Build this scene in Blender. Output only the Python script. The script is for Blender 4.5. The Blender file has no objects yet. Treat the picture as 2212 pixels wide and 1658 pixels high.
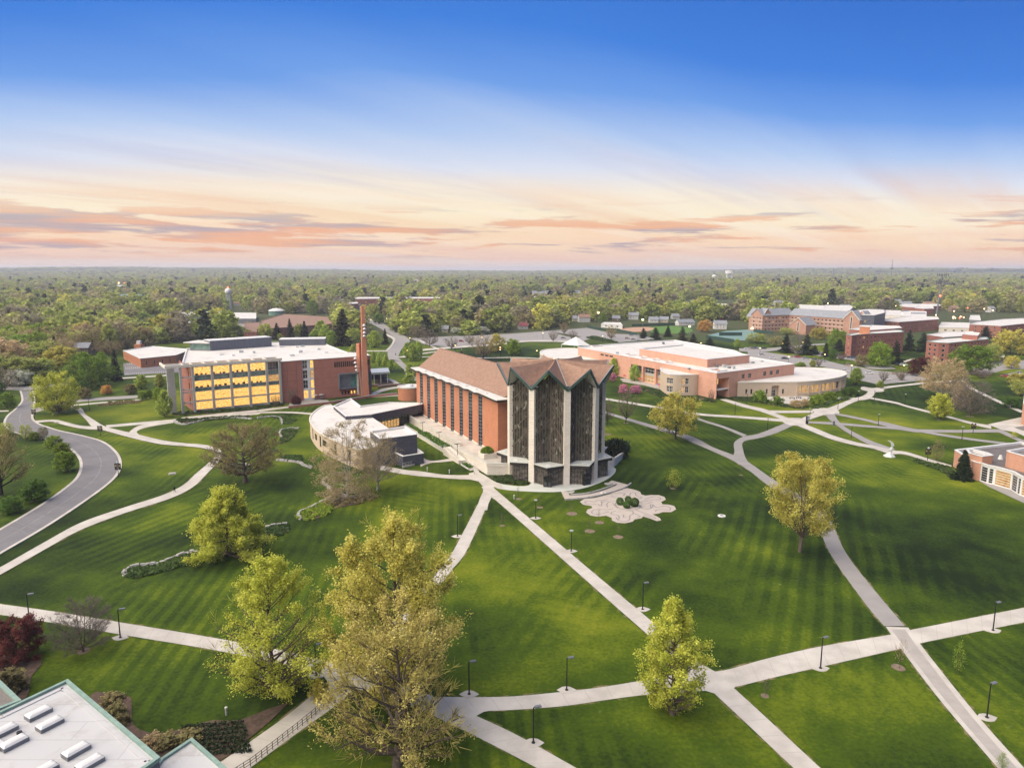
import bpy,math,random
import numpy as np
from mathutils import Vector,Matrix
R=math.radians
C=bpy.context.scene.collection
SC=bpy.context.scene

# ------------------------------------------------------------------ camera
F,CX,CY,H=1512.0,1106.0,829.0,60.0
TH=math.atan((829-584.5)/F)
cd=bpy.data.cameras.new('camera');cam=bpy.data.objects.new('camera',cd);C.objects.link(cam)
cam.location=(0,0,H);cam.rotation_euler=(math.pi/2-TH,0,0)
cd.sensor_fit='HORIZONTAL';cd.sensor_width=36;cd.lens=36*F/2212.0
cd.clip_start=1;cd.clip_end=60000
SC.camera=cam

# ------------------------------------------------------------------ sky, sun, exposure
SC.view_settings.view_transform='Standard';SC.view_settings.look='None'
SC.view_settings.gamma=1;SC.view_settings.use_curve_mapping=False
EXPO=1.32
SC.view_settings.exposure=EXPO

def lin(r,g,b,k=1.0):
 def f(c):
  c=c/255.0
  return c/12.92 if c<=.04045 else((c+.055)/1.055)**2.4
 return(f(r)*k,f(g)*k,f(b)*k,1)

class NT:
 def __init__(s,tree):s.t=tree;s.n=tree.nodes;s.l=tree.links
 def new(s,typ,**kw):
  n=s.n.new(typ)
  for k,v in kw.items():setattr(n,k,v)
  return n
 def link(s,a,b):s.l.new(a,b)
 def val(s,inp,v):
  if isinstance(v,bpy.types.NodeSocket):s.l.new(v,inp)
  else:inp.default_value=v
 def math(s,op,a,b=0.0,c=0.0,clamp=False):
  n=s.new('ShaderNodeMath',operation=op);n.use_clamp=clamp
  s.val(n.inputs[0],a);s.val(n.inputs[1],b)
  if op in('MULTIPLY_ADD','COMPARE'):s.val(n.inputs[2],c)
  return n.outputs[0]
 def mix(s,f,a,b,mode='MIX'):
  n=s.new('ShaderNodeMix',data_type='RGBA',blend_type=mode)
  s.val(n.inputs[0],f);s.val(n.inputs[6],a);s.val(n.inputs[7],b)
  return n.outputs[2]
 def ramp(s,f,stops,interp='LINEAR'):
  n=s.new('ShaderNodeValToRGB');cr=n.color_ramp;cr.interpolation=interp
  while len(cr.elements)<len(stops):cr.elements.new(0.5)
  for e,(p,c)in zip(cr.elements,stops):
   e.position=p;e.color=c if len(c)==4 else(c[0],c[1],c[2],1)
  s.val(n.inputs[0],f);return n.outputs[0]
 def noise(s,vec,scale=5,detail=2,rough=.5,dist=0.0):
  n=s.new('ShaderNodeTexNoise');n.inputs['Scale'].default_value=scale
  n.inputs['Detail'].default_value=detail;n.inputs['Roughness'].default_value=rough
  n.inputs['Distortion'].default_value=dist
  if vec is not None:s.link(vec,n.inputs['Vector'])
  return n.outputs[0]
 def mrange(s,v,a,b,c=0.0,d=1.0,smooth=True):
  n=s.new('ShaderNodeMapRange');n.interpolation_type='SMOOTHSTEP' if smooth else 'LINEAR'
  s.val(n.inputs[0],v)
  for i,q in zip((1,2,3,4),(a,b,c,d)):n.inputs[i].default_value=q
  return n.outputs[0]

SUN_AZ,SUN_EL=R(-112),R(47)  # direction the light comes from (azimuth from +Y), soft glow of the western sky
w=bpy.data.worlds.new('World');SC.world=w;w.use_nodes=True
t=NT(w.node_tree);t.n.clear()
tc=t.new('ShaderNodeTexCoord');sep=t.new('ShaderNodeSeparateXYZ');t.link(tc.outputs['Generated'],sep.inputs[0])
X,Y,Z=sep.outputs
zc=t.math('MAXIMUM',Z,0.0)
hor=t.math('SQRT',t.math('ADD',t.math('MULTIPLY',X,X),t.math('MULTIPLY',Y,Y)))
caz=t.math('DIVIDE',t.math('ADD',t.math('MULTIPLY',Y,.985),t.math('MULTIPLY',X,-.17)),t.math('MAXIMUM',hor,.001))
az=t.math('ARCTAN2',X,Y)
wide=t.math('MULTIPLY',t.math('SUBTRACT',1.0,caz),1.9)
eff=t.math('MULTIPLY',zc,t.math('ADD',1.0,wide))
def comb(a,b,c=0.0):
 n=t.new('ShaderNodeCombineXYZ');t.val(n.inputs[0],a);t.val(n.inputs[1],b);t.val(n.inputs[2],c);return n.outputs[0]
# broad veils, straight bands in perspective that meet low on the right
zz=t.math('ADD',zc,.05)
px=t.math('DIVIDE',X,zz);py=t.math('DIVIDE',Y,zz)
ca,sa=math.cos(R(38)),math.sin(R(38))
al=t.math('ADD',t.math('MULTIPLY',px,sa),t.math('MULTIPLY',py,ca))
ac=t.math('SUBTRACT',t.math('MULTIPLY',px,ca),t.math('MULTIPLY',py,sa))
veil=t.noise(comb(t.math('MULTIPLY',al,.09),t.math('MULTIPLY',ac,.62)),1.0,5,.55,.25)
veil2=t.noise(comb(t.math('MULTIPLY',al,.16),t.math('MULTIPLY',ac,1.1),4.0),1.0,8,.55,.3)
eff2=t.math('ADD',eff,t.math('MULTIPLY',t.math('SUBTRACT',veil,.5),.085))
k=1/(2**EXPO)
S=lambda p,r,g,b:(p,lin(r,g,b,k))
base=t.ramp(eff2,[S(0,238,218,206),S(.02,244,206,186),S(.045,254,218,184),S(.075,255,238,206),S(.11,252,238,218),
     S(.145,222,226,240),S(.19,178,202,240),S(.25,108,158,232),S(.32,58,126,220),S(.42,44,110,206),S(.6,66,112,186),S(1,72,110,172)])
# darker lilac and warm bright streaks of the high veil
vm=t.math('MULTIPLY',t.mrange(veil2,.48,.72),t.math('MULTIPLY',t.mrange(eff,.05,.12),t.mrange(eff,.24,.12)))
c1=t.mix(t.math('MULTIPLY',vm,.34),base,lin(170,165,200,k))
wm=t.math('MULTIPLY',t.mrange(veil2,.5,.3),t.math('MULTIPLY',t.mrange(eff,.02,.06),t.mrange(eff,.16,.09)))
c2=t.mix(t.math('MULTIPLY',wm,.55),c1,lin(255,243,224,k))
# orange bands, stronger to the left
om=t.math('MULTIPLY',t.mrange(veil,.45,.62),t.math('MULTIPLY',t.mrange(zc,.03,.07),t.mrange(zc,.14,.09)))
c2=t.mix(t.math('MULTIPLY',om,.42),c2,lin(246,190,140,k))
# low cloud bars near the horizon
tilt=t.math('ADD',zc,t.math('MULTIPLY',az,.022))
n3=t.noise(comb(t.math('MULTIPLY',az,5.2),t.math('MULTIPLY',tilt,66.0),2.3),1.0,9,.62,.3)
bias=t.mrange(az,.1,-.6,0.0,.075)
low=t.math('MULTIPLY',t.mrange(t.math('ADD',n3,bias),.515,.60),t.math('MULTIPLY',t.mrange(zc,.010,.026),t.mrange(zc,.10,.055)))
lc=t.mix(t.mrange(t.noise(comb(t.math('MULTIPLY',az,4.0),t.math('MULTIPLY',zc,70.0),9.0),1,4,.5),.42,.62),lin(240,166,122,k),lin(158,148,168,k))
c3=t.mix(t.math('MULTIPLY',low,.78),c2,lc)
n4=t.noise(comb(t.math('MULTIPLY',az,2.2),t.math('MULTIPLY',zc,40.0),6.3),1.0,5,.5)
pk=t.math('MULTIPLY',t.mrange(n4,.42,.7),t.math('MULTIPLY',t.mrange(zc,.0,.01),t.mrange(zc,.065,.03)))
c3=t.mix(t.math('MULTIPLY',pk,.38),c3,lin(248,176,158,k))
sky=t.new('ShaderNodeTexSky',sky_type='NISHITA');sky.sun_disc=False
sky.sun_elevation=SUN_EL;sky.sun_rotation=SUN_AZ
bg1=t.new('ShaderNodeBackground');t.link(c3,bg1.inputs[0]);bg1.inputs[1].default_value=.97
bg2=t.new('ShaderNodeBackground');t.link(sky.outputs[0],bg2.inputs[0]);bg2.inputs[1].default_value=.0035
ad=t.new('ShaderNodeAddShader');t.link(bg1.outputs[0],ad.inputs[0]);t.link(bg2.outputs[0],ad.inputs[1])
wo=t.new('ShaderNodeOutputWorld');t.link(ad.outputs[0],wo.inputs[0])

sd=bpy.data.lights.new('sun','SUN');sun=bpy.data.objects.new('sun',sd);C.objects.link(sun)
sd.energy=3.0;sd.angle=R(95);sd.color=(1.0,.87,.69)
dv=Vector((math.sin(SUN_AZ)*math.cos(SUN_EL),math.cos(SUN_AZ)*math.cos(SUN_EL),math.sin(SUN_EL)))
sun.rotation_euler=dv.to_track_quat('Z','Y').to_euler()

# ------------------------------------------------------------------ survey helpers: points read off the ground and turned into metres
FR={'D':(0,0,1),'Y1':(1106,743.1,.10938),'Y2':(1036.9,915.9,.14844),'Y3':(743.1,622.1,.14584),'Y4':(1296.1,1192.4,.41407),'Y5':(466.6,1192.4,.19807),
 'X2':(1780,656.7,.19532),'X3':(1607.2,674,.13281),'X4':(1157.9,812.2,.14844),'X5':(1987.4,898.6,.12508),
 'Z1':(328.3,674,.25),'Z2':(656.7,725.8,.2189),'Z3':(881.4,743.1,.2344),'Z4':(1157.9,708.5,.3125),'Z5':(1607.2,639.4,.2734),'Z6':(1175.1,967.8,.15625),'Z7':(1901,795,.1876),'Z8':(0,1278.8,.2344),
 'W1':(0,570.3,.25),'W2':(553,570.3,.25),'W3':(1071.5,570.3,.2578),'W4':(1607.2,553,.2734),'W5':(0,760.4,.3126),'W6':(345.6,864.1,.2606),'W7':(1512.1,777.7,.2344),'W8':(604.9,1088.7,.3433)}
cT,sT=math.cos(TH),math.sin(TH)
def G(f,x,y,z=0.0):
 a=FR[f];u=(a[0]+x*a[2]-CX)/F;v=(CY-a[1]-y*a[2])/F
 k_=(z-H)/(-sT+v*cT)
 return Vector((u*k_,(cT+v*sT)*k_,z))
def HT(p,f,y):
 k_=(CY-FR[f][1]-y*FR[f][2])/F
 return H+(k_*p.y*cT-p.y*sT)/(cT+k_*sT)
def DIST(p):return math.hypot(p.x,p.y)
def WM(p,f,w_):  # width in metres of w_ units at ground point p
 zc_=p.y*cT+H*sT
 return w_*FR[f][2]*zc_/F

# ------------------------------------------------------------------ materials
MATS={}
def pmat(name,col,rough=.8,col2=None,scale=1.0,amt=1.0,metal=0.0,bump=0.0,emis=None,es=0.0,spec=.3,tex='Object',detail=4,alpha=None):
 if name in MATS:return MATS[name]
 m=bpy.data.materials.new(name);m.use_nodes=True;t=NT(m.node_tree)
 b=t.n['Principled BSDF'];b.inputs['Roughness'].default_value=rough;b.inputs['Metallic'].default_value=metal
 b.inputs['Specular IOR Level'].default_value=spec
 c4=(*col,1)
 if col2 is None:col2=tuple(c*.75 for c in col)
 tc=t.new('ShaderNodeTexCoord')
 n=t.noise(tc.outputs[tex],scale,detail,.6)
 mm=t.mrange(n,.5-.28/max(amt,.01),.5+.28/max(amt,.01))
 c=t.mix(mm,c4,(*col2,1));t.link(c,b.inputs['Base Color'])
 if bump:
  bn=t.new('ShaderNodeBump');bn.inputs['Strength'].default_value=bump;bn.inputs['Distance'].default_value=.05
  t.link(t.noise(tc.outputs[tex],scale*6,3),bn.inputs['Height']);t.link(bn.outputs[0],b.inputs['Normal'])
 if emis:b.inputs['Emission Color'].default_value=(*emis,1);b.inputs['Emission Strength'].default_value=es
 MATS[name]=m;return m

def brickmat(name,c1,c2,mortar,bw=.42,bh=.14,ms=.012,stain=.25,band=None):
 m=bpy.data.materials.new(name);m.use_nodes=True;t=NT(m.node_tree);b=t.n['Principled BSDF']
 b.inputs['Roughness'].default_value=.85;b.inputs['Specular IOR Level'].default_value=.2
 uv=t.new('ShaderNodeUVMap');br=t.new('ShaderNodeTexBrick');t.link(uv.outputs[0],br.inputs['Vector'])
 br.inputs['Color1'].default_value=(*c1,1);br.inputs['Color2'].default_value=(*c2,1);br.inputs['Mortar'].default_value=(*mortar,1)
 br.inputs['Scale'].default_value=1;br.inputs['Mortar Size'].default_value=ms;br.inputs['Brick Width'].default_value=bw;br.inputs['Row Height'].default_value=bh
 br.inputs['Bias'].default_value=-.1
 tc=t.new('ShaderNodeTexCoord')
 n1=t.noise(tc.outputs['Object'],.35,5,.65);n2=t.noise(uv.outputs[0],3.2,3,.7)
 dk=t.mix(t.math('MULTIPLY',t.mrange(n1,.35,.7),stain),br.outputs[0],(c1[0]*.45,c1[1]*.42,c1[2]*.42,1))
 c=t.mix(t.math('MULTIPLY',t.mrange(n2,.4,.75),.35),dk,(min(1,c2[0]*1.35),c2[1]*1.35,c2[2]*1.35,1))
 if band:  # darker course lines at storey height
  sp=t.new('ShaderNodeSeparateXYZ');t.link(uv.outputs[0],sp.inputs[0])
  fr=t.math('FRACT',t.math('DIVIDE',sp.outputs[1],band))
  c=t.mix(t.math('MULTIPLY',t.math('LESS_THAN',fr,.035),.45),c,(c1[0]*.45,c1[1]*.4,c1[2]*.4,1))
 t.link(c,b.inputs['Base Color'])
 MATS[name]=m;return m

BRICK_O=brickmat('orange_brick',(.49,.20,.105),(.41,.155,.08),(.42,.25,.17))
BRICK_R=brickmat('red_brick',(.46,.185,.13),(.38,.145,.105),(.32,.2,.16),band=4.9)
BRICK_P=brickmat('pink_brick',(.60,.325,.235),(.54,.28,.20),(.45,.3,.23))
BRICK_S=brickmat('salmon_brick',(.52,.27,.18),(.44,.21,.135),(.5,.36,.28))
BRICK_D=brickmat('dorm_brick',(.30,.115,.085),(.25,.09,.068),(.3,.2,.17))
BRICK_C=brickmat('campanile_brick',(.56,.22,.13),(.48,.18,.11),(.42,.25,.18))
STONE=brickmat('limestone',(.70,.65,.57),(.62,.57,.50),(.38,.34,.29),bw=1.3,bh=.45,ms=.02,stain=.12)
TANB=brickmat('tan_block',(.52,.42,.32),(.47,.375,.285),(.4,.33,.26),bw=.8,bh=.4,ms=.012,stain=.12)
SLATE=brickmat('dark_slate_cladding',(.085,.09,.115),(.065,.07,.095),(.04,.04,.05),bw=1.2,bh=.6,ms=.02)
WHITE_ROOF=None
WHITE=pmat('white_paint',(.66,.66,.65),.6,(.56,.56,.56),1)
CREAMP=pmat('cream_trim',(.66,.62,.54),.7,(.58,.54,.47),1)
def worn():
 m=bpy.data.materials.new('worn_grass_edge');m.use_nodes=True;t=NT(m.node_tree);b=t.n['Principled BSDF'];b.inputs['Roughness'].default_value=.95;b.inputs['Specular IOR Level'].default_value=.1
 tc=t.new('ShaderNodeTexCoord');n=t.noise(tc.outputs['Object'],.35,8,.75);t.link(t.ramp(n,[(.40,(.03,.062,.006)),(.5,(.06,.09,.015)),(.56,(.16,.14,.06)),(.66,(.24,.19,.12))]),b.inputs['Base Color']);return m
WORN=worn()
def seamroof(name,c1,c2,seam,bw=9.0,bh=2.4,sc=.12):
 m=bpy.data.materials.new(name);m.use_nodes=True;t=NT(m.node_tree);b=t.n['Principled BSDF'];b.inputs['Roughness'].default_value=.65;b.inputs['Specular IOR Level'].default_value=.3
 uv=t.new('ShaderNodeUVMap');br=t.new('ShaderNodeTexBrick');t.link(uv.outputs[0],br.inputs['Vector']);br.inputs['Scale'].default_value=1;br.inputs['Mortar Size'].default_value=.06;br.inputs['Brick Width'].default_value=bw;br.inputs['Row Height'].default_value=bh
 br.inputs['Color1'].default_value=(*c1,1);br.inputs['Color2'].default_value=tuple(x*.95 for x in c1)+(1,);br.inputs['Mortar'].default_value=(*seam,1)
 n=t.noise(uv.outputs[0],sc,9,.68,.4);n2=t.noise(uv.outputs[0],.9,6,.75)
 c=t.mix(t.math('MULTIPLY',t.mrange(n,.48,.68),.7),br.outputs[0],(*c2,1));c=t.mix(t.math('MULTIPLY',t.mrange(n2,.6,.78),.5),c,tuple(x*.62 for x in c2)+(1,));t.link(c,b.inputs['Base Color']);MATS[name]=m;return m
CONC=pmat('pale_concrete',(.53,.50,.455),.85,(.39,.365,.33),.22,1.2,bump=.1,detail=9)
CONCJ=pmat('concrete_joint',(.30,.275,.25),.9,(.25,.23,.2),.6)
CONCG=pmat('grey_green_concrete',(.50,.52,.49),.85,(.42,.44,.41),.25,.9,detail=6)
COLC=pmat('column_concrete',(.42,.405,.38),.85,(.33,.32,.305),.5,.9,detail=6)
ASPH=pmat('asphalt',(.185,.18,.19),.9,(.145,.142,.15),.18,.9,bump=.1,detail=8)
ASPHL=pmat('pale_asphalt',(.30,.285,.275),.9,(.24,.23,.225),.2,.9,bump=.1,detail=8)
PAVG=pmat('grey_paving',(.38,.355,.325),.85,(.31,.29,.27),.5,1.1,detail=8)
LABY=pmat('pink_paving',(.45,.40,.355),.85,(.38,.335,.30),.6,.9,detail=6)
LABL=pmat('grey_paving_line',(.25,.235,.24),.9)
SHING=pmat('brown_shingle',(.29,.185,.135),.9,(.215,.13,.097),.8,1.2,bump=.2,detail=8)
SHINGG=pmat('grey_shingle',(.25,.265,.3),.9,(.2,.215,.24),.4,1)
WHITE_ROOF=seamroof('white_roof_membrane',(.63,.61,.575),(.46,.435,.40),(.47,.45,.43))
GREENM=pmat('green_copper_fascia',(.055,.085,.072),.55,(.025,.07,.055),.8)
MINT=pmat('verdigris_edge',(.25,.36,.31),.6,(.17,.26,.23),1.2)
DARKM=pmat('dark_bronze_metal',(.03,.027,.025),.5,(.02,.018,.018),1)
BLACKM=pmat('black_metal',(.015,.015,.016),.5)
GREYM=pmat('grey_metal',(.2,.21,.23),.5,(.15,.16,.18),.6,metal=.2)
PANEL=pmat('grey_blue_panel',(.13,.14,.17),.55,(.10,.11,.14),.5)
STEEL=pmat('light_steel',(.55,.58,.58),.35,(.42,.45,.45),1.2,metal=.3,spec=.6)
GRAVEL=pmat('gravel_roof',(.22,.20,.185),.95,(.13,.12,.11),6,1.3,detail=8)
DROOF=pmat('dark_roof_membrane',(.17,.15,.14),.85,(.11,.10,.10),.22,1.2,detail=7)
MULCH=pmat('mulch',(.12,.08,.06),.95,(.06,.042,.03),1.4,1.4,bump=.6,detail=8)
CLAY=pmat('clay_infield',(.45,.28,.19),.95,(.38,.24,.16),.1)
ROCKM=pmat('grey_stone',(.42,.41,.39),.9,(.27,.26,.25),1.1,1.3,bump=.5)
BARK=pmat('bark',(.12,.095,.075),.95,(.07,.055,.045),2.5,1,bump=.5)
BARKP=pmat('pale_bark',(.42,.38,.33),.9,(.24,.21,.18),1.6,1.3,bump=.3)
def glassmat(name,col,rough=.08):
 m=bpy.data.materials.new(name);m.use_nodes=True;t=NT(m.node_tree);b=t.n['Principled BSDF']
 b.inputs['Roughness'].default_value=rough;b.inputs['Specular IOR Level'].default_value=.8
 tc=t.new('ShaderNodeTexCoord');n=t.noise(tc.outputs['Object'],.5,5,.7)
 t.link(t.mix(t.mrange(n,.35,.7),(*col,1),tuple(c*.4 for c in col)+(1,)),b.inputs['Base Color'])
 MATS[name]=m;return m
GLASS=glassmat('dark_glass',(.035,.04,.045));GLASSG=glassmat('green_glass',(.20,.33,.28),.12);TEAL=glassmat('teal_glass',(.10,.32,.30),.2)
def stained():
 m=bpy.data.materials.new('stained_glass');m.use_nodes=True;t=NT(m.node_tree);b=t.n['Principled BSDF']
 b.inputs['Roughness'].default_value=.22;b.inputs['Specular IOR Level'].default_value=.55
 uv=t.new('ShaderNodeUVMap');mp=t.new('ShaderNodeMapping');t.link(uv.outputs[0],mp.inputs[0]);mp.inputs['Scale'].default_value=(1.0,.45,1)
 vo=t.new('ShaderNodeTexVoronoi');vo.inputs['Scale'].default_value=1.9;t.link(mp.outputs[0],vo.inputs['Vector'])
 sp=t.new('ShaderNodeSeparateColor');t.link(vo.outputs['Color'],sp.inputs[0])
 c=t.ramp(sp.outputs[0],[(0,(.02,.019,.018)),(.4,(.042,.037,.032)),(.6,(.075,.065,.056)),(.8,(.12,.10,.085)),(.92,(.07,.08,.05)),(1,(.36,.36,.30))])
 n=t.noise(uv.outputs[0],.35,5,.6,1.0)
 c=t.mix(t.math('MULTIPLY',t.mrange(n,.56,.72),.6),c,(.15,.135,.12,1));c=t.mix(t.math('MULTIPLY',t.mrange(n,.5,.3),.75),c,(.022,.02,.018,1))
 t.link(c,b.inputs['Base Color']);MATS['stained_glass']=m;return m
STAIN=stained();STAINL=pmat('porch_stained_glass',(.17,.15,.125),.4,(.05,.045,.04),1.1,1.5,detail=8)
def litroom(name,col,es,sc=.5):
 """room seen through lit window: warm light broken by shelves, furniture and ceiling"""
 m=bpy.data.materials.new(name);m.use_nodes=True;t=NT(m.node_tree);b=t.n['Principled BSDF']
 b.inputs['Roughness'].default_value=.15
 uv=t.new('ShaderNodeUVMap');mp=t.new('ShaderNodeMapping');t.link(uv.outputs[0],mp.inputs[0]);mp.inputs['Scale'].default_value=(1.0,1.7,1)
 n=t.noise(mp.outputs[0],sc*1.6,5,.7);n2=t.noise(mp.outputs[0],sc*6,3,.6)
 v=t.math('ADD',t.math('MULTIPLY',n,.7),t.math('MULTIPLY',n2,.3))
 c=t.ramp(v,[(.33,(col[0]*.06,col[1]*.04,col[2]*.04)),(.41,(col[0]*.5,col[1]*.28,col[2]*.15)),(.475,(col[0]*.9,col[1]*.82,col[2]*.7)),(.55,(col[0],col[1]*1.15,col[2]*2.0)),(.63,(col[0]*1.1,col[1]*1.5,col[2]*5.5))])
 b.inputs['Base Color'].default_value=(.05,.04,.03,1)
 t.link(c,b.inputs['Emission Color']);b.inputs['Emission Strength'].default_value=es
 MATS[name]=m;return m
BRONZE=pmat('bronze_bars',(.14,.115,.09),.5,(.10,.08,.065),1)
LIT=litroom('lit_interior',(1,.53,.09),.58,.8)
LITD=litroom('dim_lit_interior',(.75,.42,.10),.36,.5)
LAMPW=pmat('lit_lamp_glass',(.9,.8,.6),.4,emis=(1,.62,.25),es=2.6)
LAMPR=pmat('red_beacon',(.9,.1,.05),.4,emis=(1,.12,.05),es=2.5)
LAMPG=pmat('green_white_lamp',(.8,.9,.5),.4,emis=(.85,1,.4),es=2.6)

# ------------------------------------------------------------------ mesh builder and tagging
class MB:
 def __init__(s):s.v=[];s.f=[]
 def add(s,vs,fs):
  o=len(s.v);s.v.extend([tuple(v)for v in vs]);s.f.extend([tuple(i+o for i in f)for f in fs])
 def quad(s,a,b,c,d):s.add([a,b,c,d],[(0,1,2,3)])
 def tri(s,a,b,c):s.add([a,b,c],[(0,1,2)])
 def prism(s,poly,z0,z1,bottom=False):
  n=len(poly);poly=ccw(poly)
  z0s=z0 if isinstance(z0,(list,tuple))else[z0]*n;z1s=z1 if isinstance(z1,(list,tuple))else[z1]*n
  vs=[(p[0],p[1],z)for p,z in zip(poly,z0s)]+[(p[0],p[1],z)for p,z in zip(poly,z1s)]
  fs=[(i,(i+1)%n,n+(i+1)%n,n+i)for i in range(n)]+[tuple(range(n,2*n))]
  if bottom:fs.append(tuple(reversed(range(n))))
  s.add(vs,fs)
 def box(s,c,sx,sy,z0,z1,rot=0.0):
  ca,sa=math.cos(rot),math.sin(rot)
  P=[(c[0]+x*ca-y*sa,c[1]+x*sa+y*ca)for x,y in((-sx/2,-sy/2),(sx/2,-sy/2),(sx/2,sy/2),(-sx/2,sy/2))]
  s.prism(P,z0,z1,True)
 def beam(s,a,b,w,h,up=Vector((0,0,1))):
  a,b=Vector(a),Vector(b);d=(b-a).normalized();sd_=d.cross(up)
  if sd_.length<1e-4:sd_=Vector((1,0,0))
  sd_.normalize();u=sd_.cross(d).normalized()
  vs=[]
  for p in(a,b):
   for x,y in((-1,-1),(1,-1),(1,1),(-1,1)):vs.append(p+sd_*x*w/2+u*y*h/2)
  s.add(vs,[(0,1,5,4),(1,2,6,5),(2,3,7,6),(3,0,4,7),(3,2,1,0),(4,5,6,7)])
 def tube(s,pts,rad,n=8,cap=True):
  pts=[Vector(p)for p in pts];rs=rad if isinstance(rad,(list,tuple))else[rad]*len(pts)
  vs=[]
  for i,p in enumerate(pts):
   d=(pts[min(i+1,len(pts)-1)]-pts[max(i-1,0)]).normalized()
   a=d.cross(Vector((0,0,1)));
   if a.length<1e-3:a=Vector((1,0,0))
   a.normalize();b=d.cross(a)
   for j in range(n):
    th=2*math.pi*j/n;vs.append(p+(a*math.cos(th)+b*math.sin(th))*rs[i])
  fs=[(i*n+j,i*n+(j+1)%n,(i+1)*n+(j+1)%n,(i+1)*n+j)for i in range(len(pts)-1)for j in range(n)]
  if cap:fs+=[tuple(reversed(range(n))),tuple(range((len(pts)-1)*n,len(pts)*n))]
  s.add(vs,fs)
 def lathe(s,c,prof,n=16):
  vs=[(c[0]+r*math.cos(2*math.pi*j/n),c[1]+r*math.sin(2*math.pi*j/n),c[2]+z)for r,z in prof for j in range(n)]
  fs=[(i*n+j,i*n+(j+1)%n,(i+1)*n+(j+1)%n,(i+1)*n+j)for i in range(len(prof)-1)for j in range(n)]
  s.add(vs,fs)
 def build(s,name,mat,parent=None,loc=None,smooth=False,kind=None):
  off=Vector(loc)if loc is not None else(Vector(parent['wloc'])if parent is not None and 'wloc' in parent else Vector((0,0,0)))
  me=bpy.data.meshes.new(name);me.from_pydata([(v[0]-off.x,v[1]-off.y,v[2]-off.z)for v in s.v],[],s.f);me.update()
  boxuv(me,off)
  if smooth:me.polygons.foreach_set('use_smooth',[True]*len(me.polygons))
  for m_ in(mat if isinstance(mat,(list,tuple))else[mat]):me.materials.append(m_)
  o=bpy.data.objects.new(name,me);C.objects.link(o)
  if parent is not None:o.parent=parent;o['wloc']=tuple(off)
  else:o.location=off;o['wloc']=tuple(off)
  if kind:o['kind']=kind
  return o

def boxuv(me,off):
 nl=len(me.loops);uv=me.uv_layers.new(name='UVMap')
 if nl==0:return
 co=np.empty(len(me.vertices)*3,'f');me.vertices.foreach_get('co',co);co=co.reshape(-1,3)+np.array(off,'f')
 li=np.empty(nl,'i');me.loops.foreach_get('vertex_index',li)
 np_=len(me.polygons);nm=np.empty(np_*3,'f');me.polygons.foreach_get('normal',nm);nm=nm.reshape(-1,3)
 lt=np.empty(np_,'i');me.polygons.foreach_get('loop_total',lt);pn=np.repeat(nm,lt,axis=0)
 p=co[li];flat=np.abs(pn[:,2])>.6
 tl=np.hypot(pn[:,0],pn[:,1])+1e-9;tx,ty=-pn[:,1]/tl,pn[:,0]/tl
 u=np.where(flat,p[:,0],p[:,0]*tx+p[:,1]*ty);v=np.where(flat,p[:,1],p[:,2])
 uv.data.foreach_set('uv',np.stack([u,v],1).astype('f').ravel())

def ccw(poly):
 a=sum(poly[i][0]*poly[(i+1)%len(poly)][1]-poly[(i+1)%len(poly)][0]*poly[i][1]for i in range(len(poly)))
 return list(poly)if a>0 else list(reversed(poly))
def tag(o,label=None,cat=None,group=None,kind=None):
 if label:o['label']=label
 if cat:o['category']=cat
 if group:o['group']=group
 if kind:o['kind']=kind
 return o
def thing(name,label,cat,loc=(0,0,0),group=None,rz=0.0):
 o=bpy.data.objects.new(name,None);C.objects.link(o);o.location=loc;o.rotation_euler=(0,0,rz);o.empty_display_size=.5
 o['wloc']=tuple(loc);return tag(o,label,cat,group)
KIDS={}
def kids(o):
 return[c for c in bpy.data.objects if c.parent==o]
def dup(root,loc,rz=0.0,label=None,sc=None,group=None,tree=None):
 """copy of a thing with copies of its parts (tree: cached children map)"""
 if root.name not in KIDS:KIDS[root.name]=[(c,[g for g in kids(c)])for c in kids(root)]
 r=root.copy();C.objects.link(r);r.location=loc;r.rotation_euler=(0,0,rz)
 if sc is not None:r.scale=sc if isinstance(sc,(tuple,list))else(sc,sc,sc)
 if label:r['label']=label
 if group:r['group']=group
 for c,gs in KIDS[root.name]:
  d=c.copy();C.objects.link(d);d.parent=r
  for g in gs:
   e=g.copy();C.objects.link(e);e.parent=d
 return r
def V2(p):return Vector((p[0],p[1],0))

# wall with real openings: p0->p1 seen from outside runs left to right
def wall(parent,name,p0,p1,z0,z1,mat,openings=(),depth=.35):
 p0,p1=V2(p0),V2(p1);L=(p1-p0).length;d=(p1-p0)/L;n=Vector((d.y,-d.x,0))
 xs=sorted({0.0,L,*[o[0]for o in openings],*[o[1]for o in openings]});zs=sorted({z0,z1,*[o[2]for o in openings],*[o[3]for o in openings]})
 m=MB();P=lambda x,z,k=0.0:p0+d*x-n*k+Vector((0,0,z))
 for i in range(len(xs)-1):
  j=0
  while j<len(zs)-1:
   xm,zm=(xs[i]+xs[i+1])/2,(zs[j]+zs[j+1])/2
   if not any(o[0]<xm<o[1]and o[2]<zm<o[3]for o in openings):
    m.quad(P(xs[i],zs[j]),P(xs[i+1],zs[j]),P(xs[i+1],zs[j+1]),P(xs[i],zs[j+1]))
   j+=1
 for a,b,c,e in[o[:4]for o in openings]:
  m.quad(P(a,c),P(a,c,depth),P(a,e,depth),P(a,e));m.quad(P(b,c,depth),P(b,c),P(b,e),P(b,e,depth))
  m.quad(P(a,e),P(a,e,depth),P(b,e,depth),P(b,e));m.quad(P(a,c,depth),P(a,c),P(b,c),P(b,c,depth))
 return m.build(name,mat,parent),P
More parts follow.
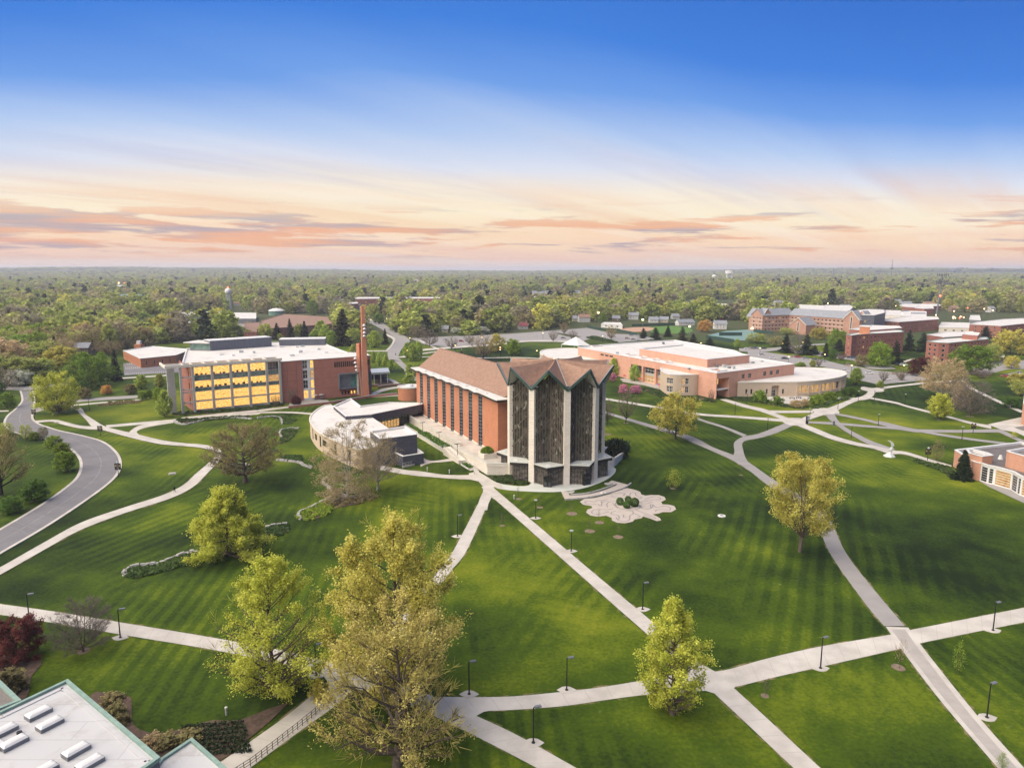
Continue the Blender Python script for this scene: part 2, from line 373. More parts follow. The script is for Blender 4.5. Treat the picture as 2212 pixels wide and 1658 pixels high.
def window(parent,P,a,b,c,e,nx,nz,fm,pm,depth=.3,fw=.09,name='window',pane=True):
 """frame with bars at the back of an opening; its pane is a sub-part"""
 m=MB();q=depth
 def bar(x0,x1,zz0,zz1):
  A,B=P(x0,zz0,q-.08),P(x1,zz1,q-.08);
  m.quad(P(x0,zz0,q-.1),P(x1,zz0,q-.1),P(x1,zz1,q-.1),P(x0,zz1,q-.1))
 for i in range(nx+1):
  x=a+(b-a)*i/nx;x=min(max(x,a+fw/2),b-fw/2);bar(x-fw/2,x+fw/2,c,e)
 for i in range(nz+1):
  z=c+(e-c)*i/nz;z=min(max(z,c+fw/2),e-fw/2)
  m.quad(P(a,z-fw/2,q-.103),P(b,z-fw/2,q-.103),P(b,z+fw/2,q-.103),P(a,z+fw/2,q-.103))
 o=m.build(name,fm,parent)
 g=MB();g.quad(P(a,c,q),P(b,c,q),P(b,e,q),P(a,e,q));g.build('pane',pm,o if pane else parent)
 return o
def inset(poly,d):
 poly=[V2(p)for p in ccw(poly)];n=len(poly);out=[]
 for i in range(n):
  a,b,c=poly[i-1],poly[i],poly[(i+1)%n];e1=(b-a).normalized();e2=(c-b).normalized()
  n1,n2=Vector((-e1.y,e1.x,0)),Vector((-e2.y,e2.x,0));bis=(n1+n2);
  if bis.length<1e-4:bis=n1
  bis.normalize();k_=d/max(.35,bis.dot(n1));out.append(b+bis*k_)
 return out
def flat_roof(parent,poly,z,roofmat,capmat,cap_w=.45,drop=.55,cap_h=.18,over=.12,name='roof'):
 """membrane below a parapet, with a coping on the parapet"""
 poly=ccw(poly);o_=inset(poly,-over);i_=inset(poly,cap_w);n=len(poly)
 m=MB();m.add([(p.x,p.y,z-drop)for p in i_],[tuple(range(n))])
 r=m.build(name,roofmat,parent)
 c=MB()
 for k_ in range(n):
  a,b=o_[k_],o_[(k_+1)%n];e,f=i_[k_],i_[(k_+1)%n];up=Vector((0,0,z));lo=Vector((0,0,z-cap_h))
  c.quad(a+up,b+up,f+up,e+up);c.quad(a+lo,b+lo,b+up,a+up);c.quad(e+up,f+up,f+Vector((0,0,z-drop)),e+Vector((0,0,z-drop)))
  c.quad(b+lo,a+lo,e+lo,f+lo)
 c.build('coping',capmat,parent);return r
def cat_rom(pts,per=6):
 pts=[V2(p)for p in pts];out=[]
 for i in range(len(pts)-1):
  p0,p1,p2,p3=pts[max(i-1,0)],pts[i],pts[i+1],pts[min(i+2,len(pts)-1)]
  for j in range(per):
   u=j/per
   out.append(.5*((2*p1)+(p2-p0)*u+(2*p0-5*p1+4*p2-p3)*u*u+(3*p1-p0-3*p2+p3)*u**3))
 out.append(pts[-1]);return out
def resample(pts,n):
 L=[0.0]
 for a,b in zip(pts,pts[1:]):L.append(L[-1]+(b-a).length)
 out=[];j=0
 for i in range(n):
  s_=L[-1]*i/(n-1)
  while j<len(pts)-2 and L[j+1]<s_:j+=1
  u=(s_-L[j])/max(L[j+1]-L[j],1e-6);out.append(pts[j].lerp(pts[j+1],min(1,max(0,u))))
 return out
# ================================================================== FOLIAGE MATERIALS AND TREE GENERATOR
LEAF={}
def leafmat(key,name,cA,cB,cC=None,trans=.38,objvar=.18):
 m=bpy.data.materials.new(name);m.use_nodes=True;t=NT(m.node_tree);b=t.n['Principled BSDF']
 b.inputs['Roughness'].default_value=.75;b.inputs['Specular IOR Level'].default_value=.15
 if key not in('sv','gold','goldb','ygb','con','conb','red','pink','white','bed','gy','br','br2','tan2','ol2','mg2'):cA,cB=tuple(x*1.6 for x in cA),tuple(min(.72,x*1.5)for x in cB);cC=cC and tuple(x*1.6 for x in cC)
 g=t.new('ShaderNodeNewGeometry');oi=t.new('ShaderNodeObjectInfo');tc=t.new('ShaderNodeTexCoord')
 n=t.noise(tc.outputs['Object'],.45,3,.6)
 f=t.math('ADD',t.math('MULTIPLY',g.outputs['Random Per Island'],.6),t.math('MULTIPLY',t.mrange(n,.35,.65),.4))
 cC=cC or tuple((a+c)/2 for a,c in zip(cA,cB))
 c=t.ramp(f,[(.1,cA),(.5,cC),(.9,cB)])
 hs=t.new('ShaderNodeHueSaturation');t.link(c,hs.inputs['Color'])
 t.link(t.math('ADD',float(.5-.013*objvar/.25),t.math('MULTIPLY',oi.outputs['Random'],.026*objvar/.25)),hs.inputs['Hue'])
 t.link(t.math('ADD',1-objvar,t.math('MULTIPLY',t.math('FRACT',t.math('MULTIPLY',oi.outputs['Random'],7.31)),2*objvar)),hs.inputs['Value'])
 t.link(hs.outputs[0],b.inputs['Base Color'])
 tr=t.new('ShaderNodeBsdfTranslucent');t.link(hs.outputs[0],tr.inputs[0])
 mx=t.new('ShaderNodeMixShader');mx.inputs[0].default_value=trans
 t.link(b.outputs[0],mx.inputs[1]);t.link(tr.outputs[0],mx.inputs[2]);t.link(mx.outputs[0],t.n['Material Output'].inputs[0])
 LEAF[key]=m;return m
leafmat('gold','golden_spring_leaves',(.32,.30,.05),(.70,.66,.18),(.52,.48,.10))
leafmat('yg','yellow_green_leaves',(.14,.17,.018),(.42,.43,.085),(.28,.31,.04))
leafmat('goldb','bright_golden_leaves',(.34,.31,.05),(.74,.69,.19),(.55,.50,.11),objvar=.0)
leafmat('ygb','bright_yellow_green_leaves',(.27,.31,.03),(.72,.72,.15),(.52,.55,.08),objvar=.0)
leafmat('lime','lime_leaves',(.13,.19,.025),(.33,.40,.09))
leafmat('lg','light_spring_green_leaves',(.15,.18,.032),(.36,.38,.11))
leafmat('g','green_leaves',(.03,.07,.012),(.10,.17,.03))
leafmat('bed','bed_foliage',(.03,.06,.018),(.13,.20,.06))
leafmat('mg','mid_green_leaves',(.07,.12,.012),(.20,.27,.035))
leafmat('ol','olive_bud_leaves',(.11,.095,.045),(.26,.23,.10))
leafmat('br','brown_twig_buds',(.14,.11,.08),(.30,.245,.185),trans=.1)
leafmat('gy','grey_twigs',(.13,.11,.09),(.25,.22,.19),trans=.1)
leafmat('tan','tan_budding_leaves',(.22,.165,.09),(.42,.335,.19))
leafmat('con','conifer_needles',(.012,.026,.012),(.045,.065,.028),trans=.05)
leafmat('conb','brown_green_conifer_needles',(.035,.036,.02),(.09,.085,.045),trans=.05)
leafmat('pink','pink_blossom',(.45,.16,.25),(.75,.38,.50))
leafmat('white','white_blossom',(.45,.48,.38),(.75,.76,.66))
leafmat('red','dark_red_leaves',(.07,.018,.02),(.20,.055,.05))
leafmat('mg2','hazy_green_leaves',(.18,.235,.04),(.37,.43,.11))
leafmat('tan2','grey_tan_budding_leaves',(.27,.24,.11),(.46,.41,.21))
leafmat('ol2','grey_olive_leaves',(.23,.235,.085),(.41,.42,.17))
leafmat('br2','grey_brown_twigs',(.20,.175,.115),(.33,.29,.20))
leafmat('sv','half_opened_golden_leaves',(.30,.25,.08),(.74,.66,.22),(.52,.45,.14),objvar=.0)
leafmat('fy','orange_tan_leaves',(.30,.17,.05),(.50,.33,.10))

rng=np.random.default_rng(7)
def tubes(P0,P1,r0,r1,sides=3):
 """batch of tapered tubes -> verts, faces"""
 d=P1-P0;L=np.linalg.norm(d,axis=1,keepdims=True)+1e-9;d=d/L
 up=np.where(np.abs(d[:,2:3])>.9,np.array([[1.,0,0]]),np.array([[0,0,1.]]))
 a=np.cross(d,up);a/=np.linalg.norm(a,axis=1,keepdims=True);b=np.cross(d,a)
 th=np.arange(sides)*2*np.pi/sides;cs,sn=np.cos(th)[None,:,None],np.sin(th)[None,:,None]
 ring=a[:,None,:]*cs+b[:,None,:]*sn
 V=np.concatenate([P0[:,None,:]+ring*r0[:,None,None],P1[:,None,:]+ring*r1[:,None,None]],1)
 n=len(P0);base=(np.arange(n)*2*sides)[:,None,None];j=np.arange(sides)
 f=np.stack([j,(j+1)%sides,sides+(j+1)%sides,sides+j],1)[None]
 return V.reshape(-1,3),(f+base).reshape(-1,4)
def quads(Cn,size,up_bias=.35,aspect=.75):
 n=len(Cn);a=rng.normal(size=(n,3));a/=np.linalg.norm(a,axis=1,keepdims=True);a[:,2]*=.7
 nn=rng.normal(size=(n,3));nn[:,2]=np.abs(nn[:,2])+up_bias;b=np.cross(a,nn);b/=np.linalg.norm(b,axis=1,keepdims=True)+1e-9
 s=size*rng.uniform(.6,1.3,(n,1));a=a*s;b=b*s*aspect
 V=np.stack([Cn-a,Cn-b*.9+a*.15,Cn+a,Cn+b],1).reshape(-1,3)
 return V,np.arange(4*n).reshape(-1,4)
def np_mesh(name,V,Fq,mat):
 me=bpy.data.meshes.new(name);nf=len(Fq)
 me.vertices.add(len(V));me.vertices.foreach_set('co',V.astype('f').ravel())
 me.loops.add(nf*4);me.loops.foreach_set('vertex_index',Fq.astype('i').ravel())
 me.polygons.add(nf);me.polygons.foreach_set('loop_start',np.arange(nf,dtype='i')*4);me.polygons.foreach_set('loop_total',np.full(nf,4,'i'))
 me.update(calc_edges=True);me.materials.append(mat);return me
ENV={
 'round':lambda t:np.sqrt(np.clip(1-(2*t-.85)**2/1.35,0,1))*(1-.15*t),
 'broad':lambda t:np.clip(np.sqrt(np.clip(1-(1.7*t-.55)**2/1.45,0,1)),.05,1),
 'pyramid':lambda t:np.clip((1-t)**.72*(1-.32*np.exp(-t*12)),.04,1),
 'column':lambda t:np.clip(np.sin(np.pi*np.clip(t*.8+.16,0,1))**.65,.08,1),
 'vase':lambda t:np.clip(.42+.6*np.sin(np.pi*np.clip(t*.78+.02,0,1)),.1,1)*np.clip((1.04-t)*4,0,1),
 'teardrop':lambda t:np.clip(np.sin(np.pi*np.clip((1-t)**1.25*.82+.02,0,1))**.8,.05,1),
}
def tree_parts(h,r,env='round',cb=.2,nleaf=8000,leaf=.3,nl=34,nsub=8,ntw=5,trunk_top=.86,tr=.02,up=.35,clump=.42,lean=0.0,thin=0.0,seed=1,lower=1.0,multi=1,droop=0.0,shell=.62,patchy=.0,twr=1.0):
 global rng;rng=np.random.default_rng(seed)
 TV,TF=[],[];o=[0]
 def addT(v,f):TV.append(v);TF.append(f+o[0]);o[0]+=len(v)
    # trunks
 trunks=[]
 for k in range(multi):
  a0=rng.uniform(0,6.28);n=9;tt=np.linspace(0,1,n)
  wob=np.cumsum(rng.normal(0,h*.006,(n,2)),0);wob-=wob[0]
  lx=(lean+(.20*r/h if multi>1 else 0))*h
  P=np.stack([wob[:,0]+math.cos(a0+k*2.4)*lx*tt,wob[:,1]+math.sin(a0+k*2.4)*lx*tt,tt*h*trunk_top],1)
  rad=h*tr*(1-.88*tt)*(1 if multi==1 else.7);rad[0]*=1.45
  v,f=tubes(P[:-1],P[1:],rad[:-1],rad[1:],8 if h*tr>.12 else 6);addT(v,f);trunks.append((P,rad))
 e=ENV[env];z0=cb*h
 golden=2.39996;S0,S1,SR=[],[],[]
 tips=[]
 for i in range(nl):
  P,rad=trunks[i%multi]
  u=(i+.5)/nl;tz=u**.9 if lower==1.0 else u**lower
  az=i*golden+rng.normal(0,.3)
  te=min(.985,tz*.97+rng.uniform(-.03,.03));te=max(.0,te)
  R_=r*float(e(np.array(te)))*rng.uniform(.82,1.06)
  end=np.array([math.cos(az)*R_,math.sin(az)*R_,z0+te*(h-z0)])
  zs=max(z0*.55,end[2]-R_*up*1.6-h*.03);zs=min(zs,h*trunk_top*.97)
  k=zs/(h*trunk_top)*(len(P)-1);k0=int(k);fr=k-k0;k1=min(k0+1,len(P)-1)
  st=P[k0]*(1-fr)+P[k1]*fr;end[:2]+=st[:2]*(.5 if multi==1 else.8)
  r0=(rad[k0]*(1-fr)+rad[k1]*fr)*.52+.01*r/6
  mid1=st+(end-st)*.35+np.array([0,0,-.06*R_+up*R_*.08]);mid2=st+(end-st)*.7+np.array([0,0,.03*R_])+rng.normal(0,.04*R_,3)
  if droop:end[2]-=droop*R_;mid2[2]-=droop*.3*R_
  pts=[st,mid1,mid2,end];rr=[r0,r0*.66,r0*.38,r0*.14]
  pts=np.array(pts);rr=np.array(rr)
  v,f=tubes(pts[:-1],pts[1:],rr[:-1],rr[1:],5);addT(v,f)
  Lb=np.linalg.norm(end-st)
  for j in range(nsub):
   s_=.28+.72*(j+rng.random())/nsub;q=s_*3;q0=min(2,int(q));fr=q-q0
   b0=pts[q0]*(1-fr)+pts[q0+1]*fr;d=(end-st)/Lb+rng.normal(0,.62,3)*np.array([1,1,.65])+np.array([0,0,.25+.3*up]);d/=np.linalg.norm(d)
   ln=(.20+.16*rng.random())*max(Lb,r*.5)*(1.15-.45*s_)
   S0.append(b0);S1.append(b0+d*ln);SR.append(max(.012,r0*.3*(1-.5*s_)))
 S0,S1,SR=np.array(S0),np.array(S1),np.array(SR)
 v,f=tubes(S0,S1,SR,SR*.4,4);addT(v,f)
 m=len(S0);T0=np.repeat(S0,ntw,0)+(np.repeat(S1-S0,ntw,0))*rng.uniform(.25,1,(m*ntw,1))
 d=np.repeat(S1-S0,ntw,0);dl=np.linalg.norm(d,axis=1,keepdims=True);d=d/dl+rng.normal(0,.6,d.shape)+np.array([0,0,.12]);d/=np.linalg.norm(d,axis=1,keepdims=True)
 T1=T0+d*dl*rng.uniform(.35,.7,(m*ntw,1));tw=np.full(m*ntw,.0024*r*twr+.004)
 tv,tf=tubes(T0,T1,tw,tw*.5,3)
 CV,CF=[tv],[tf];oo=len(tv)
 if nleaf:
  keep=np.ones(len(T0),bool)
  if patchy:
   cen=S1/np.array([r,r,h]);ph=np.sin(cen[:,0]*5+seed)+np.sin(cen[:,1]*4.3+2*seed)+np.sin(cen[:,2]*7+3*seed);keep=np.repeat(ph>(-1.5+3*patchy),ntw)
  idx=np.flatnonzero(keep);pk=rng.choice(idx,nleaf);u=rng.uniform(.1,1.1,(nleaf,1))
  Cn=T0[pk]*(1-u)+T1[pk]*u+rng.normal(0,clump,(nleaf,3))*(1-thin)
  lv,lf=quads(Cn,leaf);CV.append(lv);CF.append(lf+oo)
 return np.concatenate(TV),np.concatenate(TF),np.concatenate(CV),np.concatenate(CF)
def conifer_parts(h,r,nleaf=6000,leaf=.35,seed=1,cb=.06,whorls=22,tr=.016,loose=0.0):
 global rng;rng=np.random.default_rng(seed)
 tt=np.linspace(0,1,7);P=np.stack([tt*0,tt*0,tt*h*.97],1);rad=h*tr*(1-.93*tt)
 TV,TF=tubes(P[:-1],P[1:],rad[:-1],rad[1:],7)
 A,B=[],[]
 for i in range(whorls):
  u=i/whorls;z=h*(cb+(1-cb)*u);R_=r*(1-u)**.85*rng.uniform(.8,1.08)+.15
  nb=int(9-4*u)
  for j in range(nb):
   a=6.283*j/nb+rng.uniform(0,1)+i;q=R_*rng.uniform(.75-loose*.35,1.1)
   A.append([0,0,z+.12*q]);B.append([math.cos(a)*q,math.sin(a)*q,z-.22*q+rng.normal(0,.1)])
 A,B=np.array(A),np.array(B);v,f=tubes(A,B,np.full(len(A),.05),np.full(len(A),.015),4)
 TF=np.concatenate([TF,f+len(TV)]);TV=np.concatenate([TV,v])
 L=np.linalg.norm(B-A,axis=1);pk=rng.choice(len(A),nleaf,p=L/L.sum());u=rng.beta(1.6,1.0,(nleaf,1))
 d=B[pk]-A[pk];Cn=A[pk]+d*u;side=np.cross(d,[0,0,1.]);side/=np.linalg.norm(side,axis=1,keepdims=True)+1e-9
 Cn=Cn+side*rng.normal(0,1,(nleaf,1))*(.10*L[pk][:,None]+.12)*(1.15-u)+rng.normal(0,.10,(nleaf,3))-np.array([0,0,.12])
 lv,lf=quads(Cn,leaf,1.0,.5)
 return TV,TF,lv,lf
def make_tree(name,parts,leafkey,bark=BARK,label=None,loc=(0,0,0),cat='tree',group=None):
 TV,TF,CV,CF=parts
 t_=thing(name,label,cat,loc,group)
 a=bpy.data.objects.new('trunk',np_mesh('trunk',TV,TF,bark));C.objects.link(a);a.parent=t_
 b=bpy.data.objects.new('crown',np_mesh('crown',CV,CF,LEAF[leafkey]));C.objects.link(b);b.parent=t_
 t_['h']=float(max(TV[:,2].max(),CV[:,2].max()));t_['r']=float(np.percentile(np.hypot(CV[:,0],CV[:,1]),97));return t_
def mat_copy_crown(o,leafkey):
 """give a copied tree its own leaf colour through an object-level material slot"""
 for c in o.children:
  if c.name.startswith('crown'):
   c.material_slots[0].link='OBJECT';c.material_slots[0].material=LEAF[leafkey]
# ================================================================== GROUND
def grassmat():
 m=bpy.data.materials.new('lawn_grass');m.use_nodes=True;t=NT(m.node_tree);b=t.n['Principled BSDF']
 b.inputs['Roughness'].default_value=.9;b.inputs['Specular IOR Level'].default_value=.12
 tc=t.new('ShaderNodeTexCoord');o=tc.outputs['Object'];sp=t.new('ShaderNodeSeparateXYZ');t.link(o,sp.inputs[0])
 X,Y,Z=sp.outputs
 def stripe(ang,wl,wob,thr=.5):
  a=t.math('ADD',t.math('MULTIPLY',X,math.cos(R(ang))/wl),t.math('MULTIPLY',Y,math.sin(R(ang))/wl))
  a=t.math('ADD',a,t.math('MULTIPLY',t.noise(o,.012,3,.5),wob))
  s_=t.math('SINE',t.math('MULTIPLY',a,6.283))
  return t.mrange(s_,-.7,.7)
 big=t.noise(o,.011,4,.55,.4);mid=t.noise(o,.05,5,.6);fine=t.noise(o,1.6,5,.75);spk=t.noise(o,.55,6,.8)
 s1=stripe(6,2.5,1.6);s2=stripe(-24,3.0,2.0);s3=stripe(68,2.8,2.2)
 zn=t.noise(o,.007,2,.5)
 s=t.mix(t.mrange(zn,.47,.53),s1,s2);s=t.mix(t.mrange(big,.55,.62),s,s3)
 f=t.math('ADD',t.math('MULTIPLY',big,.85),t.math('MULTIPLY',mid,.62));f=t.math('SUBTRACT',f,.215)
 f=t.math('ADD',f,t.math('MULTIPLY',t.math('SUBTRACT',s,.5),t.math('MULTIPLY',t.mrange(t.noise(o,.022,3,.6),.42,.58),.066)))
 f=t.math('ADD',f,t.math('MULTIPLY',t.math('SUBTRACT',fine,.5),.30))
 c=t.ramp(f,[(.33,(.008,.018,.002)),(.43,(.022,.043,.003)),(.54,(.05,.084,.004)),(.64,(.105,.14,.006)),(.75,(.19,.20,.014))])
 c=t.mix(t.math('MULTIPLY',t.mrange(spk,.60,.72),t.math('MULTIPLY',t.mrange(mid,.47,.60),.55)),c,(.30,.30,.16,1))
    # woodland floor far out, brown with leaf litter
 far=t.mrange(t.math('ADD',Y,t.math('MULTIPLY',t.math('SUBTRACT',mid,.5),120)),560,640)
 c=t.mix(far,c,t.mix(t.mrange(mid,.4,.6),(.075,.075,.035,1),(.05,.075,.02,1)))
 t.link(c,b.inputs['Base Color'])
 bn=t.new('ShaderNodeBump');bn.inputs['Strength'].default_value=.5;bn.inputs['Distance'].default_value=.12
 t.link(fine,bn.inputs['Height']);t.link(bn.outputs[0],b.inputs['Normal'])
 MATS['grass']=m;return m
GRASS=grassmat()

def _h2(x,y,s):
 return math.sin(x*.00071*s+1.3*math.sin(y*.00093*s+s))*math.cos(y*.00057*s+.8*math.sin(x*.00111*s+2*s))
def hz(x,y):
 """terrain height: flat campus, low wooded ridges far away"""
 r=math.hypot(x,y);a=math.atan2(x,y)
 u=min(1,max(0,(r-2600)/6500));u=u*u*(3-2*u)
 side=.62+.38*min(1,abs(a-.02)/.4)
 k_=62+16*_h2(x,y,1.0)+9*_h2(x,y,2.3)+4*_h2(x,y,5.1)
 v=min(1,max(0,(r-9500)/4000))
 return u*k_*side*(1-.25*v)
def ground():
 m=MB();rs=[0,40,90,160,260,400,600,900,1300,1800,2400,2800,3200,3700,4300,5000,5800,6700,7700,8700,9800,11000,12500,14500,18000,24000]
 na=180;vs=[(0,0,0)];fs=[]
 for i,r in enumerate(rs[1:]):
  for j in range(na):
   a=2*math.pi*j/na;x,y=r*math.sin(a),r*math.cos(a)
   vs.append((x,y,hz(x,y)if r<15000 else hz(x,y)*.5))
 for j in range(na):fs.append((0,1+(j+1)%na,1+j))
 for i in range(len(rs)-2):
  for j in range(na):
   a,b=1+i*na+j,1+i*na+(j+1)%na;fs.append((a,b,b+na,a+na))
 m.add(vs,[tuple(f)for f in fs]);o=m.build('ground',GRASS,kind='structure',smooth=True);return o
ground()

ZL=[.02]
def nz(step=.004):
 ZL[0]+=.004
 if ZL[0]>.17:ZL[0]-=.1477
 return ZL[0]
def ribbon(name,L,Rr,mat,label=None,slabs=0.0,per=6,kind='structure',fr='D',z=None,joint=None,parent=None,w=None):
 """L, Rr: edge stations; builds a strip, optionally laid as separate slabs"""
 A=[G(*p)if isinstance(p[0],str)else G(fr,*p)for p in L];B=[G(*p)if isinstance(p[0],str)else G(fr,*p)for p in Rr]
 A=cat_rom(A,per);B=cat_rom(B,per)
 Lm=sum((a-b).length for a,b in zip(A,A[1:]));z=nz()if z is None else z
 n=max(2,int(Lm/slabs)+1)if slabs else max(len(A),len(B))
 fine=max(2,(n-1)*(2 if slabs else 1)+1)
 A,B=resample(A,fine),resample(B,fine)
 m=MB()
 for i in range(fine-1):
  q=[B[i],B[i+1],A[i+1],A[i]]
  m.add([(p.x,p.y,z)for p in q],[(0,1,2,3)])
 if name=='path':
  e_=MB();K=resample(A,60),resample(B,60);rw=random.Random(int(A[0].x*7))
  for i in range(60):
   d_=(K[0][i]-K[1][i]);d_=d_.normalized()if d_.length>.01 else Vector((1,0,0));K[0][i]=K[0][i]+d_*rw.uniform(.1,.55);K[1][i]=K[1][i]-d_*rw.uniform(.1,.55)
  for i in range(59):e_.add([(p.x,p.y,.0135+(z-.02)*.05)for p in(K[1][i],K[1][i+1],K[0][i+1],K[0][i])],[(0,1,2,3)])
  fixnormal(e_.build('worn_verge',WORN,kind='structure'))
 o=m.build(name,(joint or CONCJ)if slabs else mat,parent,kind=kind)
 fixnormal(o)
 if slabs:
  for i in range(0,fine-1,2):
   e=.022/max(.1,(A[i+2]-A[i]).length);e2=.022/max(.1,(B[i+2]-B[i]).length)
   P=[B[i].lerp(B[i+2],e2),B[i+1],B[i+2].lerp(B[i],e2),A[i+2].lerp(A[i],e),A[i+1],A[i].lerp(A[i+2],e)]
   s_=MB();s_.prism(P,z+.0006,z+.0018+random.random()*.0012);s_.build('slab',mat,o)
 if label:tag(o,label,'path')
 return o
def fixnormal(o):
 me=o.data
 if len(me.polygons)and sum(p.normal.z for p in me.polygons)<0:me.flip_normals()
def patch(name,pts,mat,z=None,fr='D',kind='structure',smooth=0,parent=None,label=None):
 P=[G(*p)if isinstance(p[0],str)else G(fr,*p)for p in pts];z=nz()if z is None else z
 if smooth:
  P2=P+[P[0]];n=len(P);out=[]
  for i in range(n):
   p0,p1,p2,p3=P[i-1],P[i],P[(i+1)%n],P[(i+2)%n]
   for j in range(smooth):
    u=j/smooth;out.append(.5*((2*p1)+(p2-p0)*u+(2*p0-5*p1+4*p2-p3)*u*u+(3*p1-p0-3*p2+p3)*u**3))
  P=out
 m=MB();P=ccw(P);m.add([(p[0],p[1],z)for p in P],[tuple(range(len(P)))])
 o=m.build(name,mat,parent,kind=kind)
 if label:o['label']=label
 return o

random.seed(4)
# --- concrete walks of the near lawn, laid in slabs
ribbon('path',[(-120,1290),(0,1304),(122,1321),(281,1347),(445,1374),(589,1400),(665,1418),(722,1432),(770,1448)],
 [(-120,1312),(0,1327),(122,1346),(281,1373),(445,1400),(585,1428),(661,1446),(700,1461),(735,1478)],CONC,slabs=3.2)
ribbon('path',[(1032,1088.7),(996.3,1157.4),(966,1208),(879.5,1308),(824.6,1367),(762.8,1432),(718,1463),(673.6,1501),(604.9,1555.6),(487,1638),(400,1700)],
 [(1053,1088.7),(1010,1185),(975,1232),(896.7,1330),(850,1392),(800,1450),(762.8,1490),(720,1527),(655,1573),(540,1658),(460,1718)],CONC,slabs=3.4)
ribbon('path',[(775,1452),(862,1473),(927.6,1503),(990,1530),(1039,1550),(1123,1590),(1245,1658),(1330,1706)],
 [(745,1490),(790,1490),(824.6,1497),(870,1515),(920.7,1538),(1035,1593),(1160,1658),(1230,1699)],CONC,slabs=3.4)
ribbon('path',[(905,1500),(927.6,1504),(1051,1505),(1123,1502.4),(1220,1493),(1296,1484),(1395,1468),(1490,1452),(1561,1448),(1660,1421),(1776,1395),(1921,1370.5),(1967,1360),(2212,1312),(2300,1294)],
 [(930,1532),(960,1536),(1047.8,1535),(1123,1531.6),(1220,1524),(1296,1513),(1395,1500),(1500,1493),(1581.8,1484),(1670,1463),(1768,1440.8),(1929.6,1404),(1996,1387),(2212,1343.5),(2300,1325)],CONC,slabs=3.4)
ribbon('path',[(1040,1052),(1061.9,1073.6),(1085,1092),(1296,1279.4),(1399.6,1370.5),(1540.4,1494.7),(1714,1658),(1765,1706)],
 [(1055,1043),(1064,1051.3),(1107.6,1088.8),(1296,1248.3),(1395.5,1331),(1515.6,1432.6),(1586,1486.4),(1772,1658),(1825,1706)],CONC,slabs=3.3)
# rounded corners of the junctions
patch('path_junction',[(722,1431),(778,1425),(800,1440),(862,1472),(935,1503),(905,1526),(825,1497),(770,1485),(730,1500),(700,1462)],CONC)
patch('path_junction',[(1495,1440),(1520,1436),(1545,1450),(1568,1448),(1580,1460),(1588,1484),(1575,1492),(1545,1498),(1520,1490),(1500,1478)],CONC)
patch('path_junction',[(1030,1545),(1026,1551),(1000,1560),(1000,1530),(1040,1528),(1062,1534),(1045,1537)],CONC)
# --- paved walk with white edging, right
ribbon('path',[(1913,1353),(1954.5,1411.9),(2030,1511),(2155,1658),(2200,1710)],[(1962,1355),(1996,1401.5),(2103.5,1536),(2212,1658),(2262,1712)],CONC,kind='structure')
g_=ribbon('path',[(1925.5,1359),(1966,1414),(2040,1510),(2167,1658),(2212,1710)],[(1955,1359),(1986,1403),(2090,1536),(2196,1658),(2246,1712)],PAVG,kind='structure')
# --- grey asphalt walk
ribbon('path',[('Z4',400,553),('Z4',700,640),('Z4',960,712),('Z4',1110,762),('W7',110,798),('W7',300,872),('W7',440,935),(1673.8,1037.9),(1775,1101),(1826,1192),(1875.8,1258.6),(1954.5,1352)],
 [('Z4',400,568),('Z4',700,660),('Z4',960,740),('Z4',1090,795),('W7',130,845),('W7',300,925),('W7',470,1030),(1657.4,1047),(1750,1108),(1791,1192),(1863.4,1296),(1910,1352)],ASPHL)
ribbon('path',[('W7',290,900),('W7',318,850),('W7',316,760),('W7',400,705),('W7',520,683),('W7',640,640),('W7',780,583)],
 [('W7',480,985),('W7',425,910),('W7',398,830),('W7',402,750),('W7',560,715),('W7',720,665),('W7',860,600)],ASPHL)
ribbon('path',[('Z4',960,545),('W7',0,538),('W7',220,608),('W7',430,690)],[('Z4',960,558),('W7',0,556),('W7',210,625),('W7',400,706)],ASPHL)
# --- pale walks on the union side
ribbon('path',[('Z4',380,470),('Z4',460,480),('Z4',830,540),('Z4',1110,587),('Z4',1400,607),('Z4',1710,628)],[('Z4',380,482),('Z4',460,493),('Z4',830,554),('Z4',1110,601),('Z4',1400,622),('Z4',1710,648)],CONC)
ribbon('path',[('W7',240,358),('W7',440,415),('W7',600,452),('W7',690,487),('W7',830,537),('W7',950,560)],[('W7',180,362),('W7',350,420),('W7',500,458),('W7',590,485),('W7',740,540),('W7',860,590)],CONC)
patch('plaza',[('W7',740,548),('W7',800,535),('W7',870,533),('W7',940,538),('W7',1000,560),('W7',1000,588),('W7',960,600),('W7',880,604),('W7',800,592)],CONC,smooth=4)
ribbon('path',[('W7',900,548),('W7',940,535),('W7',1050,484),('W7',1175,443),('W7',1300,396),('W7',1390,362),('W7',1500,330),('W7',1545,295),('W7',1545,262)],
 [('W7',960,580),('W7',1010,550),('W7',1140,505),('W7',1250,472),('W7',1370,410),('W7',1450,377),('W7',1575,345),('W7',1615,300),('W7',1640,265)],CONC)
ribbon('path',[('W7',640,463),('W7',800,466),('W7',1040,463)],[('W7',660,486),('W7',800,488),('W7',1040,485)],CONC)
patch('plaza',[('W7',1035,455),('W7',1100,443),('W7',1200,446),('W7',1265,462),('W7',1285,485),('W7',1250,503),('W7',1160,507),('W7',1070,490)],CONC,smooth=4)
patch('plaza',[('W7',1440,345),('W7',1560,340),('W7',1575,352),('W7',1510,368),('W7',1430,364)],CONC,smooth=4)
patch('plaza',[('W7',1480,258),('W7',1500,245),('W7',1560,255),('W7',1690,275),('W7',1680,292),('W7',1600,293),('W7',1500,278)],CONC,smooth=4)
ribbon('path',[('W7',1270,343),('W7',1350,343),('W7',1440,348)],[('W7',1270,352),('W7',1350,354),('W7',1440,360)],CONC)
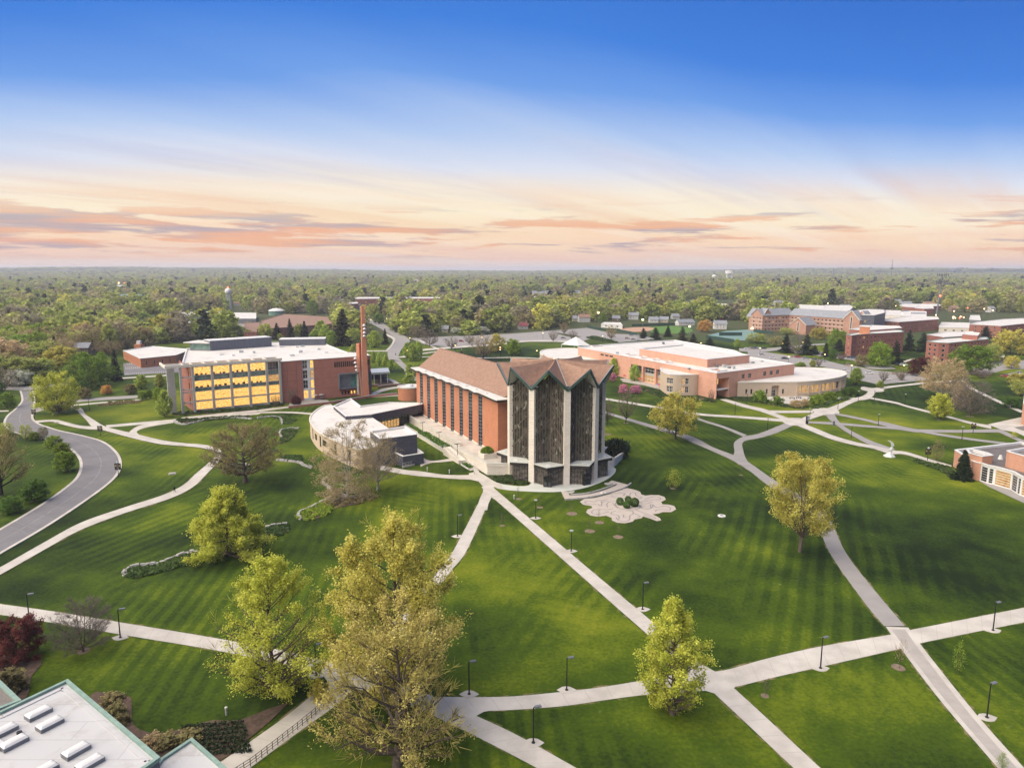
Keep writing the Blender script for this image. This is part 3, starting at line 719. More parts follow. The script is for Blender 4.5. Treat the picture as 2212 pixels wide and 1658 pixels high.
ribbon('path',[('W7',1540,338),('W7',1800,385),('Z7',310,430),('Z7',620,508),('Z7',740,538),('Z7',1080,628),('Z7',1280,660)],[('W7',1540,352),('W7',1800,402),('Z7',310,450),('Z7',600,527),('Z7',740,560),('Z7',1050,648),('Z7',1280,700)],CONC)
ribbon('path',[('W7',1560,262),('W7',1760,238),('W7',2140,197),('Z7',850,142),('Z7',960,144),('Z7',1045,215),('Z7',1180,282),('Z7',1430,400),('Z7',1660,500)],
 [('W7',1640,285),('W7',1780,252),('W7',2130,214),('Z7',850,160),('Z7',930,158),('Z7',1000,215),('Z7',1150,297),('Z7',1400,415),('Z7',1620,515)],CONC)
ribbon('path',[('W7',1250,488),('W7',1400,515),('W7',1600,560),('W7',1840,620)],[('W7',1230,500),('W7',1390,533),('W7',1590,578),('W7',1800,637)],ASPHL)
ribbon('path',[('W7',1000,566),('W7',1230,574),('W7',1500,596),('W7',1830,626),('W7',2000,640),('Z7',450,706),('Z7',850,712),('Z7',1260,706),('Z7',1420,706)],
 [('W7',1000,583),('W7',1230,596),('W7',1480,616),('W7',1800,640),('W7',2000,668),('Z7',480,740),('Z7',850,745),('Z7',1260,742),('Z7',1400,742)],ASPHL)
ribbon('path',[('Z7',-20,606),('Z7',130,640),('Z7',270,675),('Z7',430,705)],[('Z7',-20,628),('Z7',120,665),('Z7',240,694),('Z7',380,720)],ASPHL)
ribbon('path',[('Z7',500,725),('Z7',650,748),('Z7',1000,802),('Z7',1400,852),('Z7',1560,870)],[('Z7',470,742),('Z7',640,772),('Z7',940,818),('Z7',1300,866),('Z7',1560,893)],ASPHL)
ribbon('path',[('W7',1155,500),('W7',1190,545),('W7',1265,608),('W7',1390,690),('W7',1540,772),('W7',1700,832)],[('W7',1240,500),('W7',1275,560),('W7',1360,632),('W7',1540,727),('W7',1660,775),('W7',1800,822)],ASPHL)
ribbon('path',[('W7',960,590),('W7',1080,635),('W7',1240,700),('W7',1450,760),('W7',1600,790),('W7',1800,835),('Z7',300,965),('Z7',560,1045),('Z7',830,1125)],
 [('W7',890,603),('W7',1020,655),('W7',1200,728),('W7',1420,785),('W7',1600,818),('W7',1750,866),('Z7',280,995),('Z7',540,1075),('Z7',800,1150)],CONC)
patch('plaza',[('Z7',1240,650),('Z7',1620,567),('Z7',1760,560),('Z7',1760,640),('Z7',1760,830),('Z7',1560,740),('Z7',1400,712)],CONC)
patch('paved_court',[('Z7',1540,685),('Z7',1760,650),('Z7',1760,740),('Z7',1640,722)],GRAVEL)
ribbon('path',[('Z7',1400,706),('Z7',1560,790),('Z7',1720,860)],[('Z7',1370,742),('Z7',1540,820),('Z7',1700,900)],ASPHL)
# --- left: road with kerbs, walks
RL=[('W5',148,268),('W5',158,300),('W5',160,340),('W5',120,390),('W5',62,440),('W5',40,492),('W5',70,532),('W5',140,562),('W5',330,602),('W5',480,660),('W5',553,720),('W5',572,790),('W5',545,865),('W5',470,935),('W5',300,1056),('W5',0,1235),('W5',-300,1400),('W5',-700,1600)]
RR=[('W5',222,268),('W5',226,300),('W5',230,350),('W5',225,400),('W5',215,440),('W5',222,470),('W5',262,500),('W5',320,520),('W5',400,545),('W5',560,580),('W5',700,622),('W5',790,692),('W5',822,765),('W5',805,835),('W5',735,912),('W5',560,1040),('W5',300,1210),('W5',0,1385),('W5',-500,1680)]
ribbon('road',RL,RR,ASPH,per=8)
def offset_edge(pts,d,width,name,mat,h=.12):
 """kerb: real step along an edge"""
 A=resample(cat_rom([G(*p)for p in pts],8),120);m=MB()
 for i in range(len(A)-1):
  e=(A[i+1]-A[i]).normalized();n=Vector((e.y,-e.x,0))*d
  a,b=A[i],A[i+1];e2=(A[min(i+2,len(A)-1)]-b);e2=e2.normalized()if e2.length>1e-6 else e;n2=Vector((e2.y,-e2.x,0))*d
  q=[a,b,b+n2*width,a+n*width]
  m.prism(q,0,h)
 return m.build(name,mat,kind='structure')
offset_edge(RL,1,.8,'kerb',CONC,.18);offset_edge(RR,-1,.8,'kerb',CONC,.18)
cr=MB()  # sealed cracks across the old road
random.seed(12)
A_,B_=resample(cat_rom([G(*p)for p in RL],8),200),resample(cat_rom([G(*p)for p in RR],8),200)
for i in range(60,180,4):
 if random.random()<.3:continue
 j=i+random.randint(-2,2);P=[A_[j].lerp(B_[j+1],u)+Vector((random.uniform(-.25,.25),random.uniform(-.25,.25),0))for u in(.02,.2,.4,.6,.8,.98)]
 for a,b in zip(P,P[1:]):
  d=(b-a).normalized();n=Vector((-d.y,d.x,0))*.045;z=Vector((0,0,ZL[0]+.0022));cr.quad(a-n+z,b-n+z,b+n+z,a+n+z)
for u in(.5,.52):
 for i in range(50,190):
  if random.random()<.7:
   a,b=A_[i].lerp(B_[i],u),A_[i+1].lerp(B_[i+1],u);d=(b-a).normalized();n=Vector((-d.y,d.x,0))*.06;z=Vector((0,0,ZL[0]+.0031));cr.quad(a-n+z,b-n+z,b+n+z,a+n+z)
o_=cr.build('crack_sealing',pmat('road_crack_fill',(.27,.26,.265),.8),kind='structure');
nz()
ribbon('path',[('W5',-260,1620),('W5',0,1490),('W5',300,1320),('W5',560,1180),('W5',850,1078),('W5',1130,988),('W5',1270,918),('W5',1350,845),('W5',1440,768),('W5',1485,722),('W5',1472,692),('W5',1400,665),('W5',1290,652),('W5',1100,636),('W5',900,592),('W5',730,545),('W5',640,518),('W5',600,475),('W5',555,430),('W5',525,398),('W5',458,382)],
 [('W5',-260,1680),('W5',0,1542),('W5',300,1372),('W5',560,1230),('W5',870,1112),('W5',1180,1012),('W5',1340,930),('W5',1440,832),('W5',1515,755),('W5',1537,705),('W5',1500,665),('W5',1400,640),('W5',1290,632),('W5',1130,612),('W5',960,572),('W5',800,535),('W5',720,512),('W5',650,470),('W5',590,430),('W5',565,392),('W5',490,362)],CONC)
ribbon('path',[('W5',238,476),('W5',370,468),('W5',440,480),('W5',560,510),('W5',690,514)],[('W5',250,490),('W5',365,482),('W5',425,500),('W5',560,530),('W5',700,538)],CONC)
ribbon('path',[('W5',730,504),('W5',900,489),('W5',1200,463),('W5',1300,446),('W5',1769,398),('Z1',1180,812),('Z1',1210,810)],[('W5',740,520),('W5',1000,498),('W5',1200,478),('W5',1300,463),('W5',1769,414),('Z1',1180,826),('Z1',1210,824)],CONC)
ribbon('path',[('W5',885,560),('W5',930,522),('W5',1000,498),('W5',1150,478),('W5',1400,444),('W5',1769,418),('Z1',940,861),('Z1',1200,860),('Z1',1420,874)],[('W5',965,572),('W5',945,548),('W5',1000,523),('W5',1130,498),('W5',1400,460),('W5',1769,431),('Z1',940,873),('Z1',1200,872),('Z1',1400,888)],CONC)
ribbon('road',[('W5',215,395),('W5',480,332),('W5',700,312),('W5',980,296)],[('W5',215,425),('W5',500,352),('W5',720,332),('W5',980,315)],ASPHL)
ribbon('path',[('W5',455,368),('W5',700,345),('W5',1000,322)],[('W5',455,378),('W5',700,353),('W5',1000,330)],CONC)
ribbon('road',[('W5',-60,236),('W5',100,238),('W5',250,232),('W5',520,210)],[('W5',-60,256),('W5',100,262),('W5',240,258),('W5',520,222)],ASPHL)
ribbon('path',[('W5',-20,404),('W5',60,402)],[('W5',-20,412),('W5',60,410)],CONC)
ribbon('path',[('W5',660,186),('W5',900,172),('W5',1160,155)],[('W5',660,193),('W5',900,181),('W5',1160,164)],CONC)
patch('parking_lot',[('W5',858,160),('W5',852,78),('W5',1160,52),('W5',1300,52),('W5',1300,135),('W5',1160,145)],ASPH)
# bays painted on the left parking lot
def bays(rows,name='parking_lines',mat=None):
 m=MB();z=Vector((0,0,nz()))
 for(a,b,n,ln)in rows:
  a,b=G(*a),G(*b);d=(b-a).normalized();q=Vector((-d.y,d.x,0))
  for i in range(n+1):
   p=a.lerp(b,i/n);m.quad(p-d*.08-q*ln/2+z,p+d*.08-q*ln/2+z,p+d*.08+q*ln/2+z,p-d*.08+q*ln/2+z)
 o=m.build(name,WHITE,kind='structure');fixnormal(o)
bays([(('W5',870,112),('W5',1160,95),22,11),(('W5',880,82),('W5',1160,65),20,6),(('W5',870,150),('W5',1160,135),20,6)])

# --- chapel forecourt and joining walks
patch('forecourt',[('Z3',725,1250),('Z3',800,1318),('Z3',880,1340),('Z3',1000,1352),('Z3',1200,1362),('Z3',1400,1360),('Z3',1600,1332),('Z3',1760,1282),('Z3',1870,1222),('Z3',1915,1170),('Z3',1900,1138),('Z3',1800,1120),('Z3',1500,1100),('Z3',1200,1150),('Z3',1135,1282),('Z3',1060,1308),('Z3',950,1302),('Z3',850,1285),('Z3',770,1255),('Z3',735,1228)],CONCG,smooth=3)
patch('path_junction',[('Z3',560,1190),('Z3',640,1170),('Z3',735,1226),('Z3',790,1262),('Z3',860,1290),('Z3',880,1340),('Z3',790,1316),('Z3',800,1350),('Z3',770,1410),('Z3',740,1475),('Z3',730,1530),('Z3',640,1530),('Z3',645,1475),('Z3',665,1415),('Z3',692,1360),('Z3',690,1310),('Z3',650,1266),('Z3',570,1246)],CONC)
ribbon('path',[('Z2',760,1272),('Z2',1000,1320),('Z3',100,1170),('Z3',300,1200),('Z3',450,1208),('Z3',620,1204)],[('Z2',700,1310),('Z2',900,1350),('Z2',1100,1378),('Z3',180,1222),('Z3',400,1240),('Z3',620,1250)],CONC)
ribbon('path',[('Z2',1010,860),('Z2',1045,850),('Z2',1110,870),('Z2',1370,1040),('Z2',1500,1130),('Z2',1620,1215),('Z2',1700,1310)],[('Z2',1000,920),('Z2',1130,1000),('Z2',1210,1000),('Z2',1330,1090),('Z2',1460,1180),('Z2',1560,1240),('Z2',1640,1330)],CONC)
patch('plaza',[('Z2',800,870),('Z2',950,790),('Z2',1120,770),('Z2',1130,860),('Z2',1180,990),('Z2',1100,1000),('Z2',990,930),('Z2',860,900)],CONC)
ribbon('path',[('Z2',1140,1180),('Z2',1250,1230),('Z2',1400,1215),('Z2',1520,1190)],[('Z2',1150,1290),('Z2',1250,1252),('Z2',1400,1240),('Z2',1540,1222)],CONC)
# labyrinth
lab=patch('labyrinth_paving',[('Z6',*p)for p in[(495,740),(540,782),(660,803),(665,828),(600,850),(583,890),(640,932),(740,948),(860,935),(935,965),(938,1000),(1010,1032),(1120,1040),(1225,1018),(1255,985),(1350,970),(1368,945),(1470,975),(1560,1010),(1622,998),(1600,965),(1500,915),(1590,905),(1640,885),(1760,885),(1828,845),(1800,800),(1720,780),(1640,778),(1620,745),(1685,712),(1665,675),(1590,650),(1480,648),(1400,656),(1345,640),(1330,605),(1270,580),(1150,552),(1000,590),(900,640),(700,690),(560,702)]],LABY)
ribbon('path',[('Z6',235,600),('Z6',290,712)],[('Z6',325,600),('Z6',372,690)],LABY,per=2)
ribbon('path',[('Z6',285,680),('Z6',365,662),('Z6',600,640),('Z6',820,588),('Z6',1010,515),('Z6',1120,500)],[('Z6',290,712),('Z6',400,700),('Z6',640,680),('Z6',860,630),('Z6',1040,570),('Z6',1170,512)],LABY)
ribbon('path',[('Z6',895,470),('Z6',1020,525)],[('Z6',938,448),('Z6',1180,512)],LABY,per=2)
for nm_,pts_ in(('rubble_patch',[(830,490),(870,478),(930,480),(935,500),(870,512)]),('rubble_patch',[(325,605),(400,590),(425,605),(380,628),(335,625)])):
 patch(nm_,[('Z6',*p)for p in pts_],ROCKM,smooth=3)
for q in([(370,655),(600,632),(800,578),(1000,505)],[(290,718),(600,690),(850,640),(1100,560),(1205,492)]):
 m=MB();P=cat_rom([G('Z6',*p)for p in q],8)
 for a,b in zip(P,P[1:]):m.beam(a+Vector((0,0,.2)),b+Vector((0,0,.2)),.35,.45)
 tag(m.build('stone_edging',ROCKM),'low stone edging curving beside the pink walk '+('nearer the grass crescent' if q[0][0]==370 else 'nearer the flower shaped paving'),'edging')
def groove(pts,wd=.28):
 P=cat_rom([G('Z6',*p)for p in pts],6);m=MB();z=Vector((0,0,lab.data.vertices[0].co.z+.002+lz[0]));lz[0]+=.0001
 for i,(a,b)in enumerate(zip(P,P[1:])):
  d=(b-a).normalized();n=Vector((-d.y,d.x,0))*wd/2
  m.quad(a-n+z,b-n+z,b+n+z,a+n+z)
 o=m.build('grey_line',LABL,lab);fixnormal(o)
lz=[0]
for g in[[(800,720),(740,725),(690,745),(640,735),(590,735),(565,752),(600,772),(680,780),(740,775),(780,800),(800,770),(790,740),(830,715),(880,712)],
  [(920,640),(960,625),(1060,622),(1120,628),(1100,655),(1180,660),(1200,620),(1260,620),(1275,655),(1350,680),(1290,700),(1120,690),(980,680),(925,655)],
  [(1390,710),(1480,680),(1560,670),(1612,695),(1580,715),(1500,715),(1400,735),(1330,750),(1390,770),(1500,745)],
  [(1340,800),(1360,835),(1420,845),(1480,830),(1505,795),(1470,780),(1480,830)],
  [(1510,785),(1560,820),(1680,800),(1745,830),(1730,860),(1640,850),(1560,855),(1540,880)],
  [(655,890),(680,860),(740,850),(880,850),(960,840)],[(655,890),(700,915),(800,905),(900,880)],
  [(1000,960),(1030,1000),(1120,1015),(1180,990),(1190,930),(1230,910),(1220,870),(1120,865)],[(990,870),(930,890),(940,915),(1020,930),(1040,960),(1030,985)],
  [(1100,925),(1100,960),(1135,955)],[(1260,850),(1400,905),(1540,965),(1500,970),(1380,920)],[(1240,900),(1330,945),(1290,955)],
  [(880,820),(870,770),(920,740),(1010,735)],[(950,760),(985,800),(1020,830)],[(1300,770),(1330,800),(1310,840),(1180,855),(1050,835),(990,790),(1000,750),(1060,720)],
  [(800,800),(800,760),(840,735),(900,725)],[(1070,700),(1100,740),(1200,745)]]:groove(g)
# round white marker stones
# --- roads, lots and lawns behind
ribbon('road',[('W2',1000,470),('W2',1060,545),('W2',1130,590),('W2',1190,630),('W2',1200,680),('W2',1140,750),('W2',1150,830),('Z2',870,230),('Z2',950,300),('Z2',1000,350),('Z2',1000,440)],
 [('W2',1080,500),('W2',1190,570),('W2',1300,630),('W2',1330,670),('W2',1270,720),('W2',1240,770),('W2',1230,810),('Z2',940,220),('Z2',1010,290),('Z2',1110,350),('Z2',1130,440)],ASPHL)
ribbon('road',[('W2',560,385),('W2',640,420),('W2',830,470),('W2',960,500),('W2',1080,560)],[('W2',600,365),('W2',700,400),('W2',850,445),('W2',1000,480),('W2',1180,560)],ASPHL)
ribbon('path',[('W2',1140,745),('W2',1175,710),('W2',1200,670),('W2',1195,635),('W2',1130,600)],[('W2',1120,745),('W2',1155,710),('W2',1180,670),('W2',1175,645),('W2',1110,610)],CONC)
patch('parking_lot',[('W2',1330,640),('W2',1480,632),('W2',1900,615),('W3',100,585),('W3',560,550),('W3',760,535),('W3',1000,585),('W3',1140,590),('W3',1360,628),('W3',1040,655),('W3',790,625),('W3',700,655),('W3',560,640),('W3',200,645),('W3',60,660),('W2',1850,700),('W2',1600,715),('W2',1440,690)],ASPHL)
patch('lawn',[('W3',590,605),('W3',510,585),('W3',520,575),('W3',640,595),('W3',720,608),('W3',650,618)],GRASS)
bays([(('W3',120,605),('W3',560,575),26,6),(('W3',800,560),('W3',1000,600),14,6)])
ribbon('road',[('W2',1440,735),('W2',1700,712),('W3',60,662),('W3',260,640),('W3',560,640),('W3',760,662)],[('W2',1440,750),('W2',1700,728),('W3',60,675),('W3',260,652),('W3',560,655),('W3',760,678)],CONC)
ribbon('path',[('W2',1430,660),('W2',1560,720),('W2',1680,765)],[('W2',1400,660),('W2',1530,722),('W2',1640,768)],CONC)
ribbon('path',[('W2',1240,800),('W2',1400,775),('W2',1620,745)],[('W2',1240,808),('W2',1400,784),('W2',1620,752)],CONC)
ribbon('path',[('W2',940,748),('W2',1140,748)],[('W2',940,756),('W2',1140,756)],CONC)
ribbon('path',[('W2',1230,802),('W2',1500,800),('W2',1960,808),('W3',130,780),('W3',370,788)],[('W2',1230,809),('W2',1500,806),('W2',1960,815),('W3',130,786),('W3',370,795)],CONC)
# right side lots and streets
patch('parking_lot',[('X3',60,640),('X3',360,652),('X3',780,716),('X3',1340,790),('X3',1700,880),('X2',240,660),('X2',560,735),('X2',980,770),('X2',1300,790),('Z5',1440,665),('Z5',1060,700),('Z5',800,640),('Z5',380,560),('Z5',100,500),('X3',60,700)],ASPHL)
ribbon('road',[('X3',-80,590),('X3',350,590),('X3',850,545),('X3',1300,508)],[('X3',-80,640),('X3',200,650),('X3',500,630),('X3',860,575),('X3',1330,530)],ASPHL)
ribbon('road',[('X3',780,640),('X3',1000,620),('X3',1350,680),('X3',1800,740),('X2',500,680),('X2',740,690)],[('X3',780,660),('X3',1000,690),('X3',1400,740),('X3',1800,795),('X2',500,715),('X2',800,720)],ASPHL)
nz();patch('lawn',[('X3',1100,898),('X3',1200,885),('X3',1350,892),('X3',1250,912)],GRASS)
patch('lawn',[('X3',370,680),('X3',700,665),('X3',1000,700),('X3',1400,755),('X3',2212,940),('X3',1800,900),('X3',1300,800),('X3',700,725)],GRASS)
ribbon('road',[('X2',1550,720),('X2',1700,690),('X2',1880,640),('X2',2212,620),('X2',2400,610)],[('X2',1560,770),('X2',1800,775),('X2',2040,720),('X2',2212,720),('X2',2400,700)],ASPHL)
ribbon('path',[('Z5',1180,645),('Z5',1440,658)],[('Z5',1180,650),('Z5',1440,664)],CONC)
ribbon('path',[('X2',740,668),('X2',840,640),('X2',980,600)],[('X2',760,680),('X2',870,650),('X2',1010,605)],CONC)
patch('ball_field_clay',[('W3',1040,540),('W3',1200,528),('W3',1320,532),('W3',1300,556),('W3',1180,568),('W3',1080,560)],CLAY,smooth=3)
patch('ball_field_outfield',[('W3',1300,528),('W3',1480,518),('W3',1600,530),('W3',1650,560),('W3',1560,580),('W3',1400,580),('W3',1290,562),('W3',1330,540)],pmat('turf',(.10,.20,.03),.9,(.07,.16,.02),.05),smooth=3)
patch('tennis_court',[('W3',1760,598),('W3',1930,560),('W3',2160,545),('W3',2200,600),('W3',2080,640),('W3',1900,630)],pmat('court_green',(.16,.26,.25),.8,(.14,.23,.22),.1))
patch('parking_lot',[('W1',1925,510),('W1',2110,500),('W1',2120,545),('W1',1930,550)],ASPHL)
ribbon('road',[('W1',1945,550),('W1',1950,600),('W1',1975,660)],[('W1',2040,550),('W1',2080,600),('W1',2110,660)],ASPHL)
for i_,pts in enumerate(([('W3',160,320),('W3',220,290),('W3',700,290),('W3',740,318),('W3',400,335)],[('W3',1480,345),('W3',1700,335),('W3',1560,360)],[('W2',500,430),('W2',560,380),('W2',640,430)])):patch('lawn',pts,GRASS)
# beds with stone edges
def bed(outline,rock,name,label,fr='W6',plants=130,col='bed',rh=.5):
 t_=thing(name,label,'flower bed',(0,0,0))
 P=[G(fr,*p)for p in outline];z=nz()
 m=MB();m.add([(p.x,p.y,z)for p in ccw(P)],[tuple(range(len(P)))]);m.build('soil',MULCH,t_)
 if rock:
  q=resample(cat_rom([G(fr,*p)for p in rock],6),max(4,int(sum((G(fr,*a)-G(fr,*b)).length for a,b in zip(rock,rock[1:]))/.9)))
  vs=[]
  for a,b in zip(q,q[1:]):
   for lv in range(2):
    s_=MB();off=Vector((random.uniform(-.15,.15),random.uniform(-.15,.15),0))+(Vector((0,.35*lv,0)))
    c=(a+b)/2+off;ang=math.atan2((b-a).y,(b-a).x)
    s_.box((c.x,c.y),(b-a).length*random.uniform(.75,.95),random.uniform(.4,.7),0 if lv==0 else.2,(.28 if lv==0 else.5)*random.uniform(.8,1.3),ang+random.uniform(-.15,.15))
    s_.build('stone',ROCKM,t_)
 xs=[p.x for p in P];ys=[p.y for p in P];mm=MB();n=0;tries=0
 def inside(x,y):
  c=False
  for i in range(len(P)):
   a,b=P[i],P[i-1]
   if(a.y>y)!=(b.y>y)and x<(b.x-a.x)*(y-a.y)/(b.y-a.y)+a.x:c=not c
  return c
 plants=int(plants*1.9)
 while n<plants and tries<9000:
  tries+=1;x,y=random.uniform(min(xs),max(xs)),random.uniform(min(ys),max(ys))
  if not inside(x,y):continue
  n+=1;s_=random.uniform(.3,.75)*rh*1.6
  for k_ in range(24):
   a=random.uniform(0,6.28);r=random.random()**.5*s_*1.5;h=random.uniform(.1,1)*s_*.8
   p=Vector((x+r*math.cos(a),y+r*math.sin(a),h));d1=Vector((random.gauss(0,1),random.gauss(0,1),random.gauss(0,.6))).normalized()*.24;d2=d1.cross(Vector((random.gauss(0,1),random.gauss(0,1),1))).normalized()*.2
   mm.quad(p-d1-d2,p+d1-d2,p+d1+d2,p-d1+d2)
 if n:mm.build('ground_cover',LEAF[col],t_,kind='stuff')
 return t_
# ================================================================== CHAPEL
CXY=Vector((13.0,205.94,0));RV,ZV,RP,ZP,PH,ZA=14.74,27.7,17.35,33.26,-.182,34.28
def star(k,r,z=0.0):
 a=PH+R(40)*k;return Vector((CXY.x+r*math.sin(a),CXY.y-r*math.cos(a),z))
AX=Vector((-.457,.889,0)).normalized();NL=Vector((-AX.y,AX.x,0))
def N(s,off,z=0.0):return CXY+AX*s+NL*off+Vector((0,0,z))
chapel=thing('chapel','large orange brick chapel with star shaped roof and tall dark glass bays between stone pillars','chapel',(13,206,0))
apex=Vector((CXY.x,CXY.y,ZA))
for k in range(9):
 pk,v0,v1=star(k,RP,ZP),star(k-.5,RV+.25,ZV),star(k+.5,RV+.25,ZV)
 m=MB();th=Vector((0,0,-.35))
    # each gable has two slightly dished slopes
 for a,b in((v0,pk),(pk,v1)):
  rows=[]
  for i in range(7):
   u=i/6;l,r=apex.lerp(a,u),apex.lerp(b,u);sag=Vector((0,0,-.75*math.sin(math.pi*u)*1.0));ridge=Vector((0,0,-.35*math.sin(math.pi*u)))
   ll=l+(ridge if a is pk else sag*.6);rr=r+(ridge if b is pk else sag*.6);rows.append([ll,ll.lerp(rr,.5)+sag*.25,rr])
  for i in range(6):
   for j in range(2):m.quad(rows[i][j],rows[i+1][j],rows[i+1][j+1],rows[i][j+1])
 m.build('roof_gable',SHING,chapel)
 s_=MB();dz=Vector((0,0,-1.5));ain=star(k,6,ZA-1.2)
 for a,b in((v0,pk),(pk,v1)):s_.add([ain,a+dz*.55,b+dz*.75],[(0,2,1)])
 s_.build('soffit',WHITE,chapel)
 f=MB();dn=Vector((0,0,-.5))
 f.beam(v0+dn,pk+dn+(pk-v0).normalized()*.15,.3,.6);f.beam(pk+dn,v1+dn,.3,.6)
 fo=f.build('gable_fascia',GREENM,chapel)
 f=MB();f.beam(v0+Vector((0,0,.03)),pk+Vector((0,0,.03)),.42,.16);f.beam(pk+Vector((0,0,.03)),v1+Vector((0,0,.03)),.42,.16);f.build('edge_flashing',GREYM,fo)
    # rain hopper at the valley
 h=MB();q=star(k+.5,RV-.4,0);h.lathe((q.x,q.y,ZV-.9),[(.0,0),(.35,0),(.75,1.3),(.75,1.5),(.0,1.5)],10);h.build('rain_hopper',GREENM,chapel)
m=MB();m.lathe((apex.x,apex.y,ZA-.15),[(.9,0),(.9,.35),(0,.45)],12);m.build('roof_cap',CREAMP,chapel)
m=MB()
for k in(0,):m.beam(apex+Vector((0,0,.12)),star(k+.5,RV,ZV+.25),.22,.12)
m.build('valley_gutter',STEEL,chapel)
for k in range(9):
 if k in(4,5,6):continue
 m=MB();q=star(k+.5,RV-.75);a=PH+R(40)*(k+.5);m.box((q.x,q.y),1.75,1.8,0,ZV-.5,a);m.build('pillar',STONE,chapel)
q=star(6.5+.0,RV-1.15);m=MB();m.box((q.x,q.y),1.5,1.7,0,ZV-.6,PH+R(40)*6.5);m.build('pillar',STONE,chapel)
for k in(-2,-1,0,1,2,3):
 e0,e1=star(k-.5,RV-.35),star(k+.5,RV-.35);tn=(e1-e0).normalized();e0=e0+tn*.72;e1=e1-tn*.72
 ce=star(k,(RV-.35)*math.cos(R(20))-2.6);zb,ze,zc_=5.9,ZV-1.0,31.9
 for side,(a,b)in enumerate(((e0,ce),(ce,e1))):
  za_,zb_=(ze,zc_)if side==0 else(zc_,ze)
  L=(b-a).length;d=(b-a)/L;n=Vector((d.y,-d.x,0))
  W=lambda x,z,o=0.0:a+d*x+n*o+Vector((0,0,z))
  top=lambda x:za_+(zb_-za_)*x/L
  fm=MB();nb=6
  for i in range(nb+1):
   x=L*i/nb;w_=.17;x0=min(max(x-w_/2,0),L-w_)
   fm.quad(W(x0,zb,.06),W(x0+w_,zb,.06),W(x0+w_,top(x0+w_),.06),W(x0,top(x0),.06))
  slope=(zb_-za_)/L
  z=-18.0
  for j in range(-5,9):  # slanted glazing bars parallel to the gable
   z0=zb+j*4.6-(8 if side else 0);segs=[]
   for i in range(nb*3+1):
    x=L*i/(nb*3);zz=z0+slope*x+(3 if side==0 else 11-abs(slope)*0)
    if zb+.2<zz<top(x)-.2:segs.append((x,zz))
   for(xa,z1),(xb,z2)in zip(segs,segs[1:]):fm.quad(W(xa,z1-.17,.14),W(xb,z2-.17,.14),W(xb,z2+.17,.14),W(xa,z1+.17,.14))
  wo_=fm.build('stained_glass_window',BRONZE,chapel)
  p_=MB();p_.quad(W(0,zb),W(L,zb),W(L,top(L)),W(0,top(0)));p_.build('pane',STAIN,wo_)
 m=MB();m.beam(ce+Vector((0,0,zb)),ce+Vector((0,0,zc_)),.42,.42);m.build('mullion',BRONZE,chapel)
    # porch with kite shaped canopy below the bay
 b0,b1=star(k-.5,RV-.5),star(k+.5,RV-.5);b0=b0+tn*.8;b1=b1-tn*.8
 tip,tipc,bk=star(k,RV+1.5),star(k,RV+2.9),star(k,RV-3.2)
 c0,c1=b0-tn*.55+(tipc-bk).normalized()*.6,b1+tn*.55+(tipc-bk).normalized()*.6
 m=MB();kite=[c0,tipc,c1,b1,bk,b0];m.prism([(p.x,p.y)for p in kite],4.95,5.75,True);cn=m.build('porch_canopy',DARKM,chapel)
 m=MB();kk=[p+(p-star(k,RV)).normalized()*.12 for p in kite];m.prism([(p.x,p.y)for p in kk],5.752,5.92);m.build('canopy_top',CONCG,cn)
 m=MB();q=star(k,RV+.6);m.box((q.x,q.y),1.3,.6,5.93,6.1,PH+R(40)*k);m.build('skylight',WHITE,cn)
 for side,(a,b)in enumerate(((b0,tip),(tip,b1))):
  L=(b-a).length;d=(b-a)/L;n=Vector((d.y,-d.x,0));fm=MB();W=lambda x,z,o=0.0:a+d*x+n*o+Vector((0,0,z))
  for i in range(7):x=min(L-.1,L*i/6);fm.quad(W(x,0,.05),W(x+.1,0,.05),W(x+.1,4.95,.05),W(x,4.95,.05))
  for z,s_ in((.2,.5),(1.6,.55),(3.0,.5),(4.3,.4)):
   for i in range(6):
    xa,xb=L*i/6,L*(i+1)/6;g=(lambda x:z+s_*(x if side else L-x)*.45)
    if g(xa)<4.8 and g(xb)<4.8:fm.quad(W(xa,g(xa),.08),W(xb,g(xb),.08),W(xb,g(xb)+.1,.08),W(xa,g(xa)+.1,.08))
  w_=fm.build('porch_window',DARKM,chapel);p_=MB();p_.quad(W(0,0),W(L,0),W(L,4.95),W(0,4.95));p_.build('pane',STAINL,w_)
 if k in(0,1):
  m=MB();q=star(k,RV+1.7);m.box((q.x,q.y),2.3,.9,0,3.0,PH+R(40)*k);dr=m.build('door',BLACKM,chapel)
  m=MB();q=star(k,RV+2.17)
  for s_ in(-.55,.55):
   c_=q+tn*s_;m.box((c_.x,c_.y),.8,.03,.35,2.5,PH+R(40)*k)
  m.build('door_glass',GLASS,dr)
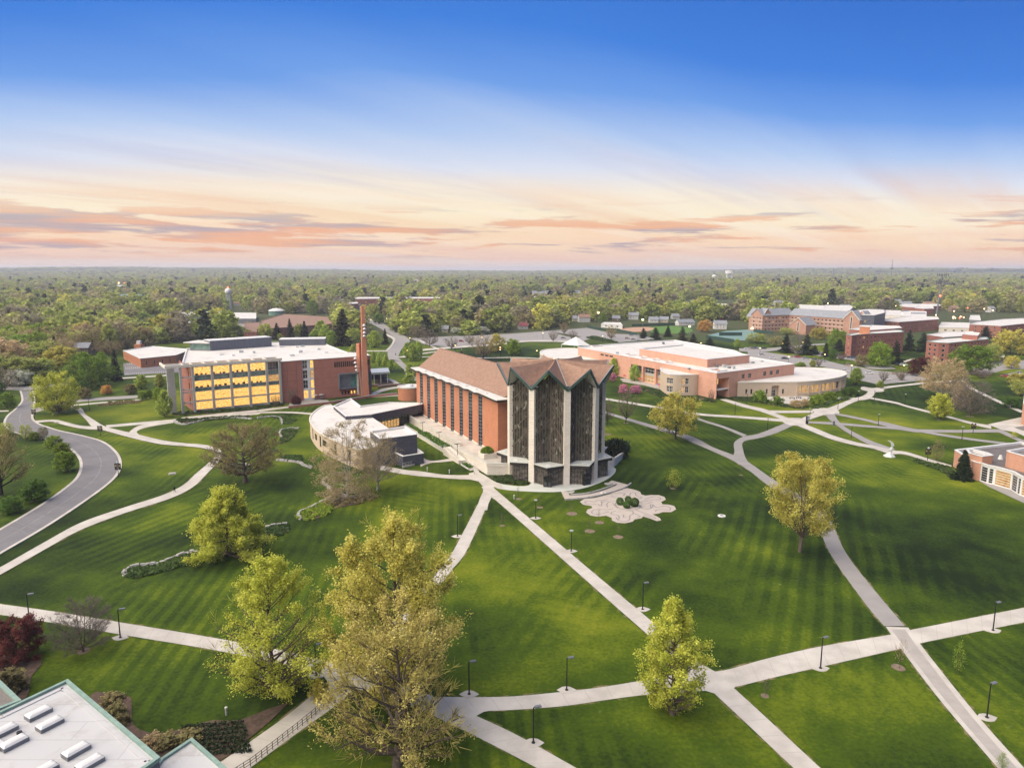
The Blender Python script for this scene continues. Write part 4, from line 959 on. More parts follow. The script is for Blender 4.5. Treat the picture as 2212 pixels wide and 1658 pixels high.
# nave
SB,BAY,WS,AMP,O0,ZN,Z0=27.8,8.06,1.7,.62,11.9,20.3,2.6
for side in(1,-1):
 zig=[(14.9,O0)]
 for i in range(8):s=SB+BAY*i;zig+=[(s,O0-AMP),(s+WS,O0)]
 zig+=[(92,O0-AMP)]
 for i in range(0,len(zig)-1,2):
  (s0,f0),(s1,f1)=zig[i],zig[i+1]
  m=MB();a,b=N(s0,f0*side),N(s1,f1*side)
  if side==1:a,b=b,a
  zl=0 if side==-1 else 0
  m.quad(a,b,b+Vector((0,0,ZN)),a+Vector((0,0,ZN)));m.build('brick_panel',BRICK_O,chapel)
  if side==1 or i>8:
   pl=MB();a2,b2=N(s0,(f0+.14)*side),N(s1,(f1+.14)*side);pl.beam(a2+Vector((0,0,Z0+.3)),b2+Vector((0,0,Z0+.3)),.25,.5);pl.build('stone_plinth',STONE,chapel)
 if side==1:
  for i in range(1,len(zig)-1,2):
   (s0,f0),(s1,f1)=zig[i],zig[i+1];a,b=N(s1,f1),N(s0,f0);L=(b-a).length;d=(b-a)/L;n=Vector((d.y,-d.x,0))
   W=lambda x,z,o=0.0:a+d*x+n*o+Vector((0,0,z));fm=MB()
   for x in(0,L/2-.05,L-.1):fm.quad(W(x,Z0,.05),W(x+.1,Z0,.05),W(x+.1,ZN-.5,.05),W(x,ZN-.5,.05))
   for j in range(15):
    z=Z0+.2+j*1.18;fm.quad(W(0,z,.06),W(L,z,.06),W(L,z+.2,.06),W(0,z+.2,.06))
    fm.beam(W(-.0,z+.1,.1),W(-.75,z+.1,.45),.09,.09)
   wn=fm.build('strip_window',GREYM,chapel);p_=MB();p_.quad(W(0,Z0),W(L,Z0),W(L,ZN-.5),W(0,ZN-.5));p_.build('pane',GLASS,wn)
    # deep flat eave following the saw tooth
 out=[(12.2,O0+1.7),(14.2,O0+1.7)]
 for i in range(8):s=SB+BAY*i;out+=[(s-.2,O0-AMP+1.5),(s+WS-.6,O0+1.75)]
 out+=[(94.5,O0-AMP+1.5),(94.5,8.7),(12.2,8.7)]
 m=MB();m.prism([N(s,f*side).to_tuple()[:2]for s,f in out],ZN-.15,ZN+.45,True);ev=m.build('eave',DARKM,chapel)
 m=MB();m.prism([N(s,(f+.05 if f>9 else f)*side).to_tuple()[:2]for s,f in out],ZN+.452,ZN+.62);m.build('eave_roof',WHITE_ROOF,ev)
 for i in range(8):
  m=MB();q=N(SB+BAY*i-3.3,11.2*side);m.box((q.x,q.y),1.0,.7,ZN+.62,ZN+.95,.4);m.build('roof_vent',WHITE,ev)
def Pz(s,f,z):return N(s,f,z)
ZR=28.2
m=MB();RS=24
for side in(1,-1):
 for i in range(RS):
  s0,s1=15.5+(94.2-15.5)*i/RS,15.5+(94.2-15.5)*(i+1)/RS
  a,b,c,d=Pz(s0,9.4*side,ZN+.75),Pz(s1,9.4*side,ZN+.75),Pz(s1,0,ZR),Pz(s0,0,ZR);m.quad(a,b,c,d)
 m.tri(Pz(15.5,9.4*side,ZN+.75),Pz(15.5,0,ZR),Pz(9.5,0,ZR));m.tri(Pz(15.5,9.4*side,ZN+.75),Pz(9.5,0,ZR),Pz(11.5,4.0*side,ZN+.75))
m.build('nave_roof',SHING,chapel)
m=MB();m.beam(Pz(12,0,ZR+.05),Pz(94.4,0,ZR+.05),.35,.18);m.build('ridge_cap',SHING,chapel)
m=MB();a,b=N(92,O0-AMP),N(92,-O0+AMP)
m.add([b,a,a+Vector((0,0,ZN)),Pz(92,9.2,ZN+.4),Pz(92,0,ZR-.4),Pz(92,-9.2,ZN+.4),b+Vector((0,0,ZN))],[tuple(range(7))]);m.build('end_wall',BRICK_O,chapel)
for side in(1,-1):
 m=MB();a,b=N(14.9,O0*side),N(14.9,3.5*side);m.quad(a,b,b+Vector((0,0,ZN)),a+Vector((0,0,ZN)));m.build('front_wall',BRICK_O,chapel)
 m=MB();m.beam(N(13.6,(O0+1.6)*side,ZN+.1),N(13.6,4*side,ZN+.1),.5,.7);m.build('front_fascia',DARKM,chapel)
# terrace with stone retaining walls, planters, ramp and steps
terr=thing('terrace','raised stone terrace with parapet walls along the left side of the chapel nave','terrace',(-8,202,0))
TP=[N(5.4,20.1),N(14,20.1),N(31,20.3),N(31.6,17.4),N(52,17.6),N(84,17.8),N(84,10.5),N(14,10.5),N(13,4),star(-1.5,RV-.6)]
m=MB();m.prism([(p.x,p.y)for p in TP],0,Z0-.05);m.build('retaining_wall',STONE,terr)
m=MB();m.add([(p.x,p.y,Z0)for p in ccw([(q.x,q.y)for q in inset([(p.x,p.y)for p in TP],.1)])and[Vector((q.x,q.y,0))for q in inset([(p.x,p.y)for p in TP],.1)]],[tuple(range(len(TP)))]);m.build('paving',CONC,terr)
m=MB()
for a,b in((TP[0],TP[1]),(TP[1],TP[2]),(TP[3],TP[4]),(TP[4],TP[5]),(TP[9],TP[0])):m.beam(a+Vector((0,0,Z0+.45)),b+Vector((0,0,Z0+.45)),.42,.9)
m.build('parapet',STONE,terr)
m=MB()
for a,b in((TP[0],TP[1]),(TP[1],TP[2]),(TP[3],TP[4]),(TP[4],TP[5]),(TP[9],TP[0])):m.beam(a+Vector((0,0,Z0+.96)),b+Vector((0,0,Z0+.96)),.55,.12)
m.build('coping',CONCG,terr)
# low planter beds with stone sides beside the walk
def planter(name,label,s0,s1,o0,o1,h,pl=40,parent=None):
 t_=thing(name,label,'planter',N((s0+s1)/2,(o0+o1)/2))
 P=[N(s0,o0),N(s1,o0),N(s1,o1),N(s0,o1)]
 m=MB();i_=inset([(p.x,p.y)for p in P],.35)
 m.prism([(p.x,p.y)for p in P],0,h-.25);m.build('stone_side',STONE,t_)
 m=MB();PP=[V2(p)for p in ccw([(p.x,p.y)for p in P])]
 for k in range(4):
  a,b,c,d=PP[k],PP[(k+1)%4],i_[(k+1)%4],i_[k];z=Vector((0,0,h));z2=Vector((0,0,h-.25))
  m.quad(a+z,b+z,c+z,d+z);m.quad(a+z2,b+z2,b+z,a+z);m.quad(c+z2,d+z2,d+z,c+z)
 m.build('rim',CONCG,t_)
 m=MB()
 for k in range(pl*22):
  u,v=random.random(),random.random();p=i_[0].lerp(i_[1],u).lerp(i_[3].lerp(i_[2],u),v)+Vector((0,0,h-.2+random.random()*.6));d1=Vector((random.gauss(0,1),random.gauss(0,1),random.gauss(0,.6))).normalized()*.2;d2=d1.cross(Vector((random.gauss(0,1),random.gauss(0,1),1))).normalized()*.16
  m.quad(p-d1-d2,p+d1-d2,p+d1+d2,p-d1+d2)
 m.build('shrubs',LEAF['g'],t_,kind='stuff');return t_
planter('planter_bed','long stone sided planting bed between the chapel terrace and the sloping walk',34,62,18.2,22.3,1.3,60)
planter('planter_bed','short planting bed at the far end of the chapel terrace',64,80,18.4,21.0,.9,30)
planter('planter_bed','small planting patch at the head of the steps by the chapel terrace',13,19,20.6,23.0,.35,14)
t_=thing('stone_planter','square stone planter with a bushy shrub on the chapel terrace','planter',N(15,15.6,Z0))
q=N(15,15.6);m=MB();m.box((q.x,q.y),4.2,4.2,Z0,Z0+1.6,math.atan2(AX.y,AX.x));m.build('stone_side',STONE,t_)
m=MB();random.seed(3)
for k in range(1500):
 a=random.uniform(0,6.28);b=random.random()**.5;r=2.1*b;hh=1.9*math.sqrt(max(0,1-b*b))*random.uniform(.5,1)
 p=Vector((q.x+r*math.cos(a),q.y+r*math.sin(a),Z0+1.5+hh));d1=Vector((random.gauss(0,1),random.gauss(0,1),random.gauss(0,.6))).normalized()*.16;d2=d1.cross(Vector((random.gauss(0,1),random.gauss(0,1),1))).normalized()*.13
 m.quad(p-d1-d2,p+d1-d2,p+d1+d2,p-d1+d2)
m.build('shrub',LEAF['mg'],t_)
t_=thing('ramp_wall','low stone ramp with metal handrail against the chapel terrace','ramp',N(26,22));m=MB()
P=[N(20,20.5),N(33,20.5),N(33,23.2),N(20,23.2)];m.prism([(p.x,p.y)for p in P],0,[1.1,2.5,2.5,1.1]);m.build('ramp',STONE,t_)
m=MB()
for o in(20.8,23.0):
 m.beam(N(20,o,2.1),N(33,o,3.5),.08,.08);m.beam(N(20,o,1.6),N(33,o,3.0),.06,.06)
 for i in range(8):m.beam(N(20+i*1.85,o,1.1+i*.2),N(20+i*1.85,o,2.1+i*.2),.07,.07)
m.build('handrail',STEEL,t_)
t_=thing('steps','flight of pale concrete steps at the corner of the chapel retaining wall','steps',G('Z3',575,1125));
for i in range(9):
 a,b=G('Z3',520+i*11,1090+i*9.5),G('Z3',590+i*7,1075+i*11);c,d=G('Z3',600+i*7,1086+i*11),G('Z3',531+i*11,1099.5+i*9.5)
 m=MB();m.prism([(p.x,p.y)for p in(a,b,c,d)],0,1.0-i*.11);m.build('step',CONC,t_)
m=MB();p0,p1=G('Z3',560,1075),G('Z3',635,1170)
m.beam(p0+Vector((0,0,1.9)),p1+Vector((0,0,.9)),.07,.07);m.beam(p0,p0+Vector((0,0,1.9)),.07,.07);m.beam(p1,p1+Vector((0,0,.9)),.07,.07);m.build('handrail',STEEL,t_)
# crescent wall with the dark yew behind on the right
t_=thing('crescent_wall','pale stone retaining wall sweeping up to a point behind the chapel on the right','wall',G('Z6',880,280));m=MB()
base=cat_rom([G('Z6',770,285),G('Z6',860,288),G('Z6',930,275),G('Z6',975,255),G('Z6',1040,190),G('Z6',1085,150)],5);n=len(base)
for i in range(n-1):
 a,b=base[i],base[i+1];h0,h1=4.2-2.3*(i/n),4.2-2.3*((i+1)/n);nrm=Vector(((b-a).y,-(b-a).x,0)).normalized()*-.6
 m.add([a,b,b+Vector((.6,.6,h1)),a+Vector((.6,.6,h0)),a+nrm,b+nrm,b+nrm+Vector((.6,.6,h1)),a+nrm+Vector((.6,.6,h0))],[(0,1,2,3),(3,2,6,7),(5,4,7,6)])
m.build('wall',STONE,t_)

# ================================================================== WORSHIP ANNEX (curved white roof)
annex=thing('annex_building','low building with curved white roof, dark slate blocks and glass link to the chapel','building',(-50,240,0))
ZC=6.2
oc=[(580,1125),(430,1083),(260,1010),(150,950),(90,890),(57,825),(78,770),(135,720),(200,685),(265,672)]
arc=cat_rom([G('Z2',x,y,ZC)for x,y in oc],5);arc=[Vector((p.x,p.y,0))for p in arc]
inner=[V2(G('Z2',x,y,ZC))for x,y in((300,690),(412,812),(665,792),(835,905),(655,938),(755,1010),(722,1083))]
full=arc+inner
m=MB();n=len(full)
nseg=len(arc)-1
for i in range(nseg):
 a,b=arc[i],arc[i+1];m.quad(b,a,a+Vector((0,0,ZC)),b+Vector((0,0,ZC)))
m.build('curved_wall',TANB,annex)
m=MB();m.add([(p.x,p.y,ZC-.1)for p in full],[tuple(range(n))]);ro=m.build('curved_roof',WHITE_ROOF,annex);fixnormal(ro)
m=MB()
for i in range(nseg):m.beam(arc[i]+Vector((0,0,ZC-.05)),arc[i+1]+Vector((0,0,ZC-.05)),.5,.35)
m.beam(arc[0]+Vector((0,0,ZC-.05)),V2(inner[-1])+Vector((0,0,ZC-.05)),.5,.35);m.build('roof_edge',CREAMP,annex)
m=MB();m.quad(arc[0],V2(inner[-1]),V2(inner[-1])+Vector((0,0,ZC)),arc[0]+Vector((0,0,ZC)));m.build('end_wall',TANB,annex)
for i,hgt in((4,1),(8,1),(12,2),(14,1),(17,2),(20,1)):  # tall windows in the curved wall
 a,b=arc[i],arc[i+1];d=(a-b).normalized();nn=Vector((d.y,-d.x,0));c=(a+b)/2+nn*.06
 m=MB();q=d*(.7 if hgt==1 else 1.6);z0,z1=(1.5,5.2)if hgt==1 else(2.6,4.6)
 m.quad(c-q+Vector((0,0,z0)),c+q+Vector((0,0,z0)),c+q+Vector((0,0,z1)),c-q+Vector((0,0,z1)));w_=m.build('window',DARKM,annex)
 m=MB();q*=.86;c=c+nn*.02;z0+=.15;z1-=.15;m.quad(c-q+Vector((0,0,z0)),c+q+Vector((0,0,z0)),c+q+Vector((0,0,z1)),c-q+Vector((0,0,z1)));m.build('pane',GLASS,w_)
def block(parent,pts,fr,z,z0,wallmat,roofmat=WHITE_ROOF,cap=WHITE,cap_w=.5,drop=.7,name='block',basez=None):
 P=[V2(G(fr,x,y,z))for x,y in pts];P=[V2(p)for p in ccw([(p.x,p.y)for p in P])]
 m=MB()
 for i in range(len(P)):a,b=P[i],P[(i+1)%len(P)];m.quad(a+Vector((0,0,z0)),b+Vector((0,0,z0)),b+Vector((0,0,z-.02)),a+Vector((0,0,z-.02)))
 m.build(name,wallmat,parent);flat_roof(parent,[(p.x,p.y)for p in P],z,roofmat,cap,cap_w,drop);return P
block(annex,[(755,1010),(1115,965),(1000,884),(652,935)],'Z2',8.6,0,SLATE,name='slate_block')
block(annex,[(460,612),(560,687),(830,650),(1165,655),(1168,668),(668,768),(414,788),(290,686)],'Z2',7.5,4.5,SLATE,name='link_roof_block',drop=.5)
P=block(annex,[(975,1182),(1180,1150),(1125,1108),(880,1140)],'Z2',3.6,0,SLATE,GRAVEL,drop=1.5,name='slate_annex')
m=MB();q=G('Z2',1010,1150,2.2);m.box((q.x,q.y),6,1.4,2.1,3.1,.3);m.build('skylight_glass',TEAL,annex)
# glazed link facing the walk
a,b=V2(G('Z2',668,772,7)),V2(G('Z2',1168,672,7));b0=b
w_,P_=wall(annex,'link_wall',a,b,0,7.0,BLACKM,[(.4,(b-a).length-.4,.3,6.7)],.4);L=(b-a).length
nb=17
for i in range(nb):
 x0,x1=.4+(L-.8)*i/nb,.4+(L-.8)*(i+1)/nb
 for z0,z1,mt in((.3,3.4,GLASS if i>8 or i in(0,1)else LITD),(3.4,5.1,GLASSG),(5.1,6.7,GLASSG)):window(annex,P_,x0,x1,z0,z1,1,1,BLACKM,mt,.35,.12)
drum=thing('round_tower','short round orange brick drum with domed skylight beside the far end of the chapel','building',(-50,321,0))
m=MB();q=G('Z2',1032,640);q=Vector((q.x,q.y,0));rr=5.6;q=q+Vector((0,rr*.9,0))
m.lathe((q.x,q.y,0),[(rr,0),(rr,6.2)],32);m.build('wall',BRICK_O,drum)
m=MB();m.lathe((q.x,q.y,0),[(rr+.15,5.9),(rr+.15,6.4),(rr-.4,6.4),(rr-.4,6.1),(0,6.12)],32);m.build('roof',WHITE_ROOF,drum)
m=MB();m.lathe((q.x,q.y,6.1),[(1.7,0),(1.7,.5),(1.3,.9),(0,1.15)],16);m.build('skylight',WHITE,drum,smooth=True)
# railing and low wall in front of the slate block
t_=thing('railing','pale steel railing on the low wall in front of the slate block','railing',G('Z2',1080,1260));m=MB()
P=[G('Z2',975,1300),G('Z2',1190,1250)]
m.beam(P[0]+Vector((0,0,.3)),P[1]+Vector((0,0,.3)),.35,.6);m.build('low_wall',CONC,t_)
m=MB();m.beam(P[0]+Vector((0,0,1.5)),P[1]+Vector((0,0,1.5)),.08,.08);m.beam(P[0]+Vector((0,0,1.05)),P[1]+Vector((0,0,1.05)),.05,.05)
for i in range(9):p=P[0].lerp(P[1],i/8);m.beam(p+Vector((0,0,.6)),p+Vector((0,0,1.5)),.07,.07)
m.build('rail',STEEL,t_)

# ================================================================== BELL TOWER
q=G('Y3',280,1600);bt=thing('bell_tower','tall slender twin slab brick bell tower with bells hung between the slabs','bell tower',(q.x,q.y,0))
def slab_tower(x,y,w0,w1,d,z1,rot):
 m=MB();ca,sa=math.cos(rot),math.sin(rot)
 pts=[]
 for z,w_ in((0,w0),(z1,w1)):
  for a,b in((-w_/2,-d/2),(w_/2,-d/2),(w_/2,d/2),(-w_/2,d/2)):pts.append((x+a*ca-b*sa,y+a*sa+b*ca,z))
 m.add(pts,[(0,1,5,4),(1,2,6,5),(2,3,7,6),(3,0,4,7),(4,5,6,7)]);return m
slab_tower(q.x+1.3,q.y,3.1,1.5,2.2,43.6,.35).build('tall_slab',BRICK_C,bt)
slab_tower(q.x-1.6,q.y+1.8,2.8,1.7,1.6,25.5,-.5).build('short_slab',BRICK_C,bt)
m=MB();m.beam((q.x-.2,q.y-1.3,1),(q.x+.9,q.y-.9,28),.7,.2);m.beam((q.x-2.2,q.y-.4,1),(q.x-2.4,q.y+.8,12.2),.9,.2);m.build('concrete_inset',COLC,bt)
for(dx,z)in((2.1,34.2),(2.3,32.6),(2.2,30.8),(2.1,29.2),(-2.6,18.5),(-2.7,16.4),(-2.4,14.6),(-2.3,12.9)):
 m=MB();m.lathe((q.x+dx,q.y-1.6,z),[(.95,0),(.8,.18),(.55,.5),(.35,.8),(0,.95)],12);bl=m.build('bell',STEEL,bt)
 m=MB();m.beam((q.x+dx-.1,q.y-1.6,z+.95),(q.x+dx-.1,q.y+.2,z+.95),.15,.15);m.build('bell_arm',GREYM,bl)

# ================================================================== LIBRARY (lit glass front)
lib=thing('library_building','large brick library with golden lit glass front behind concrete columns','building',(-120,310,0))
d=Vector((.824,.566,0));nb_=Vector((-.566,.824,0))
P2=Vector((-135.5,294.0,0));col_s=[-4.8,0,7.7,15.4,23.1,30.8,36.6]
def LP(s,k=0.0,z=0.0):return P2+d*s+nb_*k+Vector((0,0,z))
ZL_=20.4
for s in col_s:
 m=MB();c=LP(s,.3);m.box((c.x,c.y),.95,1.2,0,ZL_-.6,math.atan2(d.y,d.x));m.build('column',COLC,lib)
m=MB();c=LP(-7.9,5.2);m.box((c.x,c.y),3.0,1.2,0,ZL_-.6,math.atan2(d.y,d.x));m.build('end_column',COLC,lib)
for z in(15.5,10.2,4.6,9.0):
 m=MB();m.beam(LP(-4.8,.3,z),LP(0,.3,z),.5,.5);m.build('cross_beam',COLC,lib)
m=MB();m.beam(LP(-4.8,.35,4.7),LP(36.6,.35,4.7),.35,.4);m.build('front_beam',COLC,lib)
# glazed bays behind the columns
L=37.2;xs=[0.2]+[s+0 for s in(7.7,15.4,23.1,30.8,36.8)]
levels=[(.9,4.5,LIT,7,1),(4.9,8.7,LIT,7,2),(8.9,10.2,GLASSG,6,1),(10.4,13.4,LIT,4,1),(13.6,15.5,GLASSG,6,1),(15.8,19.3,LIT,4,1)]
ops=[]
for i in range(5):
 for z0,z1,mt,nx,nzz in levels:ops.append((xs[i]+.15,xs[i+1]-.15,z0,z1))
w_,P_=wall(lib,'front_wall',LP(0,1.6),LP(37.2,1.6),0,ZL_-.8,COLC,ops,.5)
for i in range(5):
 for z0,z1,mt,nx,nzz in levels:
  mm=mt
  if i==4 and z0>15:mm=GLASS
  if i==4 and 9<z0<13.5 and mt is LIT:mm=LITD
  window(lib,P_,xs[i]+.15,xs[i+1]-.15,z0,z1,nx,nzz,COLC,mm,.4,.07)
# furniture silhouettes standing inside on the ledges
for i in range(4):
 for zb in(10.45,15.85):
  for k in range(3):
   m=MB();s=xs[i]+1.3+k*2.1+random.uniform(-.4,.4);c=LP(s,1.95,0);m.box((c.x,c.y),random.uniform(.6,1.2),.12,zb,zb+random.uniform(.5,.9),math.atan2(d.y,d.x));m.build('study_chair',DARKM,lib)
w_,P_=wall(lib,'left_wall',LP(-.4,30),LP(-.4,1.6),0,ZL_-.8,BRICK_D,[(21,24,14,19),(21,24,8.5,12),(21,24,2,6)],.4)
for o in((21,24,14,19),(21,24,8.5,12),(21,24,2,6)):window(lib,P_,*o,2,2,GREYM,LITD,.4)
m=MB();m.quad(LP(-.4,1.62),LP(0,1.62),LP(0,1.62,ZL_-.8),LP(-.4,1.62,ZL_-.8));m.build('brick_corner',BRICK_R,lib)
# trellis (pergola) over the front
m=MB()
m.beam(LP(-10.4,-.4,ZL_),LP(37.6,-.4,ZL_),.5,1.1);m.beam(LP(-10.4,6.2,ZL_),LP(37.6,6.2,ZL_),.5,1.0);m.beam(LP(-10.4,-.6,ZL_),LP(-10.4,14,ZL_),.6,1.1);m.build('roof_beam',CREAMP,lib)
for s in(-3.5,0,5.1,10.2,15.4,20.5,25.7,30.8,37):m=MB();m.beam(LP(s,-.2,ZL_+.1),LP(s,6.0,ZL_+.1),.45,.9);m.build('trellis_beam',CREAMP,lib)
for i in range(7):m=MB();m.beam(LP(-10.2,.4+i*.8,ZL_+.2),LP(-4,.4+i*.8,ZL_+.2),.14,.3);m.build('trellis_slat',CREAMP,lib)
# brick part to the right
ZB=19.2
BP=[V2(G('Z1',x,y,ZB))for x,y in((1112,428),(1295,413),(1396,407),(1885,374),(1845,350),(1690,347),(1545,292),(1500,272))]
BL=[LP(-3.5,30),LP(-3.5,6.2),LP(37.4,6.2)]
roofpoly=[(p.x,p.y)for p in(BL[1],BL[2],BP[0],BP[1],BP[2],BP[3],BP[4],BP[5],BP[6],BP[7])]+[(p.x,p.y)for p in(G('Z1',x_,y_,ZB)for x_,y_ in((1505,240),(1000,262),(480,288),(300,312)))]
flat_roof(lib,roofpoly,ZB+.05,WHITE_ROOF,WHITE,.5,.5)
m=MB();a,b=LP(37.2,1.6),BP[0];m.quad(a,b,b+Vector((0,0,ZB)),a+Vector((0,0,ZB)));m.build('return_wall',BRICK_R,lib)
m=MB();a,b=BP[0],BP[1];m.quad(a,b,b+Vector((0,0,ZB)),a+Vector((0,0,ZB)));m.build('brick_panel',BRICK_R,lib)
m=MB();q=a.lerp(b,.28);m.box((q.x,q.y),.12,.12,0,ZB-.3);q=a.lerp(b,.72);m.box((q.x,q.y),.12,.12,0,ZB-.3);m.build('downpipe',BRICK_D,lib)
a,b=BP[1],BP[2];Lw=(b-a).length;n_=Vector(((b-a).y,-(b-a).x,0)).normalized()
w_,P_=wall(lib,'stair_window_wall',a-n_*.4,b-n_*.4,0,ZB,WHITE,[(.2,Lw*.45,1+j*4.7,4.9+j*4.7)for j in range(4)]+[(Lw*.68,Lw-.1,1+j*4.7,4.9+j*4.7)for j in range(4)],.2)
for j in range(4):
 window(lib,P_,.2,Lw*.45,1+j*4.7,4.9+j*4.7,2,2,WHITE,GLASS if j else LIT,.2,.12);window(lib,P_,Lw*.68,Lw-.1,1+j*4.7,4.9+j*4.7,1,2,WHITE,LIT if j!=2 else LITD,.2,.12)
a,b=BP[2],BP[3];Lw=(b-a).length
slots=[(Lw*(.35+i*.0375),Lw*(.35+i*.0375)+.85,14.6,17.2)for i in range(13)]+[(Lw*(.93+i*.03),Lw*(.93+i*.03)+.8,14.6,17.2)for i in range(2)]
bay_=[(Lw*.43,Lw*.975,4.6,10.9)];sm=[(Lw*(.46+i*.055),Lw*(.46+i*.055)+.9,1.2,2.8)for i in range(6)]
w_,P_=wall(lib,'brick_wall',a,b,0,ZB,BRICK_R,slots+bay_+sm,.35)
for o in slots:window(lib,P_,*o,1,1,DARKM,GLASS,.35,.08)
for i,o in enumerate(sm):window(lib,P_,*o,1,1,DARKM,GLASS if i in(0,1,2)else LIT,.35,.1)
o=bay_[0];m=MB()
for(x0,x1,z0,z1)in((o[0]-.5,o[1]+.4,o[3],o[3]+.7),(o[0]-.5,o[1]+.4,o[2]-.6,o[2]),(o[0]-.6,o[0],o[2]-.6,o[3]),(o[1],o[1]+.5,o[2]-1.5,o[3])):
 pts=[P_(x0,z0,-1.4),P_(x1,z0,-1.4),P_(x1,z1,-1.4),P_(x0,z1,-1.4),P_(x0,z0,.3),P_(x1,z0,.3),P_(x1,z1,.3),P_(x0,z1,.3)]
 m.add(pts,[(0,1,2,3),(3,2,6,7),(1,5,6,2),(4,0,3,7),(5,1,0,4)])
bf=m.build('bay_frame',GREYM,lib)
x1=o[0]+(o[1]-o[0])*.36;m=MB();m.quad(P_(o[0],o[2],-.3),P_(x1,o[2],-.3),P_(x1,o[3],-.3),P_(o[0],o[3],-.3));m.build('panel',GREYM,bf)
for i in range(6):window(lib,P_,x1+(o[1]-x1)*i/6,x1+(o[1]-x1)*(i+1)/6,o[2],o[3],1,2,GREYM,TEAL,-.1,.12)
for pa,pb in((BP[3],BP[4]),(BP[4],BP[5]),(BP[5],BP[6]),(BP[6],BP[7])):
 m=MB();m.quad(pa,pb,pb+Vector((0,0,ZB)),pa+Vector((0,0,ZB)));m.build('side_wall',BRICK_R,lib)
# raised roof blocks, grey panelled
def rblock(pts,z0,z1,mat,name,fr='Z1',zref=None):
 P=[V2(G(fr,x,y,zref or z0))for x,y in pts];m=MB();m.prism([(p.x,p.y)for p in P],z0,z1);o=m.build(name,mat,lib);return P
ba,bb=V2(G('Z1',505,330,19)),V2(G('Z1',1035,292,19));bc=V2(G('Z1',1500,280,19));bz=V2(G('Z1',330,325,19))
for(p,q_,h,nm,mt)in((ba,bb,5.2,'roof_screen',PANEL),(V2(G('Z1',1100,288,19)),bc,3.6,'roof_screen',PANEL)):
 m=MB();dd=(q_-p).normalized();nn=Vector((-dd.y,dd.x,0))*9
 m.prism([(v.x,v.y)for v in(p,q_,q_+nn,p+nn)],18.6,18.6+h);o=m.build(nm,mt,lib)
 m=MB();m.prism([(v.x,v.y)for v in(p-nn*.02,q_-nn*.02,q_+nn*1.02,p+nn*1.02)],18.6+h+.002,18.9+h);m.build('screen_cap',WHITE,o)
 m=MB();Lq=(q_-p).length
 for i in range(int(Lq/1.6)):v=p+dd*(.8+i*1.6)-nn*.003;m.box((v.x,v.y),.08,.06,18.8,18.5+h,math.atan2(dd.y,dd.x))
 m.build('panel_joints',GREYM,o)
p,q_=bz,ba;dd=(q_-p).normalized();nn=Vector((-dd.y,dd.x,0))*10;m=MB();m.prism([(v.x,v.y)for v in(p,q_,q_+nn,p+nn)],18.6,22.6);o=m.build('clerestory',GREYM,lib)
m=MB();m.prism([(v.x,v.y)for v in(p-nn*.12-dd*3,q_-nn*.12,q_+nn*1.1,p+nn*1.1-dd*3)],22.61,23.0,True);m.build('clerestory_roof',WHITE_ROOF,o)
for i in range(5):
 m=MB();Lq=(q_-p).length;a=p+dd*(Lq*(.04+i*.19))-nn*.004;b=p+dd*(Lq*(.04+i*.19)+Lq*.165)-nn*.004;m.quad(a+Vector((0,0,19.4)),b+Vector((0,0,19.4)),b+Vector((0,0,22.2)),a+Vector((0,0,22.2)));m.build('clerestory_window',GLASSG,o)
for i,(x,y)in enumerate(((1255,300),(1210,375),(1120,300),(1300,295),(700,372),(880,350),(600,365),(770,345),(1280,345),(1440,320),(1500,345))):
 c=G('Z1',x,y,19);m=MB();m.box((c.x,c.y),random.uniform(1,2.6),random.uniform(1,2),18.6,19.2+random.random()*.8,.6);m.build('roof_unit',STEEL if i%2 else WHITE,lib)
m=MB()
for i in range(11):c=LP(15+i*2.4,12+(i%3)*3);m.box((c.x,c.y),3.4,1.4,18.7,19.3,math.atan2(d.y,d.x))
m.build('skylight_row',STEEL,lib)
# entrance canopy at the right end
can=thing('entrance_canopy','grey entrance canopy over glass doors at the right end of the library','canopy',G('Z1',1970,590))
cp=[V2(G('Z1',x,y,5.5))for x,y in((1890,535),(2055,525),(2040,490),(1890,500))]
m=MB();m.prism([(p.x,p.y)for p in cp],5.2,6.2,True);m.build('roof',STEEL,can)
for k in range(3):p=cp[0].lerp(cp[1],.15+k*.35);m=MB();m.box((p.x,p.y+1),.35,.35,0,5.2);m.build('column',WHITE,can)
m=MB();a,b=V2(cp[3]),V2(cp[2]);m.quad(a,b,b+Vector((0,0,5.2)),a+Vector((0,0,5.2)));m.build('glass_wall',GLASS,can)
# stairs and garden walls in front of the library
for i,(pts,lb)in enumerate(((((1460,735),(1790,700),(1900,640),(1960,645)),'stepped brick stair wall climbing to the library entrance beside the bell tower'),(((1180,830),(1550,790),(1900,735),(2120,715)),'long low brick garden wall in front of the library patio'),(((1955,655),(2150,630)),'low brick wall edging the raised entrance bed'))):
 P=[G('Z1',*p)for p in pts];t_=thing('garden_wall',lb,'wall',P[0]);m=MB()
 for a,b in zip(P,P[1:]):m.beam(a+Vector((0,0,.5)),b+Vector((0,0,.5)),.45,1.0)
 m.build('wall',BRICK_R,t_);m=MB()
 for a,b in zip(P,P[1:]):m.beam(a+Vector((0,0,1.06)),b+Vector((0,0,1.06)),.6,.12)
 m.build('coping',CONC,t_)
patch('patio',[('Z1',1180,815),('Z1',1190,785),('Z1',1400,750),('Z1',1520,760),('Z1',1540,785)],PAVG)
patch('mulch_bed',[('Z1',1900,590),('Z1',2020,570),('Z1',2160,625),('Z1',1960,640)],MULCH)
ribbon('path',[('Z1',2000,560),('Z1',2100,590),('Z1',2165,640)],[('Z1',1990,575),('Z1',2070,600),('Z1',2130,650)],CONC)
